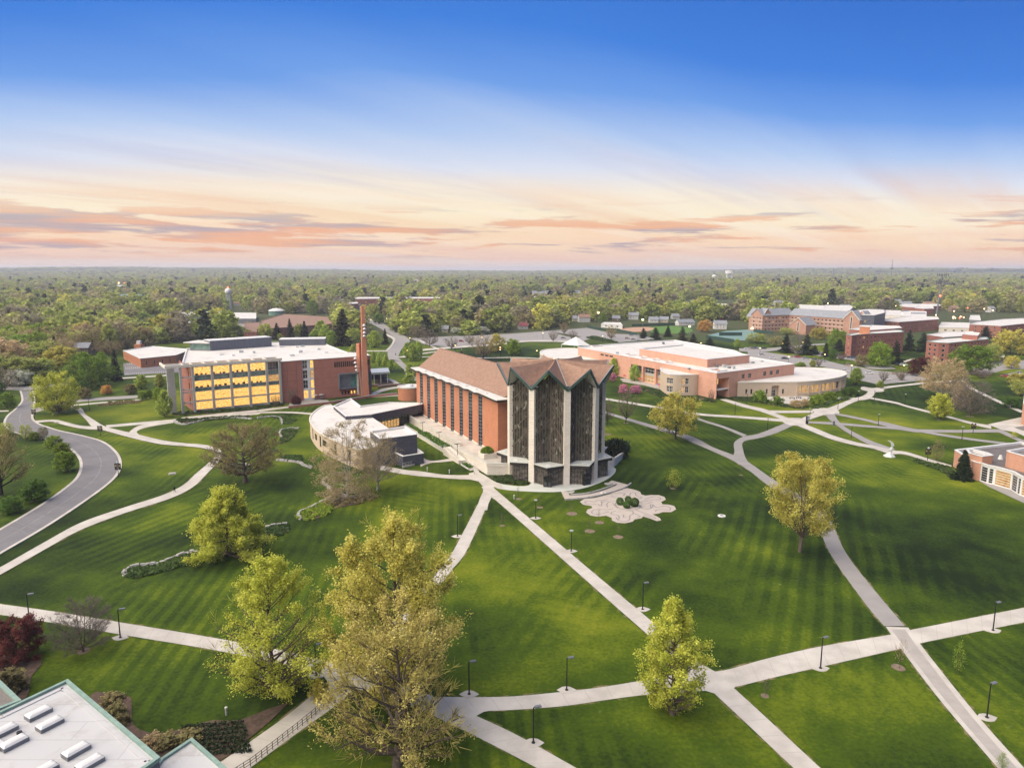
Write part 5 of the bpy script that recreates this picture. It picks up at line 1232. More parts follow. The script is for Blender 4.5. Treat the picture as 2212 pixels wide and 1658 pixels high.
ribbon('path',[('Z1',1850,720),('Z1',2000,660),('Z1',2160,640)],[('Z1',1880,735),('Z1',2020,678),('Z1',2150,655)],CONC)
ribbon('path',[('Z1',1870,725),('Z1',2130,715)],[('Z1',1870,738),('Z1',2130,725)],CONC)

# ================================================================== UNION (pink brick, white roofs)
un=thing('union_building','sprawling pink brick student union with stepped white roofs and round ends','building',(110,380,0))
ZU=12.5
UP=[V2(G('Z4',x,y,ZU))for x,y in((1250,310),(1787,246),(1478,196),(1372,152),(958,80),(370,118),(290,131))]
flat_roof(un,[(p.x,p.y)for p in UP],ZU,WHITE_ROOF,WHITE,.7,.6)
a,b=UP[6],UP[0];Lw=(b-a).length;SX=lambda s:s
def onwall(a,b,fr,x,z=0.0):
 """distance along wall a->b where the vertical plane meets column x"""
 best=0;bd=1e9;L=(b-a).length
 for i in range(400):
  p=a.lerp(b,i/399);zc_=p.y*cT-(z-H)*sT;u=CX+F*p.x/zc_;e=abs(u-(FR[fr][0]+x*FR[fr][2]))
  if e<bd:bd=e;best=L*i/399
 return best
c0,c1=onwall(a,b,'Z4',650,6),onwall(a,b,'Z4',870,4)
cols=[c0,c0+(c1-c0)*.40,c0+(c1-c0)*.8,c1]
ops=[(cols[i]+.6,cols[i+1]-.6,.2,8.6)for i in range(3)]
ent=(Lw-.01,Lw)
ops2=[(onwall(a,b,'Z4',445+i*32,10),onwall(a,b,'Z4',468+i*32,10),10.2,11.2)for i in range(3)]
w_,P_=wall(un,'left_wall',a,b,0,ZU,BRICK_P,ops+ops2,1.6)
for o in ops:
 window(un,P_,o[0],o[1],.2,4.0,4,2,WHITE,LITD,1.6,.14);window(un,P_,o[0],o[1],5.2,8.6,4,2,WHITE,GLASS,1.6,.14)
 m=MB();m.quad(P_(o[0],4,1.2),P_(o[1],4,1.2),P_(o[1],5.2,1.2),P_(o[0],5.2,1.2));m.build('spandrel',PAVG,un)
for o in ops2:window(un,P_,*o,1,1,DARKM,GLASS,.3)
a,b=UP[0],UP[1];Lw=(b-a).length
e0,e1=0.6,onwall(a,b,'Z4',1333,5)
wins=[(onwall(a,b,'Z4',x,9),onwall(a,b,'Z4',x+22,9),8.2,10.4)for x in(1421,1467,1570,1615,1659)]
w_,P_=wall(un,'front_wall',a,b,0,ZU,BRICK_P,[(e0,e1,0,9.6)]+wins,.4)
m=MB();dpt=6.0
for(x0,k0,x1,k1)in((e0,.4,e0,dpt),(e0,dpt,e1,dpt),(e1,dpt,e1,.4)):m.quad(P_(x0,0,k0),P_(x1,0,k1),P_(x1,9.6,k1),P_(x0,9.6,k0))
m.quad(P_(e0,9.6,.4),P_(e0,9.6,dpt),P_(e1,9.6,dpt),P_(e1,9.6,.4));m.build('entrance_recess',BRICK_P,un)
window(un,P_,e1-3.2,e1-.8,5.5,8.8,2,2,CREAMP,LIT,dpt-.05,.15);window(un,P_,e0+.6,e1-.6,0,2.8,4,1,DARKM,GLASS,dpt-.05,.12)
m=MB();m.beam(P_(e0+.1,4.2,1.2),P_(e1,4.2,1.2),1.8,.5);m.build('entrance_canopy',WHITE,un)
for o in wins:window(un,P_,*o,2,1,GREYM,GLASS,.35,.14)
for i in range(1,6):
 a,b=UP[i],UP[i+1];m=MB();m.quad(a,b,b+Vector((0,0,ZU)),a+Vector((0,0,ZU)));m.build('back_wall',BRICK_P,un)
# upper volume
P=block(un,[(715,140),(1185,214),(1477,184),(1020,112)],'Z4',16.2,11.5,BRICK_P,name='upper_block',cap_w=.6)
P=[V2(G('Z4',x,y,12))for x,y in((370,122),(445,118),(470,124),(395,128))];
for pts in(((370,124),(440,119),(455,124),(392,129)),((600,182),(650,180),(690,188),(640,190)),((690,197),(740,196),(775,204),(725,206)),((770,212),(830,212),(860,220),(810,222)),((868,230),(920,230),(950,238),(900,241)),((1190,292),(1260,284),(1320,294),(1250,303))):  # open roof wells showing brick
 P=[V2(G('Z4',x,y,12))for x,y in pts];m=MB();m.add([(p.x,p.y,11.93)for p in ccw([(p.x,p.y)for p in P])and[V2(q)for q in ccw([(p.x,p.y)for p in P])]],[(0,1,2,3)]);m.build('roof_well',BRICK_P,un)
 m=MB();PP=[V2(q)for q in ccw([(p.x,p.y)for p in P])]
 for i in range(4):m.beam(PP[i]+Vector((0,0,12.2)),PP[(i+1)%4]+Vector((0,0,12.2)),.4,.6)
 m.build('well_curb',WHITE,un)
for i,(x,y)in enumerate(((1250,268),(1300,270),(1335,276),(1365,280),(1310,240),(1340,238),(1500,240),(1560,232),(1060,282),(560,175),(880,110))):
 c=G('Z4',x,y,12);m=MB();m.box((c.x,c.y),random.uniform(.8,2),random.uniform(.8,1.6),11.9,12.5+random.random(),.4);m.build('roof_unit',STEEL if i%2 else GREYM,un)
# two storey turret, tan block, curved front
tc_=[V2(G('Z4',x,y,10.2))for x,y in((862,292),(905,315),(975,322),(1060,322),(1115,320),(1150,312),(1130,288),(940,268),(860,272))]
pts=cat_rom(tc_[0:6],3);bkp=tc_[6:]
polyT=[(p.x,p.y)for p in pts]+[(p.x,p.y)for p in bkp]
flat_roof(un,polyT,10.25,WHITE_ROOF,WHITE,.5,.4)
for i in range(len(pts)-1):
 a,b=pts[i],pts[i+1];L_=(b-a).length;op=[]
 if L_>1.2 and i in(3,4,7,8,13):op=[(.12,L_-.12,1.4,4.4),(.12,L_-.12,5.6,8.4)]
 w_,Pq=wall(un,'turret_wall',a,b,0,10.2,TANB,op,.3)
 for o in op:window(un,Pq,*o,2,2,WHITE,LITD if i in(7,)else GLASS,.3,.14)
m=MB();m.quad(V2(bkp[-1]),pts[0],pts[0]+Vector((0,0,10.2)),V2(bkp[-1])+Vector((0,0,10.2)));m.build('turret_wall',TANB,un)
# low round wing on the right
ZW=7.2
wf=[V2(G('Z4',x,y,ZW))for x,y in((1395,371),(1520,371),(1650,370),(1808,369))]
wc=cat_rom([V2(G('Z4',x,y,ZW))for x,y in((1808,369),(1890,365),(1970,358),(2045,347),(2105,335),(2140,322),(2148,308),(2120,294),(2040,281),(1920,271),(1790,268))],2)
flat_roof(un,[(p.x,p.y)for p in wf[:-1]+wc],ZW,WHITE_ROOF,CREAMP,.5,.35,cap_h=.5)
a,b=wf[0],wf[-1];Lw=(b-a).length
sl=[(onwall(a,b,'Z4',x,2),onwall(a,b,'Z4',x+13,2),1.2,3.6)for x in(1447,1482,1588,1700)];en=(onwall(a,b,'Z4',1628,2),onwall(a,b,'Z4',1678,2),0,5.2)
w_,Pq=wall(un,'wing_wall',a,b,0,ZW,TANB,sl+[en],.5)
for o in sl:window(un,Pq,*o,1,1,DARKM,GLASS,.4)
m=MB();
for(x0,k0,x1,k1)in((en[0],.5,en[0],2.2),(en[0],2.2,en[1],2.2),(en[1],2.2,en[1],.5)):m.quad(Pq(x0,0,k0),Pq(x1,0,k1),Pq(x1,5.2,k1),Pq(x0,5.2,k0))
m.quad(Pq(en[0],5.2,.5),Pq(en[0],5.2,2.2),Pq(en[1],5.2,2.2),Pq(en[1],5.2,.5));m.build('doorway_recess',TANB,un);window(un,Pq,en[0]+.3,en[1]-.8,0,3,2,2,WHITE,GLASS,2.15,.12,name='door')
for i in range(len(wc)-1):
 a,b=wc[i],wc[i+1];L_=(b-a).length
 if i<10:
  w_,Pq=wall(un,'wing_wall',a,b,0,ZW,TANB,[(.35 if i%2==0 else 0,L_-(.35 if i%2 else 0),1.3,5.0)],.9)
  window(un,Pq,.35 if i%2==0 else 0,L_-(.35 if i%2 else 0),1.3,5.0,2,2,WHITE,LITD if i<7 else GLASS,.9,.14)
  if i%2==0:
   m=MB();m.box((a.x,a.y),1.0,1.0,0,5.0,.2+i*.06);m.build('pier',TANB,un)
 else:
  m=MB();m.quad(a,b,b+Vector((0,0,ZW)),a+Vector((0,0,ZW)));m.build('wing_wall',TANB,un)
# round end to the left behind the chapel
lr=cat_rom([V2(G('Z4',x,y,7.5))for x,y in((585,200),(560,212),(420,216),(250,213),(100,200),(45,185),(26,165),(50,148),(120,140),(220,136),(330,142))],3)
flat_roof(un,[(p.x,p.y)for p in lr],7.5,WHITE_ROOF,CREAMP,.5,.3,cap_h=.5)
m=MB()
for i in range(len(lr)-1):a,b=lr[i],lr[i+1];m.quad(b,a,a+Vector((0,0,7.4)),b+Vector((0,0,7.4)))
m.build('round_wing_wall',TANB,un)
ce=[V2(G('Z4',x,y,8.6))for x,y in((175,116),(290,126),(375,122),(265,104))];pk=(ce[0]+ce[1]+ce[2]+ce[3])/4+Vector((0,0,14.5))
tent=thing('entrance_tent','white peaked canopy roof behind the round left end of the union','canopy',((ce[0]+ce[2])/2).to_tuple());m=MB()
for i in range(4):m.tri(ce[i]+Vector((0,0,9)),ce[(i+1)%4]+Vector((0,0,9)),pk)
m.build('canopy_roof',WHITE,tent);m=MB()
for p in ce:m.box((p.x,p.y),.4,.4,0,9)
m.build('posts',WHITE,tent)
patch('terrace',[('Z4',580,350),('Z4',640,345),('Z4',870,400),('Z4',860,425),('Z4',740,395),('Z4',600,372)],PAVG)
patch('patio',[('Z4',1590,475),('Z4',1800,468),('Z4',1900,475),('Z4',1880,505),('Z4',1760,530),('Z4',1620,500)],CONC,smooth=2)
# ================================================================== RIGHT EDGE BUILDING (arts centre)
art=thing('arts_building','low salmon brick building with white framed glass front cut by the right edge','building',(200,230,0))
ZX=HT(G('X5',935,1085),'X5',690)
X=lambda x,y,z:V2(G('X5',x,y,z))
zr=ZX-1.0
zf=zr=HT(G('X5',1190,1165),'X5',850)
fp=[V2(X(x,y,zf))for x,y in((1062,808),(1190,850),(1300,870),(1600,950),(1700,1010),(1760,1040),(2100,1120))]
roofp=[X(600,575,zr),X(1745,440,zr),X(2400,600,zr)]+fp[::-1]+[X(930,780,zr)]
flat_roof(art,[(p.x,p.y)for p in roofp],zr,DROOF,WHITE,.7,.7)
rp=[V2(p)for p in ccw([(p.x,p.y)for p in roofp])]
for i in range(len(rp)):
 a,b=rp[i],rp[(i+1)%len(rp)]
 if any((a-q_).length<.01 for q_ in fp)and any((b-q_).length<.01 for q_ in fp):continue
 m=MB();m.quad(a,b,b+Vector((0,0,zr)),a+Vector((0,0,zr)));m.build('wall',BRICK_S,art)
block(art,[(845,630),(1080,690),(1262,668),(1175,625),(905,560),(800,575)],'X5',ZX+.4,0,BRICK_S,DROOF,WHITE,.6,1.0,name='corner_block')
block(art,[(1500,590),(1550,612),(2300,820),(2300,560),(1796,540)],'X5',ZX+2.5,2,BRICK_S,GRAVEL,WHITE,.5,.8,name='upper_block')
# glass front: white frame bays
for i in range(len(fp)-1):
 a,b=fp[i],fp[i+1];L_=(b-a).length
 nv=max(1,int(L_/2.6));ops=[(.25,L_-.25,.3,zf-.8)]if L_>.8 else[]
 w_,Pq=wall(art,'glass_front',a,b,0,zf,WHITE,ops,.2)
 for o in ops:
  for k in range(nv):
   x0,x1=o[0]+(o[1]-o[0])*k/nv,o[0]+(o[1]-o[0])*(k+1)/nv
   window(art,Pq,x0,x1,o[2],o[3],1,6,WHITE,(LITD if i in(2,5)else GLASS),.2,.09)
 m=MB();m.beam(a+Vector((0,0,zf+.02)),b+Vector((0,0,zf+.02)),.5,.3);m.build('fascia',WHITE,art)
m=MB();c=X(925,780,4);m.quad(X(880,660,5)+Vector((0,0,1.5)),X(925,675,5)+Vector((0,0,1.5)),X(925,675,5)+Vector((0,0,6)),X(880,660,5)+Vector((0,0,6)));m.build('side_window',GLASS,art)
m=MB();c=G('X5',1390,710,zr);m.lathe((c.x,c.y,zr-.6),[(.7,0),(.45,.8),(.3,1.3),(0,1.3)],10);m.build('roof_vent',WHITE,art)
patch('paved_strip',[('X5',960,1090),('X5',1160,1120),('X5',1540,1250),('X5',1796,1380),('X5',2300,1560),('X5',2300,1780),('X5',1796,1505),('X5',1200,1230)],ASPHL)
eb=thing('brick_building','salmon brick wall end of a building cut by the right edge above the plaza','building',(250,300,0))
a_=G('Z7',1618,652);h_=HT(a_,'Z7',410);u_=V2(a_).normalized();v_=Vector((u_.y,-u_.x,0));Pe=[V2(a_),V2(a_)+v_*30,V2(a_)+v_*30+u_*22,V2(a_)+u_*22];m=MB();m.prism([(p.x,p.y)for p in Pe],0,h_);m.build('wall',BRICK_S,eb)
m=MB();m.prism([(p.x,p.y)for p in Pe],h_+.002,h_+.35);m.build('coping',CREAMP,eb)
m=MB();
q=V2(a_)+v_*6;m.beam(q+Vector((0,0,h_/2)),q+v_*2+Vector((0,0,h_/2)),.1,h_-3)
m.build('window',GLASS,eb)

# ================================================================== BOTTOM LEFT BUILDING (white roof with skylights, seen from above)
ZQ=9.0
q8=lambda x,y,z=ZQ:V2(G('Z8',x,y,z))
bl=thing('foreground_building','flat white roofed building with verdigris edge and skylights in the lower left corner','building',(-60,75,0))
rp=[q8(620,800),q8(1465,1515),q8(1290,1640),q8(1000,1850),q8(-700,1850),q8(-700,1320),q8(0,1092)]
m=MB();c_=[V2(p)for p in ccw([(p.x,p.y)for p in rp])]
for i in range(len(c_)):a,b=c_[i],c_[(i+1)%len(c_)];m.quad(a,b,b+Vector((0,0,ZQ)),a+Vector((0,0,ZQ)))
m.build('wall',PANEL,bl)
ROOFW=seamroof('weathered_white_roof',(.47,.475,.485),(.33,.315,.30),(.37,.37,.375),14,3.2,.2)
flat_roof(bl,[(p.x,p.y)for p in rp],ZQ,ROOFW,MINT,.3,.35,cap_h=.45,over=.1)
ir=inset([(p.x,p.y)for p in rp],.9);m=MB()
for i in range(len(ir)):m.beam(ir[i]+Vector((0,0,ZQ-.3)),ir[(i+1)%len(ir)]+Vector((0,0,ZQ-.3)),.55,.12)
m.build('inner_kerb',ROOFW,bl)
for x,y in((355,1120),(460,1220),(35,1285),(128,1392),(703,1465),(828,1580),(400,1650),(-80,1450)):
 c=q8(x,y,ZQ-.2);ang=math.atan2(rp[0].y-rp[6].y,rp[0].x-rp[6].x)
 m=MB();m.box((c.x,c.y),2.5,1.35,ZQ-.34,ZQ+.12,ang);sk=m.build('skylight',GREYM,bl)
 m=MB();ca,sa=math.cos(ang),math.sin(ang);V=[]
 for z,s1,s2 in((ZQ+.12,1.22,.66),(ZQ+.32,1.05,.45),(ZQ+.4,.8,.15)):
  for u,v in((-1,-1),(1,-1),(1,1),(-1,1)):V.append((c.x+u*s1*ca-v*s2*sa,c.y+u*s1*sa+v*s2*ca,z))
 m.add(V,[(0,1,5,4),(1,2,6,5),(2,3,7,6),(3,0,4,7),(4,5,9,8),(5,6,10,9),(6,7,11,10),(7,4,8,11),(8,9,10,11)]);m.build('dome',WHITE,sk,smooth=False)
m=MB();c=q8(180,1300,ZQ-.3);m.lathe((c.x,c.y,ZQ-.35),[(.28,0),(.28,.3),(0,.3)],10);m.build('roof_drain',BLACKM,bl)
m=MB()
for(x0,y0,x1,y1)in((690,950,1250,1480),(1250,1480,1330,1530),(560,905,690,950)):
 m.beam(q8(x0,y0,ZQ-.34)+Vector((0,0,ZQ-.335)),q8(x1,y1,ZQ-.34)+Vector((0,0,ZQ-.335)),.07,.02)
m.build('membrane_seam',GREYM,bl)
bl2=thing('lower_roof_wing','smaller white roof with verdigris edge in front of the shrub bed at lower left','building',(-38,72,0))
r2=[q8(1765,1340,7),q8(2110,1640,7),q8(2300,1800,7),q8(1500,1900,7),q8(1400,1640,7),q8(1485,1525,7)]
m=MB();c_=[V2(p)for p in ccw([(p.x,p.y)for p in r2])]
for i in range(len(c_)):a,b=c_[i],c_[(i+1)%len(c_)];m.quad(a,b,b+Vector((0,0,7)),a+Vector((0,0,7)))
m.build('wall',PANEL,bl2);flat_roof(bl2,[(p.x,p.y)for p in r2],7,ROOFW,MINT,.28,.3,cap_h=.4,over=.1)
bl3=thing('gravel_roof_wing','grey gravel roof with verdigris edge at the left border of the photo','building',(-75,90,0))
r3=[q8(-300,560,7.5),q8(0,812,7.5),q8(186,990,7.5),q8(0,1062,7.5),q8(-500,1200,7.5),q8(-700,900,7.5)]
m=MB();c_=[V2(p)for p in ccw([(p.x,p.y)for p in r3])]
for i in range(len(c_)):a,b=c_[i],c_[(i+1)%len(c_)];m.quad(a,b,b+Vector((0,0,7.5)),a+Vector((0,0,7.5)))
m.build('wall',PANEL,bl3);flat_roof(bl3,[(p.x,p.y)for p in r3],7.5,GRAVEL,MINT,.4,.3,cap_h=.6,over=.1)

# ================================================================== FARTHER BUILDINGS
def simple_building(name,label,fr,pts,zt,wallmat,roofmat=WHITE_ROOF,rows=0,cat='building',wm=GLASS,wfr=CREAMP,ww=1.3,wh=1.5,sp=4.2,z0=0,cap=WHITE,faces=None,first=1.4,frac=None,group=None):
 """footprint corners read at roof height zt"""
 P=[V2(q)for q in ccw([(p.x,p.y)for p in(G(fr,x,y,zt)for x,y in pts)])]
 c=sum(P,Vector((0,0,0)))/len(P);t_=thing(name,label,cat,(c.x,c.y,0),group)
 for i in range(len(P)):
  a,b=P[i],P[(i+1)%len(P)];L_=(b-a).length;n=Vector(((b-a).y,-(b-a).x,0));vis=n.dot(-((a+b)/2))>0
  ops=[]
  if rows and vis and L_>sp*1.3 and(faces is None or i in faces):
   nw=int((L_-1)/sp);
   for r in range(rows):
    zz=z0+first+(zt-z0-first)*r/rows
    for k in range(nw):x0=(L_-nw*sp)/2+k*sp+(sp-ww)/2;ops.append((x0,x0+ww,zz,zz+wh))
  w_,Pq=wall(t_,'wall',a,b,z0,zt,wallmat,ops,.3)
  for o in ops:window(t_,Pq,*o,2 if ww>1.8 else 1,1,wfr,wm if random.random()>.06 else LITD,.28,.12)
 flat_roof(t_,[(p.x,p.y)for p in P],zt,roofmat,cap,.5,.4,over=.25);return t_,P
random.seed(21)
simple_building('brick_building','low brick utility building with chimney behind the left parking lot','Z1',[(-100,400),(205,370),(340,320),(0,292),(-250,330)],6,BRICK_O,rows=1,sp=5,ww=.9,wh=3)
t_=thing('brick_chimney','square brick boiler chimney with white steam vent above the utility building','chimney',G('W1',1210,780));q=G('W1',1210,780)
hh=HT(q,'W1',690);m=MB();m.box((q.x,q.y),5,5,0,hh);m.build('stack',BRICK_O,t_);m=MB();m.box((q.x,q.y),2.5,2.5,hh+.01,hh+2.5);m.build('vent_cap',WHITE,t_)
simple_building('brick_building','brick hall with brown hipped roof behind the library conifers','Z1',[(905,150),(1560,100),(1510,40),(1140,15),(950,70)],8,BRICK_D,roofmat=SHING,rows=2,cap=SHING,sp=4)
simple_building('brick_building','narrow brick wing left of the brown roofed hall','Z1',[(798,170),(905,170),(930,85),(800,90)],7,BRICK_D,roofmat=SHING,rows=2,cap=SHING)
simple_building('brick_building','wide brick building with bright white roof line behind the bell tower','W2',[(860,300),(1130,296),(1600,296),(1590,284),(860,284)],14,BRICK_D,rows=2,sp=9,ww=3)
simple_building('brick_building','brick block with lower white roof left of the bell tower top','W2',[(780,345),(880,340),(875,325),(790,330)],9,BRICK_D,rows=1)
simple_building('low_building','long low white roofed building beside the water tower','W1',[(1545,460),(1930,425),(1925,405),(1560,415)],6,CREAMP,rows=1,sp=6)
simple_building('low_building','long white roof low among the trees left of the library','W1',[(1250,512),(1660,520),(1640,498),(1260,495)],5,CREAMP,rows=0)
simple_building('low_building','pale grey building right of the water tower','W1',[(2010,470),(2212,470),(2212,420),(2015,418)],6,GREYM,rows=1,sp=6)
dm=thing('domed_building','small building with shallow white dome roof','building',G('W2',178,440));q=G('W2',178,440);rr=WM(q,'W2',66)
m=MB();m.lathe((q.x,q.y,0),[(rr,0),(rr,6)],20);m.build('wall',GLASSG,dm);m=MB();m.lathe((q.x,q.y,6),[(rr*1.05,0),(rr*.8,1.8),(rr*.4,3),(0,3.5)],20);m.build('dome_roof',WHITE,dm,smooth=True)
def gable_roof(t_,P,z,rise,mat,name='roof',over=.6):
 """gable along the long side of quad P (ccw)"""
 P=[V2(p)for p in P]
 if(P[1]-P[0]).length<(P[2]-P[1]).length:P=P[1:]+P[:1]
 a,b,c,d_=P;e1=(b-a).normalized()*over;e2=(d_-a).normalized()*over
 a,b,c,d_=a-e1-e2,b+e1-e2,c+e1+e2,d_-e1+e2;r0,r1=(a+d_)/2,(b+c)/2;Z_=Vector((0,0,z));T=Vector((0,0,z+rise));m=MB()
 m.quad(a+Z_,b+Z_,r1+T,r0+T);m.quad(c+Z_,d_+Z_,r0+T,r1+T);o=m.build(name,mat,t_)
 m=MB();m2=MB();m.tri(a.lerp(r0,.04)+e1+Z_,r0+e1+T*1.0-Vector((0,0,.2)),d_.lerp(r0,.04)+e1+Z_);m2.tri(b-e1+Z_,c-e1+Z_,r1-e1+T-Vector((0,0,.2)));return o,(m,m2)
def quad_building(name,label,p0,p1,depth,h,rise,wm_,rm_,rows=0,cat='building',**kw):
 """gabled block: p0->p1 front base line"""
 p0,p1=V2(p0),V2(p1);dd=(p1-p0).normalized();nn=Vector((-dd.y,dd.x,0))*depth;P=[p0,p1,p1+nn,p0+nn];c=(p0+p1+nn)/2
 t_=kw.get('parent')or thing(name,label,cat,((p0+p1)/2+nn/2).to_tuple());sp=kw.get('sp',3.6);ww=kw.get('ww',1.4);wh=kw.get('wh',1.5)
 for i in range(4):
  a,b=P[i],P[(i+1)%4];L_=(b-a).length;n=Vector(((b-a).y,-(b-a).x,0));vis=n.dot(-((a+b)/2))>0;ops=[]
  if rows and vis:
   nw=max(1,int((L_-1)/sp));st=(h-1.0)/rows
   for r in range(rows):
    for k in range(nw):x0=(L_-nw*sp)/2+k*sp+(sp-ww)/2;ops.append((x0,x0+ww,1.2+r*st,1.2+r*st+min(wh,st*.6)))
  w_,Pq=wall(t_,'wall',a,b,0,h,wm_,ops,.25)
  for o in ops:window(t_,Pq,*o,1,1,kw.get('wf',CREAMP),GLASS if random.random()>.07 else LITD,.22,.12)
  if kw.get('bands'):
   m=MB()
   for r in range(1,rows):z=1.2+r*(h-1)/rows-.6;m.beam(a+Vector((0,0,z)),b+Vector((0,0,z)),.2,.3)
   m.build('stone_band',CREAMP,t_)
 o,g=gable_roof(t_,P,h,rise,rm_);[q_.build('gable',wm_,t_)for q_ in g];return t_
# large gabled residence hall on the right
def Gp(fr,x,y):return G(fr,x,y)
d1=thing('residence_hall','large brick residence hall with grey pitched roofs and pointed gables','building',G('X3',720,320))
A0,A1,A2=G('X3',290,318),G('X3',720,300),G('X3',1640,385)
hD=HT(A2,'X3',110);hD=max(14,hD)
BRW=pmat('dorm_wall_light_brick',(.42,.25,.19),.85,(.34,.19,.14),.3,1,detail=8)
P0=V2(A0);P1=V2(A1)
hA=HT(A1,'X3',45)
quad_building('','',A1-(A2-A1)*.0,A2,16,hA,6.5,BRW,SHINGG,rows=4,parent=d1,sp=4.4,ww=2.0,wh=1.8,bands=True)
quad_building('','',A0,A1+(A1-A0).normalized()*6,16,hA,6.5,BRW,SHINGG,rows=4,parent=d1,sp=4.4,ww=1.8,wh=1.8,bands=True)
def gable_front(parent,c,w_,h,rise,mat,rot,depth=5):
 ca,sa=math.cos(rot),math.sin(rot);m=MB();r=MB()
 def T(x,y,z):return Vector((c.x+x*ca-y*sa,c.y+x*sa+y*ca,z))
 m.add([T(-w_/2,0,0),T(w_/2,0,0),T(w_/2,0,h),T(0,0,h+rise),T(-w_/2,0,h)],[(0,1,2,3,4)])
 m.quad(T(w_/2,0,0),T(w_/2,depth,0),T(w_/2,depth,h),T(w_/2,0,h));m.quad(T(-w_/2,depth,0),T(-w_/2,0,0),T(-w_/2,0,h),T(-w_/2,depth,h));m.build('gable_front',mat,parent)
 r.quad(T(-w_/2-.5,-.4,h-.4),T(0,-.4,h+rise+.15),T(0,depth+4,h+rise+.15),T(-w_/2-.5,depth+4,h-.4));r.quad(T(0,-.4,h+rise+.15),T(w_/2+.5,-.4,h-.4),T(w_/2+.5,depth+4,h-.4),T(0,depth+4,h+rise+.15));r.build('gable_roof',SHINGG,parent)
 q=MB()
 for s_ in(-1,1):q.beam(T(s_*(w_/2+.4),-.45,h-.35),T(0,-.45,h+rise+.2),.3,.5)
 q.build('gable_coping',CREAMP,parent)
 g=MB();g.quad(T(-1.1,-.06,3),T(1.1,-.06,3),T(1.1,-.06,h+rise*.35),T(-1.1,-.06,h+rise*.35));f=g.build('tall_window_frame',CREAMP,parent);g=MB();g.quad(T(-.65,-.1,3.5),T(.65,-.1,3.5),T(.65,-.1,h+rise*.3),T(-.65,-.1,h+rise*.3));g.build('pane',GLASS,f)
rot=math.atan2((A2-A1).y,(A2-A1).x);rotA=math.atan2((A1-A0).y,(A1-A0).x)
for(x,y,w_,rt,pr)in((215,290,14,rotA,d1),(365,312,13,rotA,d1),(1725,395,17,rot,d1),(1890,375,15,rot,d1)):c=G('X3',x,y);gable_front(d1,c,w_,HT(c,'X3',70 if x<400 else 120),8,BRW,rt)
c=G('X3',870,360);gable_front(d1,c,17,HT(c,'X3',200),6.5,BRW,rot+.1,14)
simple_building('grey_panel_building','grey and lilac panelled block behind the residence hall','Z5',[(930,150),(1030,152),(1118,130),(1110,105),(980,100),(820,115)],20,PANEL,rows=3,cap=GREYM)
simple_building('brick_building','long low red brick residence with projecting bays and bright white roof','X2',[(545,178),(830,198),(1270,165),(1255,140),(960,132),(690,160)],11,BRICK_D,rows=3,sp=4.6,ww=1.2,wh=2.2)
simple_building('brick_building','long red brick residence at the right border with scalloped white roof','X2',[(1610,222),(1960,240),(2300,205),(2300,150),(1980,165),(1700,195)],11,BRICK_D,rows=3,sp=5,ww=1.2,wh=2)
def slabhall(label,fr,corner,xr,yr,ytop,depth,mat):
 """four storey brick hall: blank end at the corner, long window side to the right"""
 pass
E1=G('X2',285,575);hE=HT(E1,'X2',335)
t1,_=simple_building('brick_hall','four storey brick hall with pale roof half hidden by conifers, left of the pair','X2',[(245,335),(310,345),(370,335),(885,305),(850,285),(700,280),(480,290)],hE,BRICK_D,rows=4,sp=4.0,ww=1.5,wh=1.6,first=2.0,cap=MINT)
simple_building('brick_hall_wing','pale roofed wing with small lit penthouse behind the left brick hall','X2',[(280,275),(450,290),(860,262),(830,240),(520,232)],hE+1,BRICK_D,rows=0)
simple_building('roof_penthouse','small orange brick penthouse on the left brick hall roof','X2',[(395,245),(510,250),(500,235),(400,232)],hE+5,BRICK_O,rows=0,cat='penthouse',z0=hE-1)
E2=G('X2',1190,660);hF=HT(E2,'X2',420)
simple_building('brick_hall','four storey brick hall with pale green edged roof beside the dark red tree','X2',[(1135,408),(1270,425),(1385,428),(1820,385),(1800,362),(1560,362),(1330,378)],hF,BRICK_D,rows=4,sp=4.2,ww=1.7,wh=1.8,first=2.2,cap=MINT)
simple_building('brick_hall_wing','broad white roof behind the right brick hall','X2',[(1140,335),(1330,365),(1700,340),(1640,300),(1350,305)],hF-3,BRICK_D,rows=0)
simple_building('roof_penthouse','brick penthouse on the right brick hall roof','X2',[(1530,330),(1700,345),(1720,315),(1540,305)],hF+3,BRICK_D,rows=0,cat='penthouse',z0=hF-1)
cn=thing('entrance_canopy','flat canopy on posts right of the second brick hall','canopy',G('X2',1900,640));P=[V2(G('X2',x,y,4))for x,y in((1840,572),(1990,590),(2000,575),(1880,565))]
m=MB();m.prism([(p.x,p.y)for p in P],3.9,4.5,True);m.build('roof',CREAMP,cn);m=MB();[m.box((p.x,p.y),.3,.3,0,3.9)for p in P];m.build('posts',BRICK_D,cn)
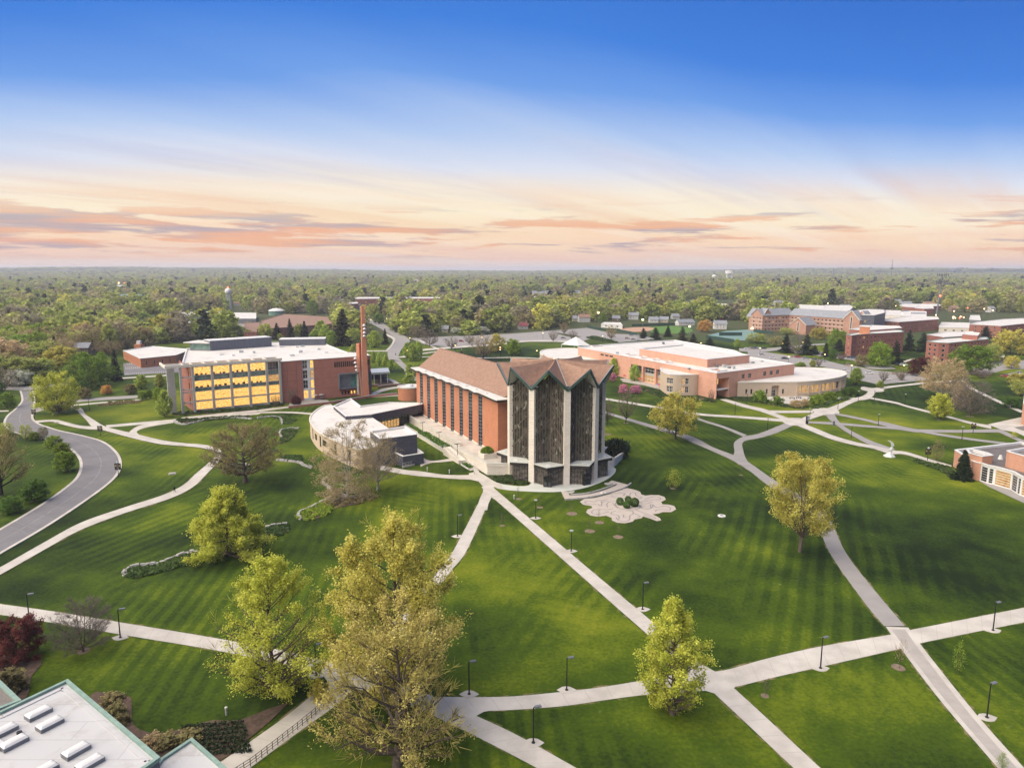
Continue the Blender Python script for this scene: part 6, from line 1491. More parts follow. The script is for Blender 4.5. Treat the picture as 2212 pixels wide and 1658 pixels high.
# white commercial and town buildings farther out
for i,(fr,pts,z,lb,wm_)in enumerate((
 ('Z5',[(395,100),(610,112),(760,100),(640,75),(400,65)],8,'pink and white low buildings behind the residence hall roof',CREAMP),
 ('Z5',[(620,108),(830,118),(870,75),(640,70)],9,'white shop building behind the residence hall',WHITE),
 ('Z5',[(1115,150),(1440,165),(1440,120),(1120,110)],6,'wide flat cream roof behind the grey panelled block',CREAMP),
 ('Z5',[(1215,80),(1350,90),(1560,75),(1540,62),(1250,60)],7,'grey roofed hall with dark red walls right of the conifers',BRICK_D),
 ('Z5',[(1350,95),(1425,100),(1500,98),(1490,75),(1380,70)],8,'red and white garage building near the radio mast',BRICK_D),
 ('Z5',[(1540,245),(1780,252),(1780,210),(1560,205)],5,'low building with bright lit shopfronts',CREAMP),
 ('Z5',[(1780,185),(1870,190),(1860,150),(1790,150)],6,'small grey barn roofed building near the right edge',GREYM),
 ('W3',[(1590,332),(1760,350),(2000,346),(1990,336),(1700,322)],5,'long cream school building among the trees',CREAMP),
 ('W3',[(240,285),(430,280),(410,262),(260,265)],5,'low white building beside the far playing field left',WHITE),
 ('W3',[(440,275),(560,275),(560,250),(460,252)],5,'low red and white building beside the far playing field',BRICK_D),
 ('W3',[(880,500),(1060,510),(1040,488),(900,485)],4,'low white roofed building behind the ball field',WHITE),
 ('W2',[(190,160),(230,162),(230,152),(195,150)],7,'tiny white building far off in the trees at left',WHITE),
 ('W2',[(308,215),(345,215),(345,200),(312,198)],9,'small white block far off left of the road',WHITE),
 ('W2',[(590,195),(690,195),(690,183),(600,184)],10,'grey flat roofed building far beyond the road',GREYM),
 ('W2',[(885,195),(1100,195),(1100,178),(900,180)],9,'white hospital buildings far beyond the brick block',WHITE),
 ('W2',[(1100,200),(1260,200),(1250,188),(1120,188)],8,'pale low building left of the courthouse',WHITE),
 ('W2',[(1640,182),(1830,182),(1820,170),(1650,170)],8,'far grey roofs right of the courthouse',GREYM),
 ('W1',[(370,210),(470,210),(470,196),(380,198)],6,'far white warehouse at left',WHITE),
 ('W1',[(670,205),(730,205),(730,196),(680,196)],6,'far lit shop at left near the horizon trees',WHITE),
 ('W1',[(960,205),(1080,210),(1090,182),(1000,180)],6,'far lit shopping buildings left of the water tower',WHITE),
 ('W1',[(1180,185),(1300,180),(1300,168),(1200,170)],6,'far lit store beyond the dark trees',WHITE),
 ('W1',[(1530,155),(1660,145),(1660,132),(1560,138)],6,'far lit mall roofs under the hills',WHITE),
 ('W1',[(1700,150),(1800,148),(1800,138),(1710,138)],6,'far pale roofs right of the lit mall',WHITE),
 )):simple_building('town_building',lb,fr,pts,z,wm_,rows=1 if i<12 else 0,sp=7,ww=2)
ct=thing('courthouse','pale stone courthouse with corner blocks rising above the distant trees','building',G('W2',1380,200));q=G('W2',1380,200);ww_=WM(q,'W2',105)
m=MB();m.box((q.x,q.y),ww_,ww_*.6,0,20);m.build('body',STONE,ct);m=MB();[m.box((q.x+s*ww_*.42,q.y-ww_*.28),ww_*.2,ww_*.15,0,25)for s in(-1,1)];m.build('corner_block',STONE,ct)
m=MB();m.box((q.x,q.y),ww_*.5,ww_*.4,20.01,28);m.build('attic',CREAMP,ct);m=MB();[m.box((q.x-ww_*.38+k*ww_*.108,q.y-ww_*.302),4,.3,z,z+3.5)for k in range(8)for z in(4,12)];m.build('window',GLASS,ct)
bh=thing('blue_roof_building','long barn like building with blue green metal roof in the far left wood','building',G('W1',1100,330));q=G('W1',1110,335);ww_=WM(q,'W1',200)
quad_building('','',V2(q)-Vector((ww_/2,0,0)),V2(q)+Vector((ww_/2,-6,0)),30,8,8,DARKM,pmat('blue_green_metal',(.10,.20,.22),.5,(.08,.16,.18),.2),parent=bh)
hs_=[('W3',200,545,70,'white cottage with dark red roof at the wood edge',0),('W3',645,480,42,'steep gabled grey house front between trees',1),('W3',975,478,60,'brown brick house left of the tall bare trees',2),('W3',1110,465,80,'cream gabled house behind bare trees',1),
 ('W3',1285,490,75,'white house with grey roof behind the ball field, left one',1),('W3',1370,488,70,'white house with grey roof behind the ball field, right one',1),('W3',1530,515,150,'long white clubhouse with grey roof beside the outfield',1),('W3',1830,545,100,'white changing house with small dark windows beside the tennis courts',1),('W3',1480,460,50,'small pale house in green trees',1),
 ('W3',690,262,60,'far white house with steep roof',1),('W3',420,250,45,'far pale house left of the red building',1),('W3',330,262,60,'far grey roofed house at the field',1),('W3',640,285,40,'far small house by the field fence',2),('W3',680,300,90,'far dark roofed white house',1),('W3',930,262,45,'far white house left of the dark trees',1),('W3',990,302,60,'far pale bungalow right of the field',1),
 ('W3',2110,340,70,'white gabled house left of the residence hall',1),('W3',2160,360,60,'second white house beside the residence hall',1),('W3',2020,350,50,'low pale house beyond the spruces',1),('W4',30,385,80,'white gable house with grey roof at the trees',1),('W4',130,390,70,'dark roofed house between the white ones',2),('W4',250,392,60,'white two gabled house behind the hall',1),('W4',310,395,40,'small white house right of the two gabled one',1),
 ('W4',765,415,80,'white house with blue roof behind the shops',1),('W4',1230,400,90,'low brown roofed house beside the conifers',2),('W4',1640,440,60,'small brown cabin under orange trees',2),('W4',1950,445,50,'grey shed right of the barn roof',1),
 ('W2',665,345,110,'brick house with grey hipped roof by the far street',3),('W2',325,340,60,'house with blue grey roof left of the street',1),('W2',1580,590,80,'small white house hidden among bare trees',1),('W2',1420,460,70,'low white roofed shed among trees',1),('W1',1000,400,110,'low grey house in the left wood',2),('W1',640,790,120,'grey roofed house behind the round green tree',2)]
WH=pmat('white_siding',(.62,.62,.60),.7,(.5,.5,.5),.4);BRS=pmat('brown_siding',(.25,.18,.14),.8,(.18,.13,.10),.4);REDR=pmat('dark_red_roof',(.24,.07,.08),.8,(.18,.05,.06),.6);TANS=pmat('beige_siding',(.48,.43,.34),.8,(.4,.36,.28),.4)
for i,(fr,x,y,w_,lb,kd)in enumerate(hs_):
 p=G(fr,x,y);L_=WM(p,fr,w_);L_=min(max(L_,9),42);a=random.uniform(-.35,.35)
 p1=V2(p)+Vector((math.cos(a),math.sin(a),0))*L_;h=3.2 if L_>25 else random.choice((3.2,5.4))
 quad_building('house',lb,p,p1,8.5,h,3.6 if kd!=1 or L_<20 else 2.4,(WH,TANS if i%4==1 else WH,BRS,BRICK_D)[kd],(REDR,SHINGG,SHING if i%2 else SHINGG,SHINGG)[kd],rows=1 if h<4 else 2,cat='house',sp=3.2,ww=1.0,wh=1.2)

random.seed(63);k_=0  # more homes of the town, glimpsed between the trees
while k_<46:
 a=random.uniform(-.12,.60);y=random.uniform(820,1900);x=a*y
 if k_%6==0:x=random.uniform(-.5,-.2)*y
 p=Vector((x,y,0));k_+=1;w_=random.uniform(10,16);r_=random.uniform(-.5,.5)
 t_=quad_building('house','small pale town house glimpsed between the distant trees',p,p+Vector((math.cos(r_),math.sin(r_),0))*w_,9,random.choice((3.5,5.8)),3.6,random.choice((WH,WH,TANS,BRS)),random.choice((SHINGG,SHINGG,SHING)),rows=0,cat='house');t_['group']='town houses in the distance'
# ================================================================== TREES
BARKD=pmat('dark_bark',(.055,.042,.034),.95,(.03,.024,.02),2.5,1,bump=.5)
SEED=[100]
def big_tree(label,fr,bx,by,top,wd,leafkey,**kw):
 p=G(fr,bx,by);h=HT(p,fr,top);r=WM(p,fr,wd)/2*kw.pop('rk',.93);SEED[0]+=1
 bark=kw.pop('bark',BARK)
 return make_tree('tree',tree_parts(h,r,seed=SEED[0],**kw),leafkey,bark,label,(p.x,p.y,0))
big_tree('large half bare golden tree at bottom centre whose branches cross the path junction','W8',740,1640,640,940,'sv',env='broad',cb=.14,nleaf=14000,leaf=.135,nl=46,nsub=11,ntw=9,twr=1.3,clump=.30,up=.5,patchy=.42,bark=BARK,tr=.024)
big_tree('tall golden leaved maple leaning over the curved path, behind the half bare one','W8',735,1235,50,860,'goldb',env='broad',cb=.14,nleaf=56000,leaf=.16,nl=46,nsub=10,ntw=5,clump=.30,up=.45,patchy=.08)
big_tree('big rounded yellow green tree in front of the left path beside a lamp post','Y5',665,1560,50,1400,'ygb',env='teardrop',cb=.08,nleaf=30000,leaf=.14,nl=56,nsub=9,ntw=6,clump=.30,up=.4,patchy=.22)
big_tree('narrow bright yellow green tree standing at the right path junction','Y4',378,842,250,350,'ygb',env='teardrop',cb=.05,nleaf=30000,leaf=.14,nl=60,nsub=8,ntw=5,clump=.26,up=.4,patchy=.1)
big_tree('dense pyramid shaped lime yellow tree on the left lawn beside the stone edged bed','W6',560,1285,735,800,'ygb',env='pyramid',cb=.03,nleaf=56000,leaf=.17,nl=64,nsub=8,ntw=5,clump=.34,up=.15,patchy=.03)
big_tree('old oak with thick trunk and wide brownish budding crown over the left walk bend','W6',708,680,212,640,'ol',env='broad',cb=.26,nleaf=11000,leaf=.2,nl=40,nsub=11,ntw=7,clump=.3,up=.25,tr=.036,twr=1.4,bark=BARK)
big_tree('large round golden tree with bare lower limbs over the grey walk on the right lawn','D',1728,1192,985,172,'goldb',env='round',cb=.30,nleaf=34000,leaf=.16,nl=44,nsub=9,ntw=6,clump=.34,up=.6,multi=2,patchy=.05)
big_tree('yellow leaved spreading tree in front of the union turret','Z4',965,768,462,350,'goldb',env='broad',cb=.2,nleaf=9000,leaf=.3,nl=34,nsub=8,ntw=5,clump=.4,up=.4,patchy=.2)
big_tree('leafless dark twigged tree just right of the chapel pillar','X4',1042,705,330,270,'br',env='vase',cb=.22,nleaf=600,leaf=.14,nl=26,nsub=10,ntw=7,up=.9,multi=2,tr=.016,bark=BARKD,twr=1.2)
big_tree('leafless forked tree below the pink blossom trees','X4',1305,682,225,330,'br',env='vase',cb=.24,nleaf=900,leaf=.14,nl=28,nsub=10,ntw=7,up=.9,multi=2,tr=.016,bark=BARKD,twr=1.2)
big_tree('small grey leafless dome shaped tree beside the left path','Z8',768,545,78,560,'gy',env='broad',cb=.12,nleaf=0,nl=46,nsub=14,ntw=12,up=.35,multi=2,tr=.02,bark=BARK,twr=.85)
big_tree('dark red leaved shrub tree at the left border in front of the path','Z8',140,625,245,470,'red',env='broad',cb=.04,nleaf=14000,leaf=.14,nl=40,nsub=8,ntw=5,up=.3,multi=3,clump=.22,bark=BARKD)
big_tree('multi stemmed pale barked sycamore thicket tree in front of the curved white roof','Z2',430,1595,790,640,'tan',env='broad',cb=.03,nleaf=9000,leaf=.17,nl=56,nsub=12,ntw=9,up=.12,multi=5,tr=.014,bark=BARKP,droop=.35,twr=1.2,clump=.35,lower=1.25)
big_tree('pale barked leafless tree with single trunk in front of the slate block','Z2',728,1518,960,460,'tan',env='broad',cb=.28,nleaf=2400,leaf=.14,nl=38,nsub=11,ntw=8,up=.5,tr=.02,bark=BARKP,twr=1.2)
big_tree('wide domed yellow green tree beside the road at the library side street','W5',405,425,145,305,'ygb',env='broad',cb=.12,nleaf=13000,leaf=.3,nl=46,nsub=8,ntw=6,up=.45,clump=.4,patchy=.05)
big_tree('round olive green tree left of the dark conifer by the left parking lot','W5',630,235,5,330,'mg',env='round',cb=.12,nleaf=11000,leaf=.36,nl=40,nsub=8,ntw=5,up=.5,clump=.5)
big_tree('crooked dark limbed tree at the left border inside the road curve','W5',8,985,545,400,'ol',env='broad',cb=.25,nleaf=5000,leaf=.2,nl=34,nsub=9,ntw=7,up=.4,tr=.022,lean=.15,bark=BARKD,twr=1.2)
big_tree('very large white limbed sycamore with tan twigs near the right lots','Z7',700,330,-110,540,'tan',env='broad',cb=.15,nleaf=7000,leaf=.26,nl=44,nsub=10,ntw=8,up=.5,tr=.018,multi=2,bark=BARKP,twr=1.4)
big_tree('wide grey leafless tree on the slope by the curving walk at right','Z7',1038,552,110,480,'gy',env='broad',cb=.12,nleaf=600,leaf=.2,nl=44,nsub=11,ntw=9,up=.35,tr=.016,twr=1.1)
big_tree('bronze twigged tree behind the round willow like tree at right','Z7',925,470,150,250,'tan',env='broad',cb=.1,nleaf=3000,leaf=.2,nl=34,nsub=10,ntw=7,up=.4,tr=.014)
big_tree('compact yellow green tree in the middle of the right hand slope','Z7',680,592,290,255,'ygb',env='round',cb=.14,nleaf=9000,leaf=.24,nl=36,nsub=8,ntw=5,up=.5,clump=.32)
p=G('X5',735,1090);h=HT(p,'X5',575);make_tree('conifer',conifer_parts(h,WM(p,'X5',400)/2,22000,.26,seed=5,cb=.01,whorls=30),'con',BARKD,'dense dark green conifer against the salmon brick arts building',(p.x,p.y,0))
p=G('W5',803,198);h=HT(p,'W5',-25);make_tree('conifer',conifer_parts(h,WM(p,'W5',105)/2,9000,.4,seed=6,cb=.01),'con',BARKD,'slim dark conifer right of the olive green tree by the left parking lot',(p.x,p.y,0))

# prototypes shared by the middle distance
PROTO={}
def proto(key,parts,leafkey,bark=BARK,name='tree'):PROTO[key]=make_tree(name,parts,leafkey,bark,'prototype',(0,-500,0),'tree')
proto('round1',tree_parts(12,5.5,'round',.12,5200,.36,26,7,4,seed=11,clump=.5),'lg')
proto('round2',tree_parts(12,6,'broad',.12,5200,.36,26,7,4,seed=12,clump=.5),'lg')
proto('round3',tree_parts(13,5.2,'teardrop',.08,5200,.34,28,7,4,seed=13,clump=.45),'lg')
proto('pear',tree_parts(11,3.4,'teardrop',.08,4200,.30,26,6,4,seed=14,clump=.35,up=.7),'lime')
proto('sparse',tree_parts(13,6,'broad',.15,2600,.32,30,9,6,seed=15,clump=.5,twr=1.2),'ol')
proto('bare',tree_parts(13,6,'vase',.16,350,.2,30,11,9,seed=16,twr=1.5,up=.7),'br')
proto('bare2',tree_parts(12,6.5,'broad',.14,500,.2,30,11,9,seed=17,twr=1.5,up=.45),'br')
proto('conifer',conifer_parts(15,3.6,5200,.42,seed=18),'con',BARKD,'conifer')
proto('conifer2',conifer_parts(15,5.0,5600,.45,seed=19,loose=.7,whorls=15),'conb',BARKD,'conifer')
proto('shrub',tree_parts(2.4,1.8,'broad',.02,1500,.2,16,5,4,seed=20,multi=3,clump=.2,up=.3),'mg',name='shrub')
proto('sapling',tree_parts(5,1.3,'column',.35,90,.1,12,5,4,seed=22,tr=.010,up=1.2,twr=1.8),'br',name='sapling')
proto('sapling_leafy',tree_parts(6,2.0,'teardrop',.15,900,.14,18,6,4,seed=23,tr=.010,up=.8,twr=1.5),'yg',name='sapling')
def put(kind,fr,bx,by,top,wd,leafkey=None,label=None,cat=None,group=None,wmin=0):
 p=G(fr,bx,by);h=max(.8,HT(p,fr,top));r=max(.4,WM(p,fr,wd)/2);pr=PROTO[kind]
 s=r/pr['r']*.95;o=dup(pr,(p.x,p.y,0),random.uniform(0,6.28),label,(s,s,h/pr['h']),group)
 o['category']=cat or('shrub' if kind=='shrub' else 'sapling' if kind.startswith('sapl')else 'conifer' if 'conifer' in kind else 'tree')
 if leafkey:mat_copy_crown(o,leafkey)
 TREEXY.append((p.x,p.y,r));return o
TREEXY=[]
random.seed(5)
L_=[
('round1','W5',240,1032,862,185,'g','small deep green tree inside the road curve, middle of the lower pair'),('round1','W5',75,1112,985,158,'g','small deep green tree lowest inside the road curve'),
('round1','W5',447,822,672,150,'mg','bright round tree nearest the road bend on its inner side'),('round1','W5',433,715,615,120,'mg','round green tree second in the row inside the road bend'),('round1','W5',370,655,568,125,'mg','round green tree third in the row inside the road bend'),
('round1','W5',240,607,545,82,'mg','small green tree between two leafless ones by the road'),('sparse','W5',180,605,490,92,'lg','thin pale green tree left in the row by the upper road'),('sparse','W5',303,600,510,75,'ol','thin grey tree right in the row by the upper road'),('sparse','W5',48,572,478,95,'lg','thin pale tree at the left end of the row by the upper road'),
('round2','W5',50,385,270,130,'mg','low green tree on the grass left of the road'),('round2','W5',-10,300,180,80,'g','green tree cut by the left border above the road'),('round1','W5',10,560,490,60,'lg','pale shrub like tree at the left border beside the road fork'),('round2','W5',10,660,560,110,'gold','yellowish tree at the left border beside the crooked one'),
('round1','W5',740,292,220,82,'fy','small round orange tipped tree on the mulch bed'),('round1','W5',588,322,238,95,'ol','olive round tree by the side street'),('round1','W5',572,270,195,100,'g','dark green rounded tree behind the olive one'),('round1','W5',902,288,213,92,'ol','dark olive rounded bush tree on the mulch bed'),
('pear','W5',980,255,148,92,'lime','slim lime tree left of the library corner'),('pear','W5',1108,250,140,75,'lg','slim pale green tree nearer the library end column'),('round3','W5',1140,447,250,115,'lime','airy lime green tree at the foot of the library end column'),('round1','W5',985,330,262,70,'mg','small green tree left of the library shrubs'),('round1','W5',1035,320,250,60,'mg','small green tree behind the library shrubs'),('round1','W5',1100,330,235,90,'mg','green tree between the side street and the library'),
('round2','W5',135,232,112,200,'white','white blossoming tree at the far left end of the road'),('bare2','W5',35,262,90,190,'br','leafless tree left of the white blossoming tree'),
('pear','Y3',440,1108,922,88,'lime','first of four narrow lime trees behind the library, leftmost'),('pear','Y3',520,1150,942,92,'lime','second of four narrow lime trees behind the library'),('pear','Y3',618,1172,978,105,'lime','third of four narrow lime trees behind the library'),('pear','Y3',690,1235,1050,105,'lime','fourth of four narrow lime trees behind the library, rightmost'),
('round3','Y3',450,880,615,235,'lime','teardrop lime tree on the lawn inside the road bend'),('conifer','Y3',610,838,600,118,'conb','dark brown conifer right of the teardrop lime tree'),('pear','Y3',135,985,828,115,'lg','pale green tree just left of the bell tower above the library roof'),
('pear','Z2',1020,215,50,92,'lime','lime tree left in the trio by the road, above the round drum'),('pear','Z2',1132,225,38,95,'lime','lime tree right in the trio by the road'),('pear','Z2',1072,245,60,115,'lime','lime tree front in the trio by the road'),('pear','Z2',1040,495,358,135,'lime','pale lime tree directly behind the round brick drum'),('pear','Z2',1045,380,262,100,'lime','pale lime tree left of the nave far corner'),('pear','Z2',1095,400,320,55,'lg','small pale tree touching the nave far corner'),
('bare','W2',1960,818,590,260,'tan','large brown budding tree rising behind the nave roof'),('round3','W2',2080,760,595,170,'gold','yellowish tree right behind the brown budding tree'),('round1','W3',140,765,612,140,'mg','bright green round tree alone on the lawn behind the chapel'),
('conifer','Z1',1082,235,92,98,'con','dark conifer left in the row behind the library roof'),('conifer','Z1',1195,232,55,82,'conb','dark conifer second in the row behind the library roof'),('conifer','Z1',1320,234,76,98,'con','dark conifer third in the row behind the library roof'),('conifer2','Z1',1642,290,-12,180,'conb','tallest dark conifer left of the bell tower'),
('pear','Z1',1412,225,140,90,'lime','bright lime tree left in the cluster by the conifers'),('pear','Z1',1462,205,62,120,'lime','bright lime tree tallest in the cluster by the conifers'),('pear','Z1',1552,295,150,120,'lime','bright lime tree right in the cluster by the conifers'),('pear','Z1',1500,250,95,110,'lime','bright lime tree middle of the cluster by the conifers'),('pear','Z1',1108,238,182,62,'lg','small pale green tree over the grey roof screen, left'),('pear','Z1',1225,228,158,68,'lg','small pale green tree over the grey roof screen, right'),
('round1','Z1',838,230,145,92,'lg','pale tree in front of the narrow brick wing'),('round2','Z1',982,230,88,140,'lg','pale green tree beside the left conifer behind the library'),('round2','Z1',1275,220,90,90,'lg','pale green tree between two conifers behind the library'),('round2','Z1',1740,262,125,160,'lg','rounded pale tree right of the tallest conifer'),('sparse','Z1',1720,285,230,70,'br','small purple brown tree on the lawn right of the tallest conifer'),('sparse','Z1',1850,250,110,90,'br','brownish tree behind the bell tower bells'),('round1','Z1',1250,812,712,88,'red','small dark red tree on the library patio'),('bare','Z1',1070,815,712,90,'br','small leafless tree in front of the right end of the lit glass'),('bare','Z1',1215,790,640,90,'br','faint leafless tree against the brick panel of the library'),
('conifer','W2',755,640,385,175,'conb','broad dark conifer behind the library roof end'),('round1','W2',1060,515,412,115,'mg','bright green round tree beside the two parked cars on the far street'),('round2','W2',1010,450,335,120,'lg','olive round tree below the long white roof line'),('round3','W2',495,440,300,110,'mg','tall light green tree beside the far street'),('round3','W2',440,380,262,100,'mg','green tree behind the one beside the far street'),
('conifer2','W2',1245,590,395,110,'conb','dark brown conifer group tree right of the lawn triangle'),('conifer2','W2',1310,580,400,110,'conb','second dark brown conifer right of the lawn triangle'),('bare2','W2',1400,640,515,210,'br','round leafless tree beside the road at the lot'),('bare2','W2',1500,710,560,170,'br','leafless tree at the corner of the lot'),('bare','W2',1690,735,620,130,'br','small leafless tree in the lot strip'),('round2','W2',1730,600,543,110,'white','white blossoming tree left of the two at the wood edge'),('round2','W2',1950,605,535,150,'white','white blossoming tree right of the two at the wood edge'),('round1','W2',1770,620,585,70,'mg','green shrub tree below the white blossoming one'),('bare','W2',1840,690,600,110,'br','leafless tree beside the red car'),
('bare','W3',480,648,545,90,'br','leafless tree left at the back lawn edge'),('bare','W3',645,642,545,80,'br','leafless tree right at the back lawn edge'),('bare','W3',965,632,500,110,'tan','leafless tree in the strip between parked cars'),('bare','W3',570,585,480,90,'tan','tan twigged tree at the wood edge by the lot'),('round3','W3',895,495,400,70,'mg','green tree beside the bright lamp at the ball field'),
('conifer2','W3',1235,620,535,90,'con','dark conifer left in the clump behind the union roof'),('conifer2','W3',1335,630,530,110,'con','dark conifer middle of the clump behind the union roof'),('conifer','W3',1440,610,515,75,'con','pointed conifer right in the clump behind the union roof'),('conifer2','W3',1560,650,520,100,'conb','loose conifer above the union roof edge'),('conifer2','W3',1650,670,580,100,'conb','low conifer at the tennis court corner'),('conifer2','W3',1790,680,610,100,'con','low dark conifer right above the union roof'),('round1','W3',1750,570,455,130,'fy','orange brown round tree beside the clubhouse'),('round1','W3',1890,500,445,50,'red','small reddish tree left of the residence hall'),('round3','W3',2020,700,620,60,'lime','small lime tree beyond the union upper roof'),
('conifer','Z5',330,448,300,118,'con','dark conifer left on the island between the lots'),('conifer2','Z5',492,465,300,135,'con','dark conifer right of the bare tree on the island'),('bare2','Z5',424,460,268,145,'gy','dark trunked leafless tree between the island conifers'),('conifer2','Z5',645,480,368,80,'con','dark conifer behind the round clipped tree'),('conifer2','Z5',750,432,338,110,'con','dark conifer against the left brick hall corner'),('conifer2','Z5',555,460,385,100,'con','low wide conifer beside parked cars'),('round1','Z5',700,500,412,68,'g','round clipped deep green tree at the island end'),
('round2','Z5',735,400,248,165,'mg','broad yellow green tree left of the left brick hall'),('round2','Z5',590,340,240,150,'gold','yellow tree in front of the residence hall'),('round2','Z5',1070,560,348,200,'mg','large bright green tree between the two brick halls'),('round2','Z5',925,555,455,110,'ol','olive tree at the foot of the large bright green one'),('conifer2','Z5',950,455,305,160,'con','big dark conifer in front of the left brick hall'),('conifer2','Z5',1195,540,352,130,'con','dark conifer right of the large bright green tree'),('round2','Z5',1080,370,298,130,'lg','pale tree crown rising over the left brick hall'),
('round2','Z5',1395,630,470,195,'red','dark red leaved tree in front of the right brick hall'),('round2','Z5',1800,610,365,330,'mg','widest green tree hiding the right brick hall'),('round2','Z5',1955,525,368,150,'lg','green tree behind the canopy of the right brick hall'),('round2','Z5',2100,460,252,290,'gold','broad golden brown tree at the right border'),('conifer2','Z5',1905,335,232,115,'con','dark conifer beside the right brick hall penthouse'),('conifer2','Z5',1300,430,268,110,'con','conifer left between the brick halls'),('conifer2','Z5',1410,440,285,130,'con','conifer right between the brick halls'),('conifer2','Z5',2020,440,330,60,'con','dark conifer behind the broad golden brown tree'),
('sparse','Z5',90,370,285,180,'lg','beige green tree beside the tennis courts'),('sparse','Z5',250,395,310,130,'ol','olive tree right of the beige green one'),('sparse','Z5',330,300,245,130,'lg','pale tree beneath the residence hall corner gable'),('pear','Z5',885,700,555,110,'lime','bright lime tree beside the round wing of the union'),('pear','Z5',1075,725,662,70,'lime','small lime tree at the walk near the white car'),('pear','Z5',448,560,518,95,'lime','lime tree top showing over the union roof edge'),('pear','Z5',540,562,498,60,'lg','pale slim tree over the union roof edge'),
('bare','Z5',1100,680,575,80,'br','leafless tree on the lawn by the white car'),('bare','Z5',1240,665,570,100,'br','leafless tree right of the white car'),('bare','Z5',590,560,480,60,'br','small leafless tree in the lot behind the union'),('bare','Z5',770,510,440,80,'red','thin reddish tree by the parked cars'),('round2','Z5',2110,570,465,120,'gold','yellow tree at the right border near the street'),('round2','Z5',2180,700,600,180,'gold','golden bush like tree by the parked row at right'),('bare','Z5',1880,650,570,170,'br','faint leafless tree left of the street at right'),('round1','Z7',1512,455,328,185,'g','dark green round crowned tree beside the right walk'),('sparse','Z7',1600,318,110,250,'lg','sparse tree near the right border above the walk'),('sparse','Z7',245,145,60,60,'br','small bare tree by the white car lawn'),
('round2','Z4',605,452,380,70,'pink','pink blossoming tree, left one of the pair'),('round2','Z4',690,452,388,90,'pink','pink blossoming tree, fuller right one of the pair'),('round2','Z4',525,365,305,75,'pink','pink blossoming tree beneath the chapel roof tip'),('round3','Z4',680,365,245,90,'lime','lime green tree in front of the union colonnade'),('round3','Z4',537,330,200,85,'lime','lime green tree beside the chapel roof and round wall'),
('shrub','Z4',1545,508,418,100,'mg','tall green shrub left of the union doorway'),('shrub','Z4',1668,525,465,95,'mg','pale green shrub in front of the union doorway'),('shrub','Z4',1940,530,448,100,'mg','large green shrub left of the lit bay windows'),('shrub','Z4',2030,495,432,110,'mg','large green shrub right under the lit bay windows'),('shrub','Z4',1800,545,490,95,'tan','reddish flowering shrub at the union patio'),('shrub','Z4',1858,538,482,60,'tan','small tan shrub at the union patio'),('bare','Z4',1210,520,415,50,'br','tiny leafless tree before the union corner'),('shrub','Z4',2170,460,400,120,'g','dark shrub mass right of the round wing'),('shrub','Z4',2200,350,300,60,'lime','lime shrub behind the round wing'),
('sapling','Z6',376,900,765,60,'br','leafless sapling in a mulch ring left of the flower shaped paving'),('sapling','Z6',625,1150,945,70,'br','leafless sapling in a mulch ring lowest on the lawn'),('sapling','Z6',752,1018,830,70,'br','leafless sapling overlapping the lower left paving lobe'),('sapling','Z6',1030,1212,1040,70,'br','leafless sapling below the middle of the flower shaped paving'),('sapling_leafy','Z6',1788,560,262,210,'yg','yellow green sapling right of the flower shaped paving'),
('sapling','Z3',1015,1422,1285,40,'br','leafless sapling nearest the forecourt edge'),('sapling','Z3',1216,1500,1365,40,'br','leafless sapling below the chapel doors'),('sapling','Y4',865,752,648,50,'gy','little grey sapling between the two right paths'),('sapling','Y4',1562,606,440,80,'tan','leafless sapling at the paved crossing'),('sapling_leafy','Y4',1866,632,440,60,'mg','thin green sapling right of the paved walk'),('sapling_leafy','Y4',2095,1130,1035,60,'mg','green sapling at the bottom of the paved walk'),('sapling','W7',378,1062,960,40,'gy','thin sapling on the lawn above the grey walk'),('sapling','D',1085,1137,1105,10,'br','thin leafless sapling in the wedge between the diagonal paths'),('sapling_leafy','Z7',650,1075,790,160,'ol','faint budding tree beside the hedge on the right'),('sapling_leafy','X5',1620,375,260,120,'gold','faint golden sapling by the plaza on the right'),
('shrub','Y5',1130,1580,1370,240,'gold','yellow green shrub at the foot of the lamp by the junction'),('shrub','Z8',100,900,700,330,'ol','yellowish spreading shrub under the dark red tree'),('shrub','Z8',1020,1010,930,220,'ol','olive juniper by the verdigris roof edge, topmost'),('shrub','Z8',1060,1130,1020,200,'ol','olive juniper by the verdigris roof edge, middle'),('shrub','Z8',1130,1210,1120,160,'ol','olive juniper by the verdigris roof edge, lowest'),
('shrub','Z8',1400,1420,1310,260,'tan','brown shrub left in the bed between the two roofs'),('shrub','Z8',1560,1400,1290,260,'ol','olive shrub middle in the bed between the two roofs'),('shrub','Z8',1740,1360,1270,240,'ol','olive shrub right in the bed between the two roofs'),
('shrub','Z3',1860,1050,870,200,'con','dark evergreen shrub left behind the crescent wall'),('shrub','Z3',1950,1045,855,190,'con','dark evergreen shrub right behind the crescent wall'),('shrub','Z3',1830,985,880,140,'con','dark evergreen shrub touching the chapel pillar'),('shrub','Z3',1905,1000,850,160,'con','dark evergreen shrub topmost behind the crescent wall'),('shrub','Z3',1995,990,880,120,'con','dark evergreen shrub outermost behind the crescent wall'),
]
for kd,fr,x,y,tp,wd,lk,lb in L_:put(kd,fr,x,y,tp,wd,lk,lb)
def ringpatch(fr,x,y,wd,mat=None):
 p=G(fr,x,y);r=max(.6,WM(p,fr,wd)/2);m=MB();z=.016;m.add([(p.x+r*random.uniform(.9,1.1)*math.cos(a*.5236),p.y+r*random.uniform(.9,1.1)*math.sin(a*.5236),z)for a in range(12)],[tuple(range(12))]);m.build('mulch_ring',mat or MULCH,kind='structure')
MULP=pmat('pale_mulch',(.24,.18,.13),.95,(.13,.10,.07),1.5,1.2,detail=8)
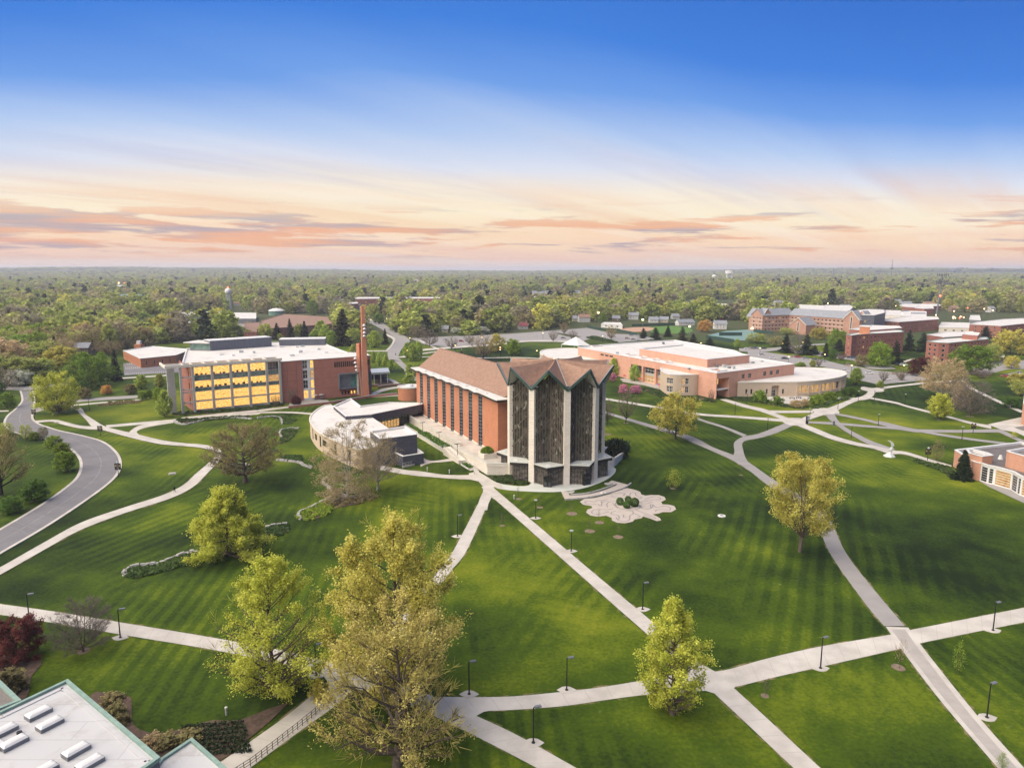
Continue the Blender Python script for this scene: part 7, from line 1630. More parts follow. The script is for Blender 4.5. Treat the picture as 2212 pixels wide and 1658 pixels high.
for a in(('Z6',385,903,150),('Z6',630,1145,150),('Z6',765,1025,130),('Z6',1025,1225,140),('Z6',1780,556,80),('Z3',1020,1425,60),('Z3',1216,1503,60),('Y4',860,748,40),('Y4',1556,600,70),('Z4',622,655,40),('Z4',495,733,50),('D',1085,1135,12),('W7',378,1058,36),('Z7',1035,555,90),('Z7',680,596,60),('Z8',770,540,120)):ringpatch(*a,mat=MULP)
patch('mulch_bed',[('Z8',0,560),('Z8',230,600),('Z8',360,610),('Z8',380,670),('Z8',290,780),('Z8',260,940),('Z8',160,1000),('Z8',-200,900),('Z8',-200,560)],MULCH,smooth=3)
patch('mulch_bed',[('Z8',830,950),('Z8',1000,930),('Z8',1190,960),('Z8',1215,1030),('Z8',1215,1180),('Z8',1290,1270),('Z8',1480,1300),('Z8',1750,1240),('Z8',1960,1180),('Z8',2212,1180),('Y5',800,1640),('Z8',2212,1420),('Z8',2050,1540),('Z8',1800,1640),('Z8',1200,1640),('Z8',1000,1300)],MULCH,smooth=2)
m=MB();random.seed(8)  # rows of small ground shrubs in the lower bed
for i in range(11):
 for j in range(7):
  c=G('Z8',1700+i*52+j*12,1250+j*42-i*4)
  for k in range(26):
   a=random.uniform(0,6.28);r=random.random()**.5*.42;p=Vector((c.x+r*math.cos(a),c.y+r*math.sin(a),random.uniform(.05,.45)));d1=Vector((random.gauss(0,1),random.gauss(0,1),random.gauss(0,.6))).normalized()*.12;d2=d1.cross(Vector((random.gauss(0,1),random.gauss(0,1),1))).normalized()*.1;m.quad(p-d1-d2,p+d1-d2,p+d1+d2,p-d1+d2)
tag(m.build('ground_cover',LEAF['con']),'rows of low dark ground cover plants in the mulch bed by the railing','ground cover',kind='stuff')
# beds with stone edges on the left lawn
random.seed(9)
bed([(790,0+0)]and[(-45,1390),(-30,1365),(60,1345),(150,1300),(250,1270),(345,1275),(350,1300),(240,1360),(100,1400),(-20,1425),(-160,1470),(-240,1478),(-290,1450),(-280,1415),(-200,1385)],[(-290,1460),(-300,1430),(-250,1395),(-150,1375),(0,1358),(100,1320),(180,1285),(270,1268),(345,1275)],'flower_bed','long stone edged bed lowest on the left lawn beside the pyramid tree',plants=110)
bed([(790,1110),(880,1055),(1050,1035),(1065,1085),(960,1130),(840,1155)],[(870,1058),(960,1045),(1050,1036)],'flower_bed','short stone edged bed right of the pyramid tree',plants=60)
bed([(1140,960),(1160,935),(1250,890),(1350,850),(1440,820),(1420,900),(1350,970),(1250,992),(1165,990)],[(1172,992),(1140,965),(1165,930),(1270,885),(1360,840),(1420,800),(1430,760),(1390,720),(1345,680),(1390,645)],'flower_bed','stone edged bed with lime green plants below the pale barked thicket',plants=70,col='mg')
bed([(125,165),(200,150),(300,155),(450,140),(740,130),(760,150),(600,150),(300,180),(200,190)],[(110,182),(200,205),(280,190),(400,165),(600,150),(760,158)],'flower_bed','curved hedge bed with stone edging below the library walk, left one',plants=110)
bed([(810,145),(860,125),(1000,125),(1080,150),(1130,160),(1090,195),(1030,200),(1000,160),(900,140)],[(805,152),(880,140),(960,142),(1000,160),(1010,200)],'flower_bed','curved hedge bed with stone edging below the library walk, right one',plants=80)
bed([(1000,250),(1060,235),(1130,235),(1120,290),(1060,345),(990,370),(1010,320)],[(1010,315),(990,280),(1005,252),(1060,240),(1150,236)],'flower_bed','s shaped stone edged bed upper right of the old oak',plants=70)
bed([(820,430),(860,400),(930,400),(960,420),(900,465),(830,470)],[(830,472),(805,450),(830,420)],'flower_bed','small dark shrub bed right of the old oak trunk',plants=45)
bed([(970,490),(1060,458),(1170,465),(1180,505),(1060,505)],[(965,502),(1060,510),(1150,520),(1200,548),(1260,566)],'flower_bed','low juniper bed with stone edging left of the curved building',plants=60)
bed([(500,590),(560,560),(640,535),(740,550),(740,590),(640,605),(540,608)],[(520,575),(580,548),(650,535),(740,548)],'flower_bed','bed of low plants under the old oak',plants=40)
bed([(1420,830),(1560,790),(1700,800),(1690,850),(1500,890),(1400,890)],None,'mulch_bed','brown mulch bed around the pale barked thicket stems',plants=22,col='ol')
bed([('Z3',735,1225),('Z3',990,1200),('Z3',1010,1250),('Z3',1138,1282),('Z3',1080,1300),('Z3',960,1298),('Z3',830,1275)]and[(750,1228),(990,1205),(1010,1255),(1135,1282),(1080,1298),(960,1295),(830,1270)],None,'planting_bed','dark planting bed at the foot of the chapel retaining wall',fr='Z3',plants=70)
bed([(395,1080),(430,1050),(540,1090),(800,1140),(830,1190),(800,1240),(700,1180),(560,1130)],None,'hedge_bed','low hedge beside the walk left of the dark conifer',fr='Z7',plants=120)
bed([(720,405),(870,430),(900,470),(990,480),(1100,470),(1240,500),(1240,512),(1110,500),(980,500),(860,480),(760,440)],None,'hedge_bed','dark ivy bed along the foot of the union turret',fr='Z4',plants=170)
bed([(1330,480),(1500,478),(1620,505),(1760,535),(1880,545),(1850,560),(1700,545),(1560,520),(1400,500)],None,'hedge_bed','dark shrub bed around the union patio',fr='Z4',plants=150)
bed([(1900,545),(1970,520),(2080,490),(2200,470),(2190,480),(2080,505),(1990,545),(1920,560)],None,'hedge_bed','dark shrub bed below the lit bay windows',fr='Z4',plants=100)
bed([(770,612),(830,608),(960,640),(1020,655),(1010,662),(900,648),(770,622)],None,'hedge','clipped hedge beside the parked cars behind the union',fr='W3',plants=120,rh=1.4)
bed([(150,880),(260,860),(500,850),(900,820),(1130,780),(1160,800),(900,845),(500,875),(260,895)],None,'hedge_bed','dark planting bed along the foot of the lit glass front',fr='Z1',plants=150)
bed([(680,366),(760,345),(900,332),(980,340),(960,352),(800,365),(690,376)],None,'mulch_bed','brown bed beside the library side street',fr='W5',plants=50,col='ol')

# ------------------------------------------------------------------ woods
WOODK=[('round1','lg'),('round2','mg'),('round2','tan'),('round3','lg'),('sparse','ol'),('bare2','br'),('round1','mg'),('sparse','tan'),('bare','tan'),('round2','lg'),('round1','gold'),('conifer','con'),('conifer2','conb'),('round2','lg'),('round3','mg'),('sparse','lg'),('round2','tan')]
# open ground (lots, roads, fields, buildings) where no tree may stand, as areas on the ground
OPEN=[[('W1',1925,560),('W1',2130,660),('W1',2212,660),('W1',2212,400),('W1',1925,400)],
  [('W2',0,700),('W2',0,500),('W2',40,430),('W2',660,430),('W2',700,700)],
  [('W2',540,400),('W2',640,360),('W2',700,400),('W2',870,440),('W2',1190,440),('W2',1230,560),('W2',1000,560),('W2',640,430)],
  [('W3',0,800),('W3',0,600),('W3',60,580),('W3',560,545),('W3',760,520),('W3',1150,500),('W3',1660,500),('W3',2180,520),('W3',2212,800)],
  [('W3',180,335),('W3',200,290),('W3',240,250),('W3',780,255),('W3',790,320),('W3',400,340)],
  [('W2',780,345),('W2',860,300),('W2',1600,300),('W2',1590,275),('W2',860,275),('W2',780,320)],
  [('Z5',-200,700),('Z5',-200,200),('Z5',60,200),('Z5',100,270),('Z5',400,270),('Z5',940,270),('Z5',1020,300),('Z5',1540,290),('Z5',2400,270),('Z5',2400,900),('Z5',1000,900)],
  [('Z5',380,130),('Z5',1110,150),('Z5',1560,160),('Z5',1800,200),('Z5',2300,190),('Z5',2300,300),('Z5',380,280)],[('Z5',80,280),('Z5',100,240),('Z5',400,250),('Z5',820,280),('Z5',960,300),('Z5',900,330)],
  [('W3',1480,370),('W3',1600,290),('W3',2180,310),('W3',2180,370)],[('W4',0,400),('W4',320,400),('W4',320,370),('W4',0,370)],[('W4',1120,450),('W4',1560,440),('W4',1560,380),('W4',1200,375)]]
OPENW=[[G(*p)for p in o]for o in OPEN]
def inpoly(x,y,P):
 c=False
 for i in range(len(P)):
  a,b=P[i],P[i-1]
  if(a.y>y)!=(b.y>y)and x<(b.x-a.x)*(y-a.y)/(b.y-a.y)+a.x:c=not c
 return c
WL=[G('W5',-400,240),G('W5',100,235),G('W5',230,225),G('W5',480,140),G('W5',560,60),G('W1',1000,900),G('W1',1040,770),G('W1',1640,690),G('W1',1900,670),G('W1',2000,660),G('W2',0,660),G('W2',700,690),G('W2',890,640),G('W2',900,520),G('W2',1060,545),G('W2',1280,610),G('W2',1500,640),G('W3',50,580),G('W3',560,548),G('W3',760,525),G('W3',1000,470),G('W3',1660,470),G('W3',2180,480),G('Z5',60,260),G('Z5',400,280),G('Z5',2400,320)]
def near_limit(x,y):
 """first distance along this direction where woodland may begin"""
 a=x/max(y,1)
 best=560.0
 pts=[(p.x/p.y,p.y)for p in WL]
 for(a0,y0),(a1,y1)in zip(pts,pts[1:]):
  if min(a0,a1)<=a<=max(a0,a1)and abs(a1-a0)>1e-5:best=y0+(y1-y0)*(a-a0)/(a1-a0)
 return best
random.seed(31);cand=[]
def sample(r0,r1,cell,jit,dens):
 n=int(r1*.82/cell)
 for iy in range(int(r0/cell),int(r1/cell)):
  y=iy*cell
  for ix in range(-int(y*.80/cell)-2,int(y*.80/cell)+3):
   px,py=ix*cell+random.uniform(-jit,jit)*cell,y+random.uniform(-jit,jit)*cell
   r=math.hypot(px,py)
   if not(r0<=r<r1)or abs(math.atan2(px,py))>R(39.5):continue
   if random.random()>dens(px,py):continue
   yield px,py
def density(x,y):
 v=math.sin(x*.013+2*math.sin(y*.004))*math.cos(y*.008+1.7*math.sin(x*.006))
 right=.86 if x>-60 and y<1500 else.97
 return right if v<.62 else right*.55
TX=[(a,b,c)for a,b,c in TREEXY];bpos=[]
for o in bpy.data.objects:
 if o.parent is None and o.name.split('.')[0]in('house','town_building','brick_building','low_building','domed_building','courthouse','blue_roof_building','residence_hall','brick_hall','grey_panel_building'):
  vs=[(v.co.x+o.location.x,v.co.y+o.location.y,v.co.z)for c in o.children if c.type=='MESH' for v in c.data.vertices]
  ys=min(v[1]for v in vs);aa=[v[0]/v[1]for v in vs];bpos.append((min(aa),max(aa),ys,max(v[1]for v in vs),max(v[2]for v in vs),.62 if o.name[:4]in('hous','town','low_')else 1.15))
def blocked(px,py,tall=15):
 a=px/py
 for a0,a1,y0,y1,zt,kf in bpos:
  if a0-7/py<a<a1+7/py and y0-max(8,(tall-.5*zt)*y0/60*kf)<py<y1+9:return True
 return False
for px,py in sample(330,1000,13.5,.42,density):
 if py<near_limit(px,py):continue
 if any(inpoly(px,py,P)for P in OPENW):continue
 if any(abs(px-a)<8 and abs(py-b)<8 for a,b,c in TX):continue
 if blocked(px,py):continue
 cand.append((px,py))
cand.sort(key=lambda p:p[1]+.15*abs(p[0]))
NIND=300-len(L_)-22;WT=[]
WLAB={'lg':'pale green tree','mg':'fresh green tree','tan':'tan budding tree','ol':'olive thin crowned tree','br':'leafless brown twigged tree','gold':'golden tree','con':'dark conifer','conb':'brownish conifer'}
for i,(px,py)in enumerate(cand[:NIND]):
 wn=math.sin(px*.03)+math.cos(py*.025+px*.01)
 kd,lk=random.choice(WOODK if wn<.7 else[('conifer','con'),('conifer2','conb'),('sparse','ol'),('bare','br')])
 pr=PROTO[kd];h=random.uniform(12,23)*(1.1 if 'con' in kd else 1);s=random.uniform(1.1,2.2)*(.8 if kd=='conifer' else 1)
 reg='far left wood' if px<-230 else 'wood behind the library' if px<-90 else 'wood behind the bell tower' if px<40 else 'wood behind the parking lot' if px<160 else 'trees beyond the ball field'
 o=dup(pr,(px,py,0),random.uniform(0,6.28),'wood',(s,s,h/pr['h']));mat_copy_crown(o,lk);o['category']='tree';o['group']='trees of the '+reg;WT.append((o,reg,lk,px/py,py))
for reg_,lk_ in sorted({(a[1],a[2])for a in WT}):
 q=sorted([a for a in WT if a[1]==reg_ and a[2]==lk_],key=lambda a:a[3])
 for i,a in enumerate(q):a[0]['label']='%s, %s such from left, front of the %s'%(WLAB[lk_],('first','second','third')[i]if i<3 else '%dth'%(i+1),reg_)
rest=cand[NIND:]
far1=[(x,y)for x,y in sample(1000,1900,16.5,.45,density)if not any(inpoly(x,y,P)for P in OPENW)and not blocked(x,y)]
far2=[(x,y)for x,y in sample(1900,3600,24,.45,lambda x,y:.95)if not blocked(x,y)]
far3=[(x,y)for x,y in sample(3600,6200,34,.45,lambda x,y:.9)]
far4=[(x,y)for x,y in sample(6200,10500,62,.45,lambda x,y:.9)]
# low detail crowns for the mass of distant woodland, instanced
lowcol=bpy.data.collections.new('woodland_sources')
lows=[]
for i,(env,h,r,lk,nlf)in enumerate((('round',13,5.6,'lg',640),('broad',13,6.2,'mg2',640),('broad',14,6.0,'tan2',560),('round',12,5.6,'ol2',560),('broad',13,5.8,'br2',480),('teardrop',14,5,'lg',380),('round',13,5.5,'gold',380),('pyramid',16,3.6,'con',380),('broad',14,6.5,'lg',640),('round',13,5.6,'mg2',600))):
 TV,TF,CV,CF=tree_parts(h,r,env,.06,nlf,.95,20,4,2,seed=60+i,clump=.7,twr=2)
 nt=len(TV);me=np_mesh('woodland_tree',np.concatenate([CV]),CF,LEAF[lk]);o=bpy.data.objects.new('woodland_tree_%s'%'abcdefghij'[i],me);lowcol.objects.link(o);lows.append(o)
def forest(name,pts,s0,s1,label):
 P=np.array([(x,y,hz(x,y))for x,y in pts]);me=bpy.data.meshes.new(name);me.from_pydata(P.tolist(),[],[]);n=len(P);rg=np.random.default_rng(len(P))
 zone=np.sin(P[:,0]*.006+1)+np.cos(P[:,1]*.0045+P[:,0]*.002)
 idx=rg.choice(10,n,p=[.20,.09,.13,.13,.10,.12,.03,.05,.10,.05]);alt=rg.choice([2,3,4,7,3],n);idx=np.where((zone>.9)&(rg.random(n)<.5),alt,idx)
 a=me.attributes.new('pick','INT','POINT');a.data.foreach_set('value',idx.astype('i'))
 sc=rg.uniform(s0,s1,n);sv=np.stack([sc,sc,sc*rg.uniform(.6,1.0,n)],1)if s1<2.7 else np.stack([sc,sc,rg.uniform(.9,1.5,n)],1)
 a=me.attributes.new('size','FLOAT_VECTOR','POINT');a.data.foreach_set('vector',sv.astype('f').ravel())
 a=me.attributes.new('turn','FLOAT_VECTOR','POINT');a.data.foreach_set('vector',np.stack([np.zeros(n),np.zeros(n),rg.uniform(0,6.28,n)],1).astype('f').ravel())
 o=bpy.data.objects.new(name,me);C.objects.link(o);tag(o,label,'woodland',kind='stuff')
 ng=bpy.data.node_groups.new(name,'GeometryNodeTree');ng.interface.new_socket('Geometry',in_out='INPUT',socket_type='NodeSocketGeometry');ng.interface.new_socket('Geometry',in_out='OUTPUT',socket_type='NodeSocketGeometry')
 N_=ng.nodes;gi,go=N_.new('NodeGroupInput'),N_.new('NodeGroupOutput');ip=N_.new('GeometryNodeInstanceOnPoints');ci=N_.new('GeometryNodeCollectionInfo')
 ci.inputs['Collection'].default_value=lowcol;ci.inputs['Separate Children'].default_value=True;ci.inputs['Reset Children'].default_value=True
 ip.inputs['Pick Instance'].default_value=True
 def at(nm,ty):
  q=N_.new('GeometryNodeInputNamedAttribute');q.data_type=ty;q.inputs['Name'].default_value=nm;return q.outputs['Attribute']
 lk_=ng.links.new;lk_(gi.outputs[0],ip.inputs['Points']);lk_(ci.outputs[0],ip.inputs['Instance']);lk_(at('pick','INT'),ip.inputs['Instance Index']);lk_(at('size','FLOAT_VECTOR'),ip.inputs['Scale'])
 e2=N_.new('FunctionNodeEulerToRotation');lk_(at('turn','FLOAT_VECTOR'),e2.inputs[0]);lk_(e2.outputs[0],ip.inputs['Rotation']);lk_(ip.outputs[0],go.inputs[0])
 md=o.modifiers.new('scatter','NODES');md.node_group=ng;return o
forest('woodland',rest,1.05,2.2,'mixed spring woodland filling the middle distance beyond the campus')
forest('woodland',far1,1.05,2.3,'mixed spring woodland and town trees further out beyond the campus')
forest('woodland',far2,1.3,2.65,'distant spring woodland stretching toward the horizon')
forest('woodland',far3,2.3,3.4,'far hazy woodland below the ridges')
forest('woodland',far4,4.2,6.2,'farthest wooded ridges on the horizon')
print('WOOD',len(cand),NIND,len(far1),len(far2),len(far3),len(far4))
# ================================================================== LAMPS, SIGNS, VEHICLES, SMALL THINGS
def lamp_proto(h,kind):
 t_=thing('lamp_post','prototype','lamp post',(0,-500,0));t_['wloc']=(0,0,0)
 m=MB();m.tube([(0,0,0),(0,0,h)],[.11,.075],8);m.build('pole',BLACKM,t_);m=MB();m.lathe((0,0,.03),[(.26,0),(.24,.12),(.12,.2),(0,.2)],10);m.build('base',BLACKM,t_)
 if kind=='shoebox':
  m=MB();m.beam((0,0,h),(.5,0,h+.05),.08,.08);m.build('arm',BLACKM,t_)
  m=MB();m.box((.62,0),.85,.42,h-.06,h+.12);m.build('lamp_head',GREYM,t_)
 elif kind=='double':
  m=MB();m.box((0,0),2.0,.4,h,h+.14);m.build('lamp_head',BLACKM,t_)
 else:
  m=MB();m.lathe((0,0,h),[(.12,0),(.42,.25),(.45,.35),(0,.45)],12);m.build('lamp_head',STEEL if kind=='globe' else LAMPW,t_)
 return t_
LPR={'s':lamp_proto(5.0,'shoebox'),'g':lamp_proto(4.4,'globe'),'d':lamp_proto(5.2,'double'),'l':lamp_proto(5.2,'lit')}
random.seed(44)
lamps=[('s','D',64,1342,'lamp post at the far left of the lower left path'),('s','D',260,1377,'lamp post on the lower left path right of the grey bare tree'),('s','Y5',1093,1345,'lamp post in its round pad beside the big yellow green tree'),
('s','D',1224,1490,'lamp post on the bottom horizontal path in the middle'),('s','D',1152,1604,'lamp post beside the bottom diagonal path'),('s','Y4',222,298,'lamp post on the long diagonal path above the narrow yellow tree'),('s','Y4',1150,605,'lamp post halfway along the right horizontal path'),('s','Y4',2050,408,'lamp post at the right end of the horizontal path'),('s','Y4',2018,862,'lamp post beside the grey paved walk at lower right'),
('g','D',1234,1190,'lamp post on the diagonal path below the flower shaped paving'),('g','D',1157,1119,'lamp post on the diagonal path nearer the chapel'),('s','W8',1117,202,'lamp post left of the curved path above the golden tree'),('s','W8',1190,1195,'lamp post behind the half bare tree at the bottom path'),('s','D',1774,1152,'lamp post under the large round golden tree'),
('d','Z2',1040,900,'twin headed lamp farthest along the sloping walk by the annex'),('d','Z2',1173,990,'twin headed lamp second along the sloping walk by the annex'),('d','Z2',1335,1095,'twin headed lamp third along the sloping walk by the annex'),('d','Z2',1515,1220,'twin headed lamp nearest the steps by the chapel terrace'),
('g','W7',322,495,'lamp post on the lawn before the union entrance'),('g','W7',622,642,'lamp post left of the pale walk crossing'),('g','W7',1010,552,'lamp post beside the pale walk crossing'),('g','W7',1270,450,'lamp post right of the oval plaza'),('g','W7',1457,375,'lamp post below the small oval plaza'),('g','W7',1888,405,'lamp post alone on the upper right slope'),('g','W7',1642,605,'lamp post between the two grey walks at right'),('g','W7',1393,716,'lamp post in the narrow lawn wedge at right'),('g','W7',1605,368,'lamp post beside the upper right walk start'),('g','Z7',942,820,'lamp post on the grey walk right of the banner lamp'),('g','W5',618,402,'lamp post on the lawn by the library side street'),('g','X4',1303,345,'lamp post beneath the pink blossom trees'),('g','W7',432,395,'lamp post beside the union corner walk'),('g','Z4',922,725,'lamp post beside the yellow tree on the grey walk'),
('l','W2',1330,695,'lit lamp above the three lime trees by the road'),('l','W2',1307,812,'lit lamp by the lime trees at the side walk'),('l','W2',1722,765,'lit lamp left of the banner lamp behind the nave'),('l','W2',2110,805,'lit lamp right of the brown budding tree'),('l','W2',1952,690,'lit lamp over the brown budding tree'),('l','W2',930,500,'lit lamp beside the bell tower top'),('l','W2',1130,510,'lit lamp right of the bright green tree on the far street'),('l','W2',853,580,'lit lamp left of the bell tower top'),('l','W2',845,510,'lit lamp at the street by the bell tower'),('l','W2',700,380,'lit lamp on the far street right side'),('l','W2',568,380,'lit lamp on the far street left side'),('l','W2',1207,500,'lit lamp beside the brown conifers'),('l','W2',995,520,'lit lamp on the far lawn'),
('l','W3',393,628,'lit lamp in the parking lot left part'),('l','W3',893,655,'lit lamp beside the hedge and parked cars'),('l','W3',35,760,'lit lamp behind the chapel at the lawn edge'),('l','W3',342,790,'small lit lamp left of the round white roof'),('l','W3',1715,720,'lit lamp over the union roof edge'),('l','Z5',125,470,'lit lamp beside the five parked cars'),('l','Z5',350,545,'lit lamp over the lot behind the union'),('l','Z5',635,525,'lit lamp left of the round clipped tree'),('l','Z5',845,620,'lit lamp beside the lime tree in the lot'),('l','Z5',460,420,'lit lamp among the island conifers'),('l','Z5',1258,620,'lit lamp right of the white car'),('l','Z5',1537,600,'lit lamp before the right brick hall'),('l','Z5',300,430,'lit lamp left of the island conifer')]
for i,(k_,fr,x,y,lb)in enumerate(lamps):
 p=G(fr,x,y);dup(LPR[k_],(p.x,p.y,0),(0.35 if k_=='s' else random.uniform(-.2,.2))if k_!='d' else.6,lb,group='lamp posts along the walks')
 if k_=='s' or k_=='g' and DIST(p)<220:
  m=MB();m.prism([(p.x+1.1*math.cos(a*.5236)*(1+.3*(a%3==0)),p.y+.9*math.sin(a*.5236))for a in range(12)],.0,.08);m.build('lamp_pad',CONC,kind='structure')
tall=[('W3',855,525,410,LAMPW,'tall floodlight with warm glow left of the ball field'),('W3',1227,560,468,LAMPG,'tall floodlight with green white glow at the ball field'),('W3',1620,600,525,LAMPG,'floodlight with green glow at the right of the outfield'),('Z5',60,300,258,LAMPW,'floodlight at the corner of the residence hall'),('W4',870,440,405,LAMPG,'bright green white floodlight behind the residence hall roof'),('W3',2145,590,540,LAMPW,'floodlight beside the tennis courts')]
for fr,x,y,ty,mt,lb in tall:
 p=G(fr,x,y);h=HT(p,fr,ty);t_=thing('floodlight_mast',lb,'floodlight',(p.x,p.y,0));m=MB();m.tube([(p.x,p.y,0),(p.x,p.y,h)],[.2,.12],6);m.build('pole',GREYM,t_)
 r=min(1.3,DIST(p)*.0016);m=MB();m.lathe((p.x,p.y,h-r*.5),[(0,0),(r*.8,r*.3),(r,r*.8),(r*.6,r*1.4),(0,r*1.6)],10);m.build('lamp_head',mt,t_)
# town lights, far away
random.seed(77);k_=0
for fr,xs,ys,n in(('W1',(660,1320),(175,215),16),('W1',(1540,1820),(125,148),12),('W3',(480,1010),(235,330),9),('W4',(560,1960),(420,560),12),('W2',(600,1260),(150,215),6),('Z5',(1640,1780),(205,240),8)):
 for i in range(n):
  p=G(fr,random.uniform(*xs),random.uniform(*ys));r=DIST(p)*.00075;z=7+DIST(p)*.0016
  t_=thing('street_light','tiny warm town light glowing among the distant trees and roofs','street light',(p.x,p.y,0),'town lights in the distance')
  m=MB();m.tube([(p.x,p.y,0),(p.x,p.y,z)],.12,4);m.build('pole',GREYM,t_);m=MB();m.lathe((p.x,p.y,z),[(0,0),(r,r*.7),(r,r*1.3),(0,2*r)],6);m.build('lamp_head',LAMPW if random.random()<.85 else LAMPR,t_)
# lamp posts carrying dark banners
BANN=pmat('dark_banner_cloth',(.025,.022,.02),.8,(.04,.035,.03),2);GOLDP=pmat('gold_print',(.45,.33,.1),.6)
for fr,x,y,ty,lb in(('W5',238,462,388,'lamp with dark banner at the road curve, uppermost'),('W5',695,580,503,'lamp with dark banner where the left walks cross'),('W5',820,862,752,'lamp with dark banner on the outer side of the road bend'),('Z7',545,1070,905,'lamp with dark banner beside the hedge at right'),('Z7',1070,748,632,'lamp with dark banner on the upper grey walk at right'),('W2',1777,800,732,'lamp with dark banner behind the nave roof')):
 p=G(fr,x,y);h=HT(p,fr,ty);t_=thing('banner_lamp',lb,'lamp post',(p.x,p.y,0),'lamp posts with banners')
 m=MB();m.tube([(p.x,p.y,0),(p.x,p.y,h-.7)],[.1,.08],8);m.build('pole',BLACKM,t_);m=MB();m.lathe((p.x,p.y,h-.7),[(.12,0),(.28,.15),(.3,.4),(.2,.6),(0,.65)],10);m.build('lamp_head',STEEL,t_)
 for s_ in(-1,1):
  m=MB();m.box((p.x+s_*.55,p.y),.75,.05,h*.45,h*.45+2.0);b_=m.build('banner',BANN,t_);m=MB();m.lathe((0,0,0),[(0,0)],3)if 0 else None
  m=MB();cx,cz=p.x+s_*.55,h*.45+1.25;m.add([(cx+.22*math.cos(a*.7854),p.y-.03,cz+.25*math.sin(a*.7854))for a in range(8)],[tuple(range(8))]);m.build('emblem',GOLDP,b_)
# cars
def car_mats():
 for nm,c in(('white',(.62,.63,.64)),('silver',(.38,.40,.42)),('red',(.30,.03,.035)),('black',(.03,.035,.045)),('blue',(.10,.15,.25)),('tan',(.36,.30,.22)),('grey',(.16,.17,.18)),('lightblue',(.45,.58,.62))):pmat('car_paint_'+nm,c,.3,tuple(x*.92 for x in c),1,spec=.6)
car_mats();TYRE=pmat('tyre_rubber',(.02,.02,.02),.9);HEADL=pmat('headlight_lens',(.75,.75,.72),.2);TAILL=pmat('tail_lens',(.35,.02,.02),.3)
def car_proto(suv=False):
 t_=thing('parked_car','prototype','car',(0,-500,0));t_['wloc']=(0,0,0);hh=1.72 if suv else 1.45
 prof=[(-2.25,.35),(-2.3,.7),(-2.15,.92),(-1.45,1.0),(1.35,.98),(2.1,.80),(2.25,.6),(2.2,.32)]
 def shell(prof,w0,w1,m):
  n=len(prof);vs=[(x,s*(w0 if z<.8 else w1),z)for s in(-1,1)for x,z in prof];m.add(vs,[(i,(i+1)%n,n+(i+1)%n,n+i)for i in range(n)]+[tuple(reversed(range(n))),tuple(range(n,2*n))])
 m=MB();shell(prof,.9,.84,m);b=m.build('body',MATS['car_paint_white'],t_)
 x0,x1,x2,x3=((-2.05,-1.8,.35,1.1)if suv else(-1.75,-1.1,.25,1.15))
 m=MB();m.add([(x0,-.82,.97),(x3,-.82,.97),(x3,.82,.97),(x0,.82,.97),(x1,-.66,hh),(x2,-.66,hh),(x2,.66,hh),(x1,.66,hh)],[(0,1,5,4),(1,2,6,5),(2,3,7,6),(3,0,4,7)]);m.build('windows',GLASS,t_)
 m=MB();m.prism([(x1-.06,-.68),(x2+.06,-.68),(x2+.06,.68),(x1-.06,.68)],hh,hh+.05,True)
 for s in(-1,1):
  for(a,c)in((x0,x1),(x3,x2)):m.beam((a,s*.83,.97),(c,s*.67,hh),.09,.07)
  m.beam(((x0+x3)/2,s*.84,.97),((x1+x2)/2,s*.68,hh),.1,.06)
 m.build('roof',MATS['car_paint_white'],t_)
 for x in(-1.42,1.38):
  for s in(-1,1):
   m=MB();m.tube([(x,s*.72,.33),(x,s*.93,.33)],.33,12);w_=m.build('wheel',TYRE,t_);m=MB();m.tube([(x,s*.93,.33),(x,s*.945,.33)],.19,8);m.build('rim',STEEL,w_)
 for s in(-1,1):m=MB();m.box((2.19,s*.62),.12,.32,.58,.74);m.build('headlight',HEADL,t_);m=MB();m.box((-2.24,s*.66),.12,.25,.68,.86);m.build('tail_light',TAILL,t_)
 return t_
CP=[car_proto(False),car_proto(True)]
def paint(o,colname):
 for c in o.children:
  if c.name.split('.')[0]in('body','roof'):c.material_slots[0].link='OBJECT';c.material_slots[0].material=MATS['car_paint_'+colname]
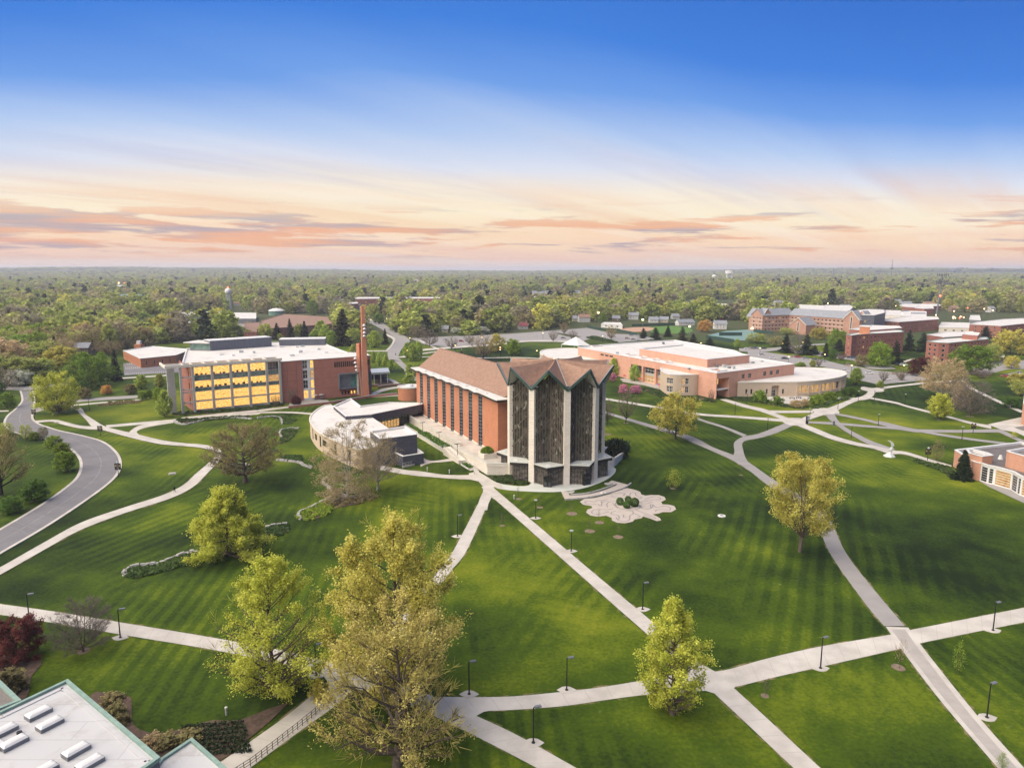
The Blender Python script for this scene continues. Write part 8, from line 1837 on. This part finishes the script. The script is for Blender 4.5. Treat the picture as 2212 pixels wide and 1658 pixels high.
cars=[('X3',290,705,.2,'white',1,'white car at the left of the lot behind the union'),('X3',470,758,-.1,'white',0,'white car half hidden by the union roof edge'),('X3',660,765,-.25,'black',0,'dark car beside the lit lamp behind the union'),('X3',810,733,-.2,'tan',0,'tan car left of the red car'),('X3',880,742,-.2,'red',0,'red car parked in the lot row'),('X3',1005,770,-.2,'silver',1,'silver car in the lot row right of the red one'),('X3',1155,785,-.2,'grey',0,'grey car in the lot row by the pale tree'),('X3',1288,805,-.15,'silver',0,'silver car at the right end of the lot row'),('X3',940,875,-.3,'white',0,'pale car behind the lime shrub'),('X3',1715,880,-.4,'tan',1,'tan car at the hedge beside the lamp'),('X3',1640,970,-.2,'white',0,'white car left of the lime tree by the round wing'),('X3',2040,1005,-.25,'white',0,'white car right of the lime tree by the round wing'),
('X3',50,605,.05,'white',0,'first of five cars parked in a line, leftmost'),('X3',115,602,.05,'tan',1,'second of five cars parked in a line'),('X3',180,600,.05,'grey',1,'third of five cars parked in a line'),('X3',247,598,.05,'lightblue',0,'fourth of five cars parked in a line, pale blue'),('X3',318,600,.05,'black',0,'fifth of five cars parked in a line, rightmost'),('X3',1090,662,-.1,'black',1,'dark car under the island conifers, left'),('X3',1150,672,-.1,'black',0,'dark car under the island conifers, middle'),('X3',1215,670,-.1,'silver',0,'silver car under the island conifers'),('X3',1540,715,-.2,'grey',1,'grey car right of the round clipped tree'),('X3',1660,735,-.2,'tan',0,'brownish car near the left brick hall'),('X3',1720,750,-.2,'black',0,'black car near the left brick hall'),('X3',1780,760,-.2,'blue',1,'blue grey car at the end of the row near the left brick hall'),
('X2',820,675,-.3,'black',0,'dark car in the drive between the brick halls'),('X2',878,680,-.3,'white',0,'white car in the drive between the brick halls'),('X2',785,775,-.2,'tan',0,'tan car by the hedge left of the sycamore'),('Z7',78,135,-.3,'white',0,'white car alone on the asphalt near the lawn edge'),
('Z7',1440,103,2.75,'red',0,'dark red car nearest in the slanted row at right'),('Z7',1480,96,2.75,'white',0,'white car second in the slanted row at right'),('Z7',1515,88,2.75,'silver',1,'silver car third in the slanted row at right'),('Z7',1550,80,2.75,'silver',0,'silver car fourth in the slanted row at right'),('Z7',1585,72,2.75,'white',1,'pale car fifth in the slanted row at right'),
('W3',563,624,.05,'grey',0,'grey car alone in the strip behind the lawn'),('W3',950,608,-.15,'silver',1,'silver car left by the thin tree'),('W3',985,612,-.15,'tan',0,'tan car right by the thin tree'),('W3',1000,645,-.1,'white',0,'white car below the thin tree'),('W3',1135,600,-.2,'grey',1,'grey car at the top of the back row'),('W3',1188,608,-.2,'silver',0,'silver car second in the back row'),('W3',1238,620,-.2,'blue',0,'blue car third in the back row'),('W3',1275,627,-.2,'white',1,'white car fourth in the back row'),('W3',1305,633,-.2,'silver',0,'silver car fifth in the back row'),('W3',1100,628,-.1,'tan',1,'tan car front row left'),('W3',1150,636,-.1,'grey',0,'grey car front row middle'),('W3',1195,642,-.1,'silver',0,'silver car front row right near the union roof'),
('W2',1635,660,0,'silver',0,'silver car in the lot left of the leafless tree'),('W2',1690,668,0,'white',0,'white car in the lot behind the leafless tree'),('W2',1775,672,.05,'red',1,'dark red vehicle alone in the lot'),('W2',1076,508,.1,'white',0,'white car beside the bright green tree on the far street'),('W2',1102,506,.1,'silver',1,'silver car right of the white one on the far street'),('W2',1200,515,.1,'white',0,'white car at the brown conifers on the far street'),('W1',1990,540,.2,'silver',0,'silver car left in the small lot by the white tree'),('W1',2060,520,.1,'white',1,'white car in the small lot by the white tree'),('W1',2100,512,.1,'silver',0,'silver car right in the small lot by the white tree')]
for fr,x,y,rz,cn_,sv,lb in cars:
 p=G(fr,x,y);o=dup(CP[sv],(p.x,p.y,.08),rz,lb,group='parked cars');paint(o,cn_)
# walking person on the left walk
def person(p,rz,label):
 t_=thing('person',label,'person',(p.x,p.y,0));v=[]
 me=bpy.data.meshes.new('body');J=[(0,0,.95),(0,0,1.2),(0,0,1.45),(0,.01,1.56),(0,.02,1.72),(-.1,0,.9),(-.11,.14,.5),(-.11,.22,.08),(-.11,.34,.04),(.1,0,.9),(.11,-.08,.5),(.11,-.3,.14),(.11,-.2,.05),(-.2,0,1.42),(-.27,-.1,1.15),(-.25,.02,.92),(.2,0,1.42),(.27,.08,1.15),(.26,.26,.98)]
 E=[(0,1),(1,2),(2,3),(3,4),(0,5),(5,6),(6,7),(7,8),(0,9),(9,10),(10,11),(11,12),(2,13),(13,14),(14,15),(2,16),(16,17),(17,18)]
 rad=[.15,.15,.16,.06,.1,.1,.07,.05,.045,.1,.07,.05,.045,.07,.055,.04,.07,.055,.04]
 ca,sa=math.cos(rz),math.sin(rz);me.from_pydata([(x*ca-y*sa,x*sa+y*ca,z)for x,y,z in J],E,[]);o=bpy.data.objects.new('body',me);C.objects.link(o);o.parent=t_
 sk=o.modifiers.new('skin','SKIN');
 for i,r in enumerate(rad):me.skin_vertices[0].data[i].radius=(r,r)
 me.skin_vertices[0].data[0].use_root=True;o.modifiers.new('sub','SUBSURF').levels=1;me.materials.append(pmat('dark_clothing',(.02,.018,.02),.9));return t_
person(G('W5',1208,968),.9,'person in dark clothes walking on the left walk')
person(G('Z2',905,192),0,'person in dark clothes walking beside the far road')
person(G('X2',1910,675),0,'person in dark clothes standing under the right hall canopy')
person(G('X2',1925,680),.5,'second person beside the right hall canopy')
# white abstract sculpture: curved horn on a pile, conical base
p=G('W7',1745,885);sc=thing('sculpture','white abstract curved horn sculpture on a low base beside the right walk','sculpture',(p.x,p.y,0));h=HT(p,'W7',738);WHS=pmat('white_sculpture',(.55,.57,.58),.4)
m=MB();m.lathe((p.x,p.y,0),[(1.9,0),(1.7,.35),(1.0,.8),(.5,1.5),(0,1.6)],7);m.build('base',WHS,sc)
m=MB();u=h/7.0;m.tube([(p.x+a*u,p.y,z*u)for a,z in((.1,1.2),(.3,2.4),(.9,3.6),(1.1,4.7),(.6,5.8),(-.3,6.6),(-1.4,7.0))],[.35*u,.55*u,.75*u,.7*u,.5*u,.28*u,.03],8);m.build('horn',WHS,sc)
m=MB();m.tube([(p.x-.9*u,p.y,2.2*u),(p.x+.2*u,p.y,3.0*u),(p.x+.6*u,p.y,4.2*u)],[.1,.45*u,.2],6);m.tube([(p.x-.6*u,p.y,3.2*u),(p.x+.5*u,p.y,2.2*u)],[.15,.4*u],6);m.build('fins',WHS,sc)
# globe bushes in the labyrinth
rng=np.random.default_rng(91);bn_=rng.normal(size=(3200,3));bn_/=np.linalg.norm(bn_,axis=1,keepdims=True);bn_=bn_*(.98-.16*rng.random((3200,1))**2)+np.array([0,0,.98])
lv_,lf_=quads(bn_,.085);tv_,tf_=tubes(np.array([[0,0,0.]]),np.array([[0,0,1.]]),np.array([.06]),np.array([.04]),6);bush=(tv_,tf_,lv_,lf_)
gb=None
for x,y,s_,lb in((1050,782,1.0,'left'),(1163,752,.92,'upper'),(1142,828,1.0,'lower'),(1250,805,1.2,'largest, right')):
 q=G('Z6',x,y)
 if gb is None:gb=make_tree('globe_bush',bush,'g',BARK,'clipped globe bush in the flower shaped paving, left of the four',(q.x,q.y,0),'bush','globe bushes in the paving');gb.scale=(s_,)*3
 else:dup(gb,(q.x,q.y,0),1,'clipped globe bush in the flower shaped paving, '+lb+' of the four',(s_,)*3)
for fr,x,y,r,lb in(('Z6',820,624,.75,'white round disc set in the pink walk at the labyrinth'),('W7',200,1437,.95,'pale round stone disc on the lawn left of the golden tree')):
 q=G(fr,x,y);t_=thing('stone_disc',lb,'stone disc',(q.x,q.y,0));m=MB();m.lathe((q.x,q.y,.0),[(r,0),(r,.22),(r*.8,.24),(0,.24)],20);m.build('disc',WHITE,t_);m=MB();m.lathe((q.x,q.y,.242),[(r*.5,0),(0,.02)],14);m.build('centre',LABL,t_)
# utility slabs and bollard lights
for fr,x,y,wd,lb in(('W5',1190,840,40,'pale concrete utility slab on the left lawn'),('W5',390,488,26,'small pale plaque stone beside the upper left walk')):
 q=G(fr,x,y);w_=WM(q,fr,wd);t_=thing('utility_slab',lb,'slab',(q.x,q.y,0));m=MB();m.box((q.x,q.y),w_,w_*.9,0,.3,.4);m.build('lid',ROCKM,t_);m=MB();m.box((q.x,q.y),w_*1.15,w_*1.05,0,.1,.4);m.build('frame',CONC,t_)
for fr,x,y,lb in(('Z2',1217,1330,'pale bollard left on the small lawn by the annex'),('Z2',1435,1355,'pale bollard right on the small lawn by the annex'),('Z2',1682,1362,'pale bollard at the steps corner'),('Z3',978,1428,'little white bollard beside the forecourt sapling'),('Z8',2088,1130,'pale drum bollard at the path by the lower bed')):
 q=G(fr,x,y);t_=thing('bollard',lb,'bollard',(q.x,q.y,0));m=MB();m.tube([(q.x,q.y,0),(q.x,q.y,1.0)],.16,10);m.build('post',STEEL,t_);m=MB();m.lathe((q.x,q.y,1.0),[(.19,0),(.19,.2),(0,.28)],10);m.build('cap',WHITE,t_)
q=G('W7',985,590);t_=thing('kiosk_pillar','dark narrow information pillar at the pale walk crossing','pillar',(q.x,q.y,0));m=MB();m.box((q.x,q.y),.9,.5,0,HT(q,'W7',515));m.build('pillar',BLACKM,t_);m=MB();m.box((q.x,q.y-.26),.6,.02,1.5,3.2);m.build('panel',GREYM,t_)
q=G('W7',1232,600);t_=thing('litter_bin','small blue grey bin on the grey walk','bin',(q.x,q.y,0));m=MB();m.lathe((q.x,q.y,0),[(.4,0),(.45,1.3),(0,1.4)],10);m.build('bin',PANEL,t_);m=MB();m.lathe((q.x,q.y,1.4),[(.47,0),(.3,.2),(0,.25)],10);m.build('lid',BLACKM,t_)
q=G('W8',935,830);t_=thing('stone_bench','pale stone seat and slab under the golden tree beside the path','bench',(q.x,q.y,0));m=MB();m.box((q.x,q.y),1.8,.7,.35,.5,.9);m.build('seat',WHITE,t_);m=MB();[m.box((q.x+s*.5*.62,q.y+s*.5*.78),.3,.6,0,.35,.9)for s in(-1,1)];m.build('leg',WHITE,t_)
# patio tables with parasols by the library
for i,(x,y)in enumerate(((1215,770),(1262,768),(1410,758),(1465,752))):
 q=G('Z1',x,y);t_=thing('patio_table','pale metal patio table by the library steps, number %s from the left'%('first','second','third','last')[i],'table',(q.x,q.y,0),'patio tables');m=MB();m.lathe((q.x,q.y,0),[(.1,0),(.1,.75)],6);m.build('leg',BLACKM,t_);m=MB();m.lathe((q.x,q.y,.75),[(.9,0),(.9,.06),(0,.06)],14);m.build('tabletop',STEEL,t_)
 m=MB();m.tube([(q.x,q.y,.8),(q.x,q.y,2.3)],.05,6);m.lathe((q.x,q.y,2.3),[(1.4,-.1),(.7,.2),(0,.4)],8);m.build('parasol',STEEL,t_)
for i,(x,y)in enumerate(((1770,488),(1815,485),(1895,490),(1860,512),(1700,498),(1785,512))):
 q=G('Z4',x,y);t_=thing('patio_table','dark cafe table on the union patio, %s'%('back left','back middle','back right','front right','far left','front middle')[i],'table',(q.x,q.y,0),'union patio tables');m=MB();m.lathe((q.x,q.y,0),[(.1,0),(.1,.75)],6);m.build('leg',BLACKM,t_);m=MB();m.lathe((q.x,q.y,.75),[(.8,0),(.8,.06),(0,.06)],14);m.build('tabletop',GREYM,t_)
 for k in range(4):m=MB();a=k*1.57+.4;m.box((q.x+1.3*math.cos(a),q.y+1.3*math.sin(a)),.45,.45,.1,.48);m.build('seat',PANEL,t_)
REDP=pmat('red_parasol',(.45,.04,.05),.7);BLUP=pmat('blue_parasol',(.08,.15,.4),.7)
for i,(x,y,mt)in enumerate(((717,375,REDP),(610,352,REDP),(840,415,BLUP),(855,418,REDP))):
 q=G('Z4',x,y);t_=thing('parasol',('red parasol below the lime tree at the union colonnade','red parasol near the pink tree at the union','blue parasol beside the union turret','red parasol beside the blue one at the turret')[i],'parasol',(q.x,q.y,0));m=MB();m.tube([(q.x,q.y,0),(q.x,q.y,2.3)],.05,6);m.build('pole',STEEL,t_);m=MB();m.lathe((q.x,q.y,1.9),[(1.1,0),(.6,.35),(0,.6)],8);m.build('canopy',mt,t_)
# railing along the lower left path
q0,q1,q2=G('W8',-30,1530),G('W8',190,1355),G('W8',300,1255);t_=thing('railing','dark metal railing along the lower edge of the bottom left path','railing',(q0.x,q0.y,0));P=resample([V2(G('D',470,1700)),V2(G('D',545,1652)),V2(q0),V2(q1),V2(q2)],22)
for a,b in zip(P,P[1:]):
 m=MB()
 for z in(.35,.72,1.08):m.beam(a+Vector((0,0,z)),b+Vector((0,0,z)),.05,.05)
 m.build('rail',DARKM,t_)
for a in P:m=MB();m.beam(a,a+Vector((0,0,1.12)),.07,.07);m.build('post',DARKM,t_)
# fences round the fields
for lb,pts,hh in(('dark fence along the ball field behind the parking lot',[('W3',760,525),('W3',850,550),('W3',1000,560),('W3',1180,595)],2.4),('green windscreen fence behind the ball field',[('W3',1140,522),('W3',1400,515),('W3',1500,512)],2.5),('green screen fence at the left tennis courts',[('W3',1870,600),('W3',2060,600)],3.2),('dark green screen fence at the front of the tennis courts',[('W3',1760,625),('W3',1990,662)],3.4),('green fence below the residence hall corner',[('Z5',75,285),('Z5',230,300)],3)):
 P=[V2(G(*p))for p in pts];t_=thing('fence',lb,'fence',P[0].to_tuple());m=MB()
 for a,b in zip(P,P[1:]):m.beam(a+Vector((0,0,hh/2)),b+Vector((0,0,hh/2)),.08,hh)
 m.build('screen',pmat('green_screen',(.03,.07,.055),.9),t_);
 for a in resample(P,9):m=MB();m.beam(a,a+Vector((0,0,hh+.15)),.15,.15);m.build('post',BLACKM,t_)
# water towers and masts
q=G('W1',1982,400);wt=thing('water_tower','white ball water tower on lattice legs with red beacon','water tower',(q.x,q.y,0));zt=HT(q,'W1',208);rb=WM(q,'W1',56)/2;zb=zt-rb
m=MB();m.lathe((q.x,q.y,zb),[(rb*math.cos(a),rb*math.sin(a))for a in[(-90+15*i)*math.pi/180 for i in range(13)]],20);m.build('tank',WHITE,wt,smooth=True)
m=MB();legs=[(math.cos(a),math.sin(a))for a in(.785,2.356,3.927,5.498)]
for i,(cx_,cy_)in enumerate(legs):
 m.beam((q.x+cx_*rb*.95,q.y+cy_*rb*.95,0),(q.x+cx_*rb*.6,q.y+cy_*rb*.6,zb-rb*.5),.8,.8)
 nx_,ny_=legs[(i+1)%4]
 for k in range(4):
  z0,z1=(zb-rb*.5)*k/4,(zb-rb*.5)*(k+1)/4;s0,s1=rb*(.95-.35*k/4),rb*(.95-.35*(k+1)/4)
  m.beam((q.x+cx_*s0,q.y+cy_*s0,z0),(q.x+nx_*s1,q.y+ny_*s1,z1),.35,.35);m.beam((q.x+nx_*s0,q.y+ny_*s0,z0),(q.x+cx_*s1,q.y+cy_*s1,z1),.35,.35);m.beam((q.x+cx_*s1,q.y+cy_*s1,z1),(q.x+nx_*s1,q.y+ny_*s1,z1),.35,.35)
m.build('lattice_legs',STEEL,wt);m=MB();m.lathe((q.x,q.y,zt),[(1.2,0),(1.2,1.5),(0,2)],8);m.build('beacon',LAMPR,wt)
def at_dist(fr,x,y,dist):
 a=FR[fr];u=(a[0]+x*a[2]-CX)/F;v=(CY-a[1]-y*a[2])/F;d=Vector((u,cT+v*sT,-sT+v*cT));k_=dist/d.y;return Vector((d.x*k_,dist,H+d.z*k_))
t0,t1=at_dist('W3',1960,64,3000),at_dist('W3',1960,110,3000);w2=thing('water_tower','white drum shaped water tower on columns near the horizon','water tower',(t0.x,t0.y,0));m=MB();r=19
m.lathe((t0.x,t0.y,t1.z+22),[(r*.8,0),(r,6),(r,t0.z-t1.z-30),(r*.7,t0.z-t1.z-24),(0,t0.z-t1.z-22)],16);m.build('tank',WHITE,w2);m=MB();[m.box((t0.x+math.cos(a)*14,t0.y+math.sin(a)*14),4,4,0,t1.z+23)for a in(.4,1.97,3.54,5.1)];m.box((t0.x,t0.y),6,6,0,t1.z+23);m.build('columns',WHITE,w2)
t0=at_dist('W3',1829,90,3200);w3=thing('water_tower','small white round tank on a stem left of the drum water tower','water tower',(t0.x,t0.y,0));m=MB();m.lathe((t0.x,t0.y,t0.z-16),[(0,0),(9,4),(11,10),(8,15),(0,17)],12);m.build('tank',WHITE,w3);m=MB();m.tube([(t0.x,t0.y,0),(t0.x,t0.y,t0.z-14)],2.4,8);m.build('stem',WHITE,w3)
t0=at_dist('W4',1655,112,5200);w4=thing('water_tower','blue grey mushroom water tower on the right horizon','water tower',(t0.x,t0.y,0));m=MB();m.lathe((t0.x,t0.y,t0.z-24),[(6,0),(22,14),(25,24),(20,34),(0,38)],14);m.build('tank',PANEL,w4);m=MB();m.tube([(t0.x,t0.y,0),(t0.x,t0.y,t0.z-22)],5,8);m.build('stem',PANEL,w4)
t0=at_dist('W4',1175,22,3000);w5=thing('broadcast_mast','tall thin broadcast mast on the right horizon','mast',(t0.x,t0.y,0));m=MB();m.tube([(t0.x,t0.y,0),(t0.x,t0.y,t0.z-28),(t0.x,t0.y,t0.z)],[2.2,1.7,.8],4);m.build('mast',GREYM,w5);m=MB();m.lathe((t0.x,t0.y,t0.z-44),[(2,0),(7,4),(7,7),(2,10)],8);m.build('platform',GREYM,w5)
t0=at_dist('W4',706,95,4000);w6=thing('small_mast','short distant mast left of the tall broadcast mast','mast',(t0.x,t0.y,0));m=MB();m.tube([(t0.x,t0.y,0),(t0.x,t0.y,t0.z)],[5,2.5],4);m.build('mast',GREYM,w6);m=MB();m.box((t0.x,t0.y),12,12,t0.z-50,t0.z-40);m.build('platform',GREYM,w6)
q=G('W4',1520,470);t1=HT(q,'W4',140);w7=thing('radio_mast','grey monopole radio mast with antenna arms and red light','mast',(q.x,q.y,0));m=MB();m.tube([(q.x,q.y,0),(q.x+3,q.y,t1)],[1.1,.6],8);m.build('pole',GREYM,w7)
m=MB()
for z in(t1-2,t1-10,t1-13):m.box((q.x+3,q.y),12 if z>t1-5 else 16,2,z,z+.8);[m.box((q.x+3+s*2.5,q.y-1),.9,.5,z-1.5,z+2.5)for s in(-3,-2,-1,1,2,3)]
m.build('antenna_arms',GREYM,w7);m=MB();m.lathe((q.x+2,q.y-1.2,HT(q,'W4',322)),[(0,0),(1.3,1),(1.3,2),(0,3)],8);m.build('red_light',LAMPR,w7)

# prototypes that only served as sources go away
for pr in list(PROTO.values())+list(LPR.values())+CP:
 for c in kids(pr):
  for g in kids(c):bpy.data.objects.remove(g)
  bpy.data.objects.remove(c)
 bpy.data.objects.remove(pr)
# ================================================================== HAZE: one closed box of even thin air
m=MB();m.add([(x,y,z)for z in(-3,118)for x,y in((-13500,-200),(13500,-200),(13500,14200),(-13500,14200))],[(3,2,1,0),(4,5,6,7),(0,1,5,4),(1,2,6,5),(2,3,7,6),(3,0,4,7)])
hzm=bpy.data.materials.new('haze_air');hzm.use_nodes=True;t=NT(hzm.node_tree);t.n.clear();pv=t.new('ShaderNodeVolumePrincipled');pv.inputs['Color'].default_value=(.80,.86,1.0,1);pv.inputs['Density'].default_value=.00011;pv.inputs['Anisotropy'].default_value=.1
ou=t.new('ShaderNodeOutputMaterial');t.link(pv.outputs[0],ou.inputs['Volume']);hb=m.build('haze',hzm,kind='stuff')
SC.cycles.volume_bounces=0
for o in bpy.data.objects:
 if 'wloc' in o:del o['wloc']
 for k_ in('h','r'):
  if k_ in o:del o[k_]
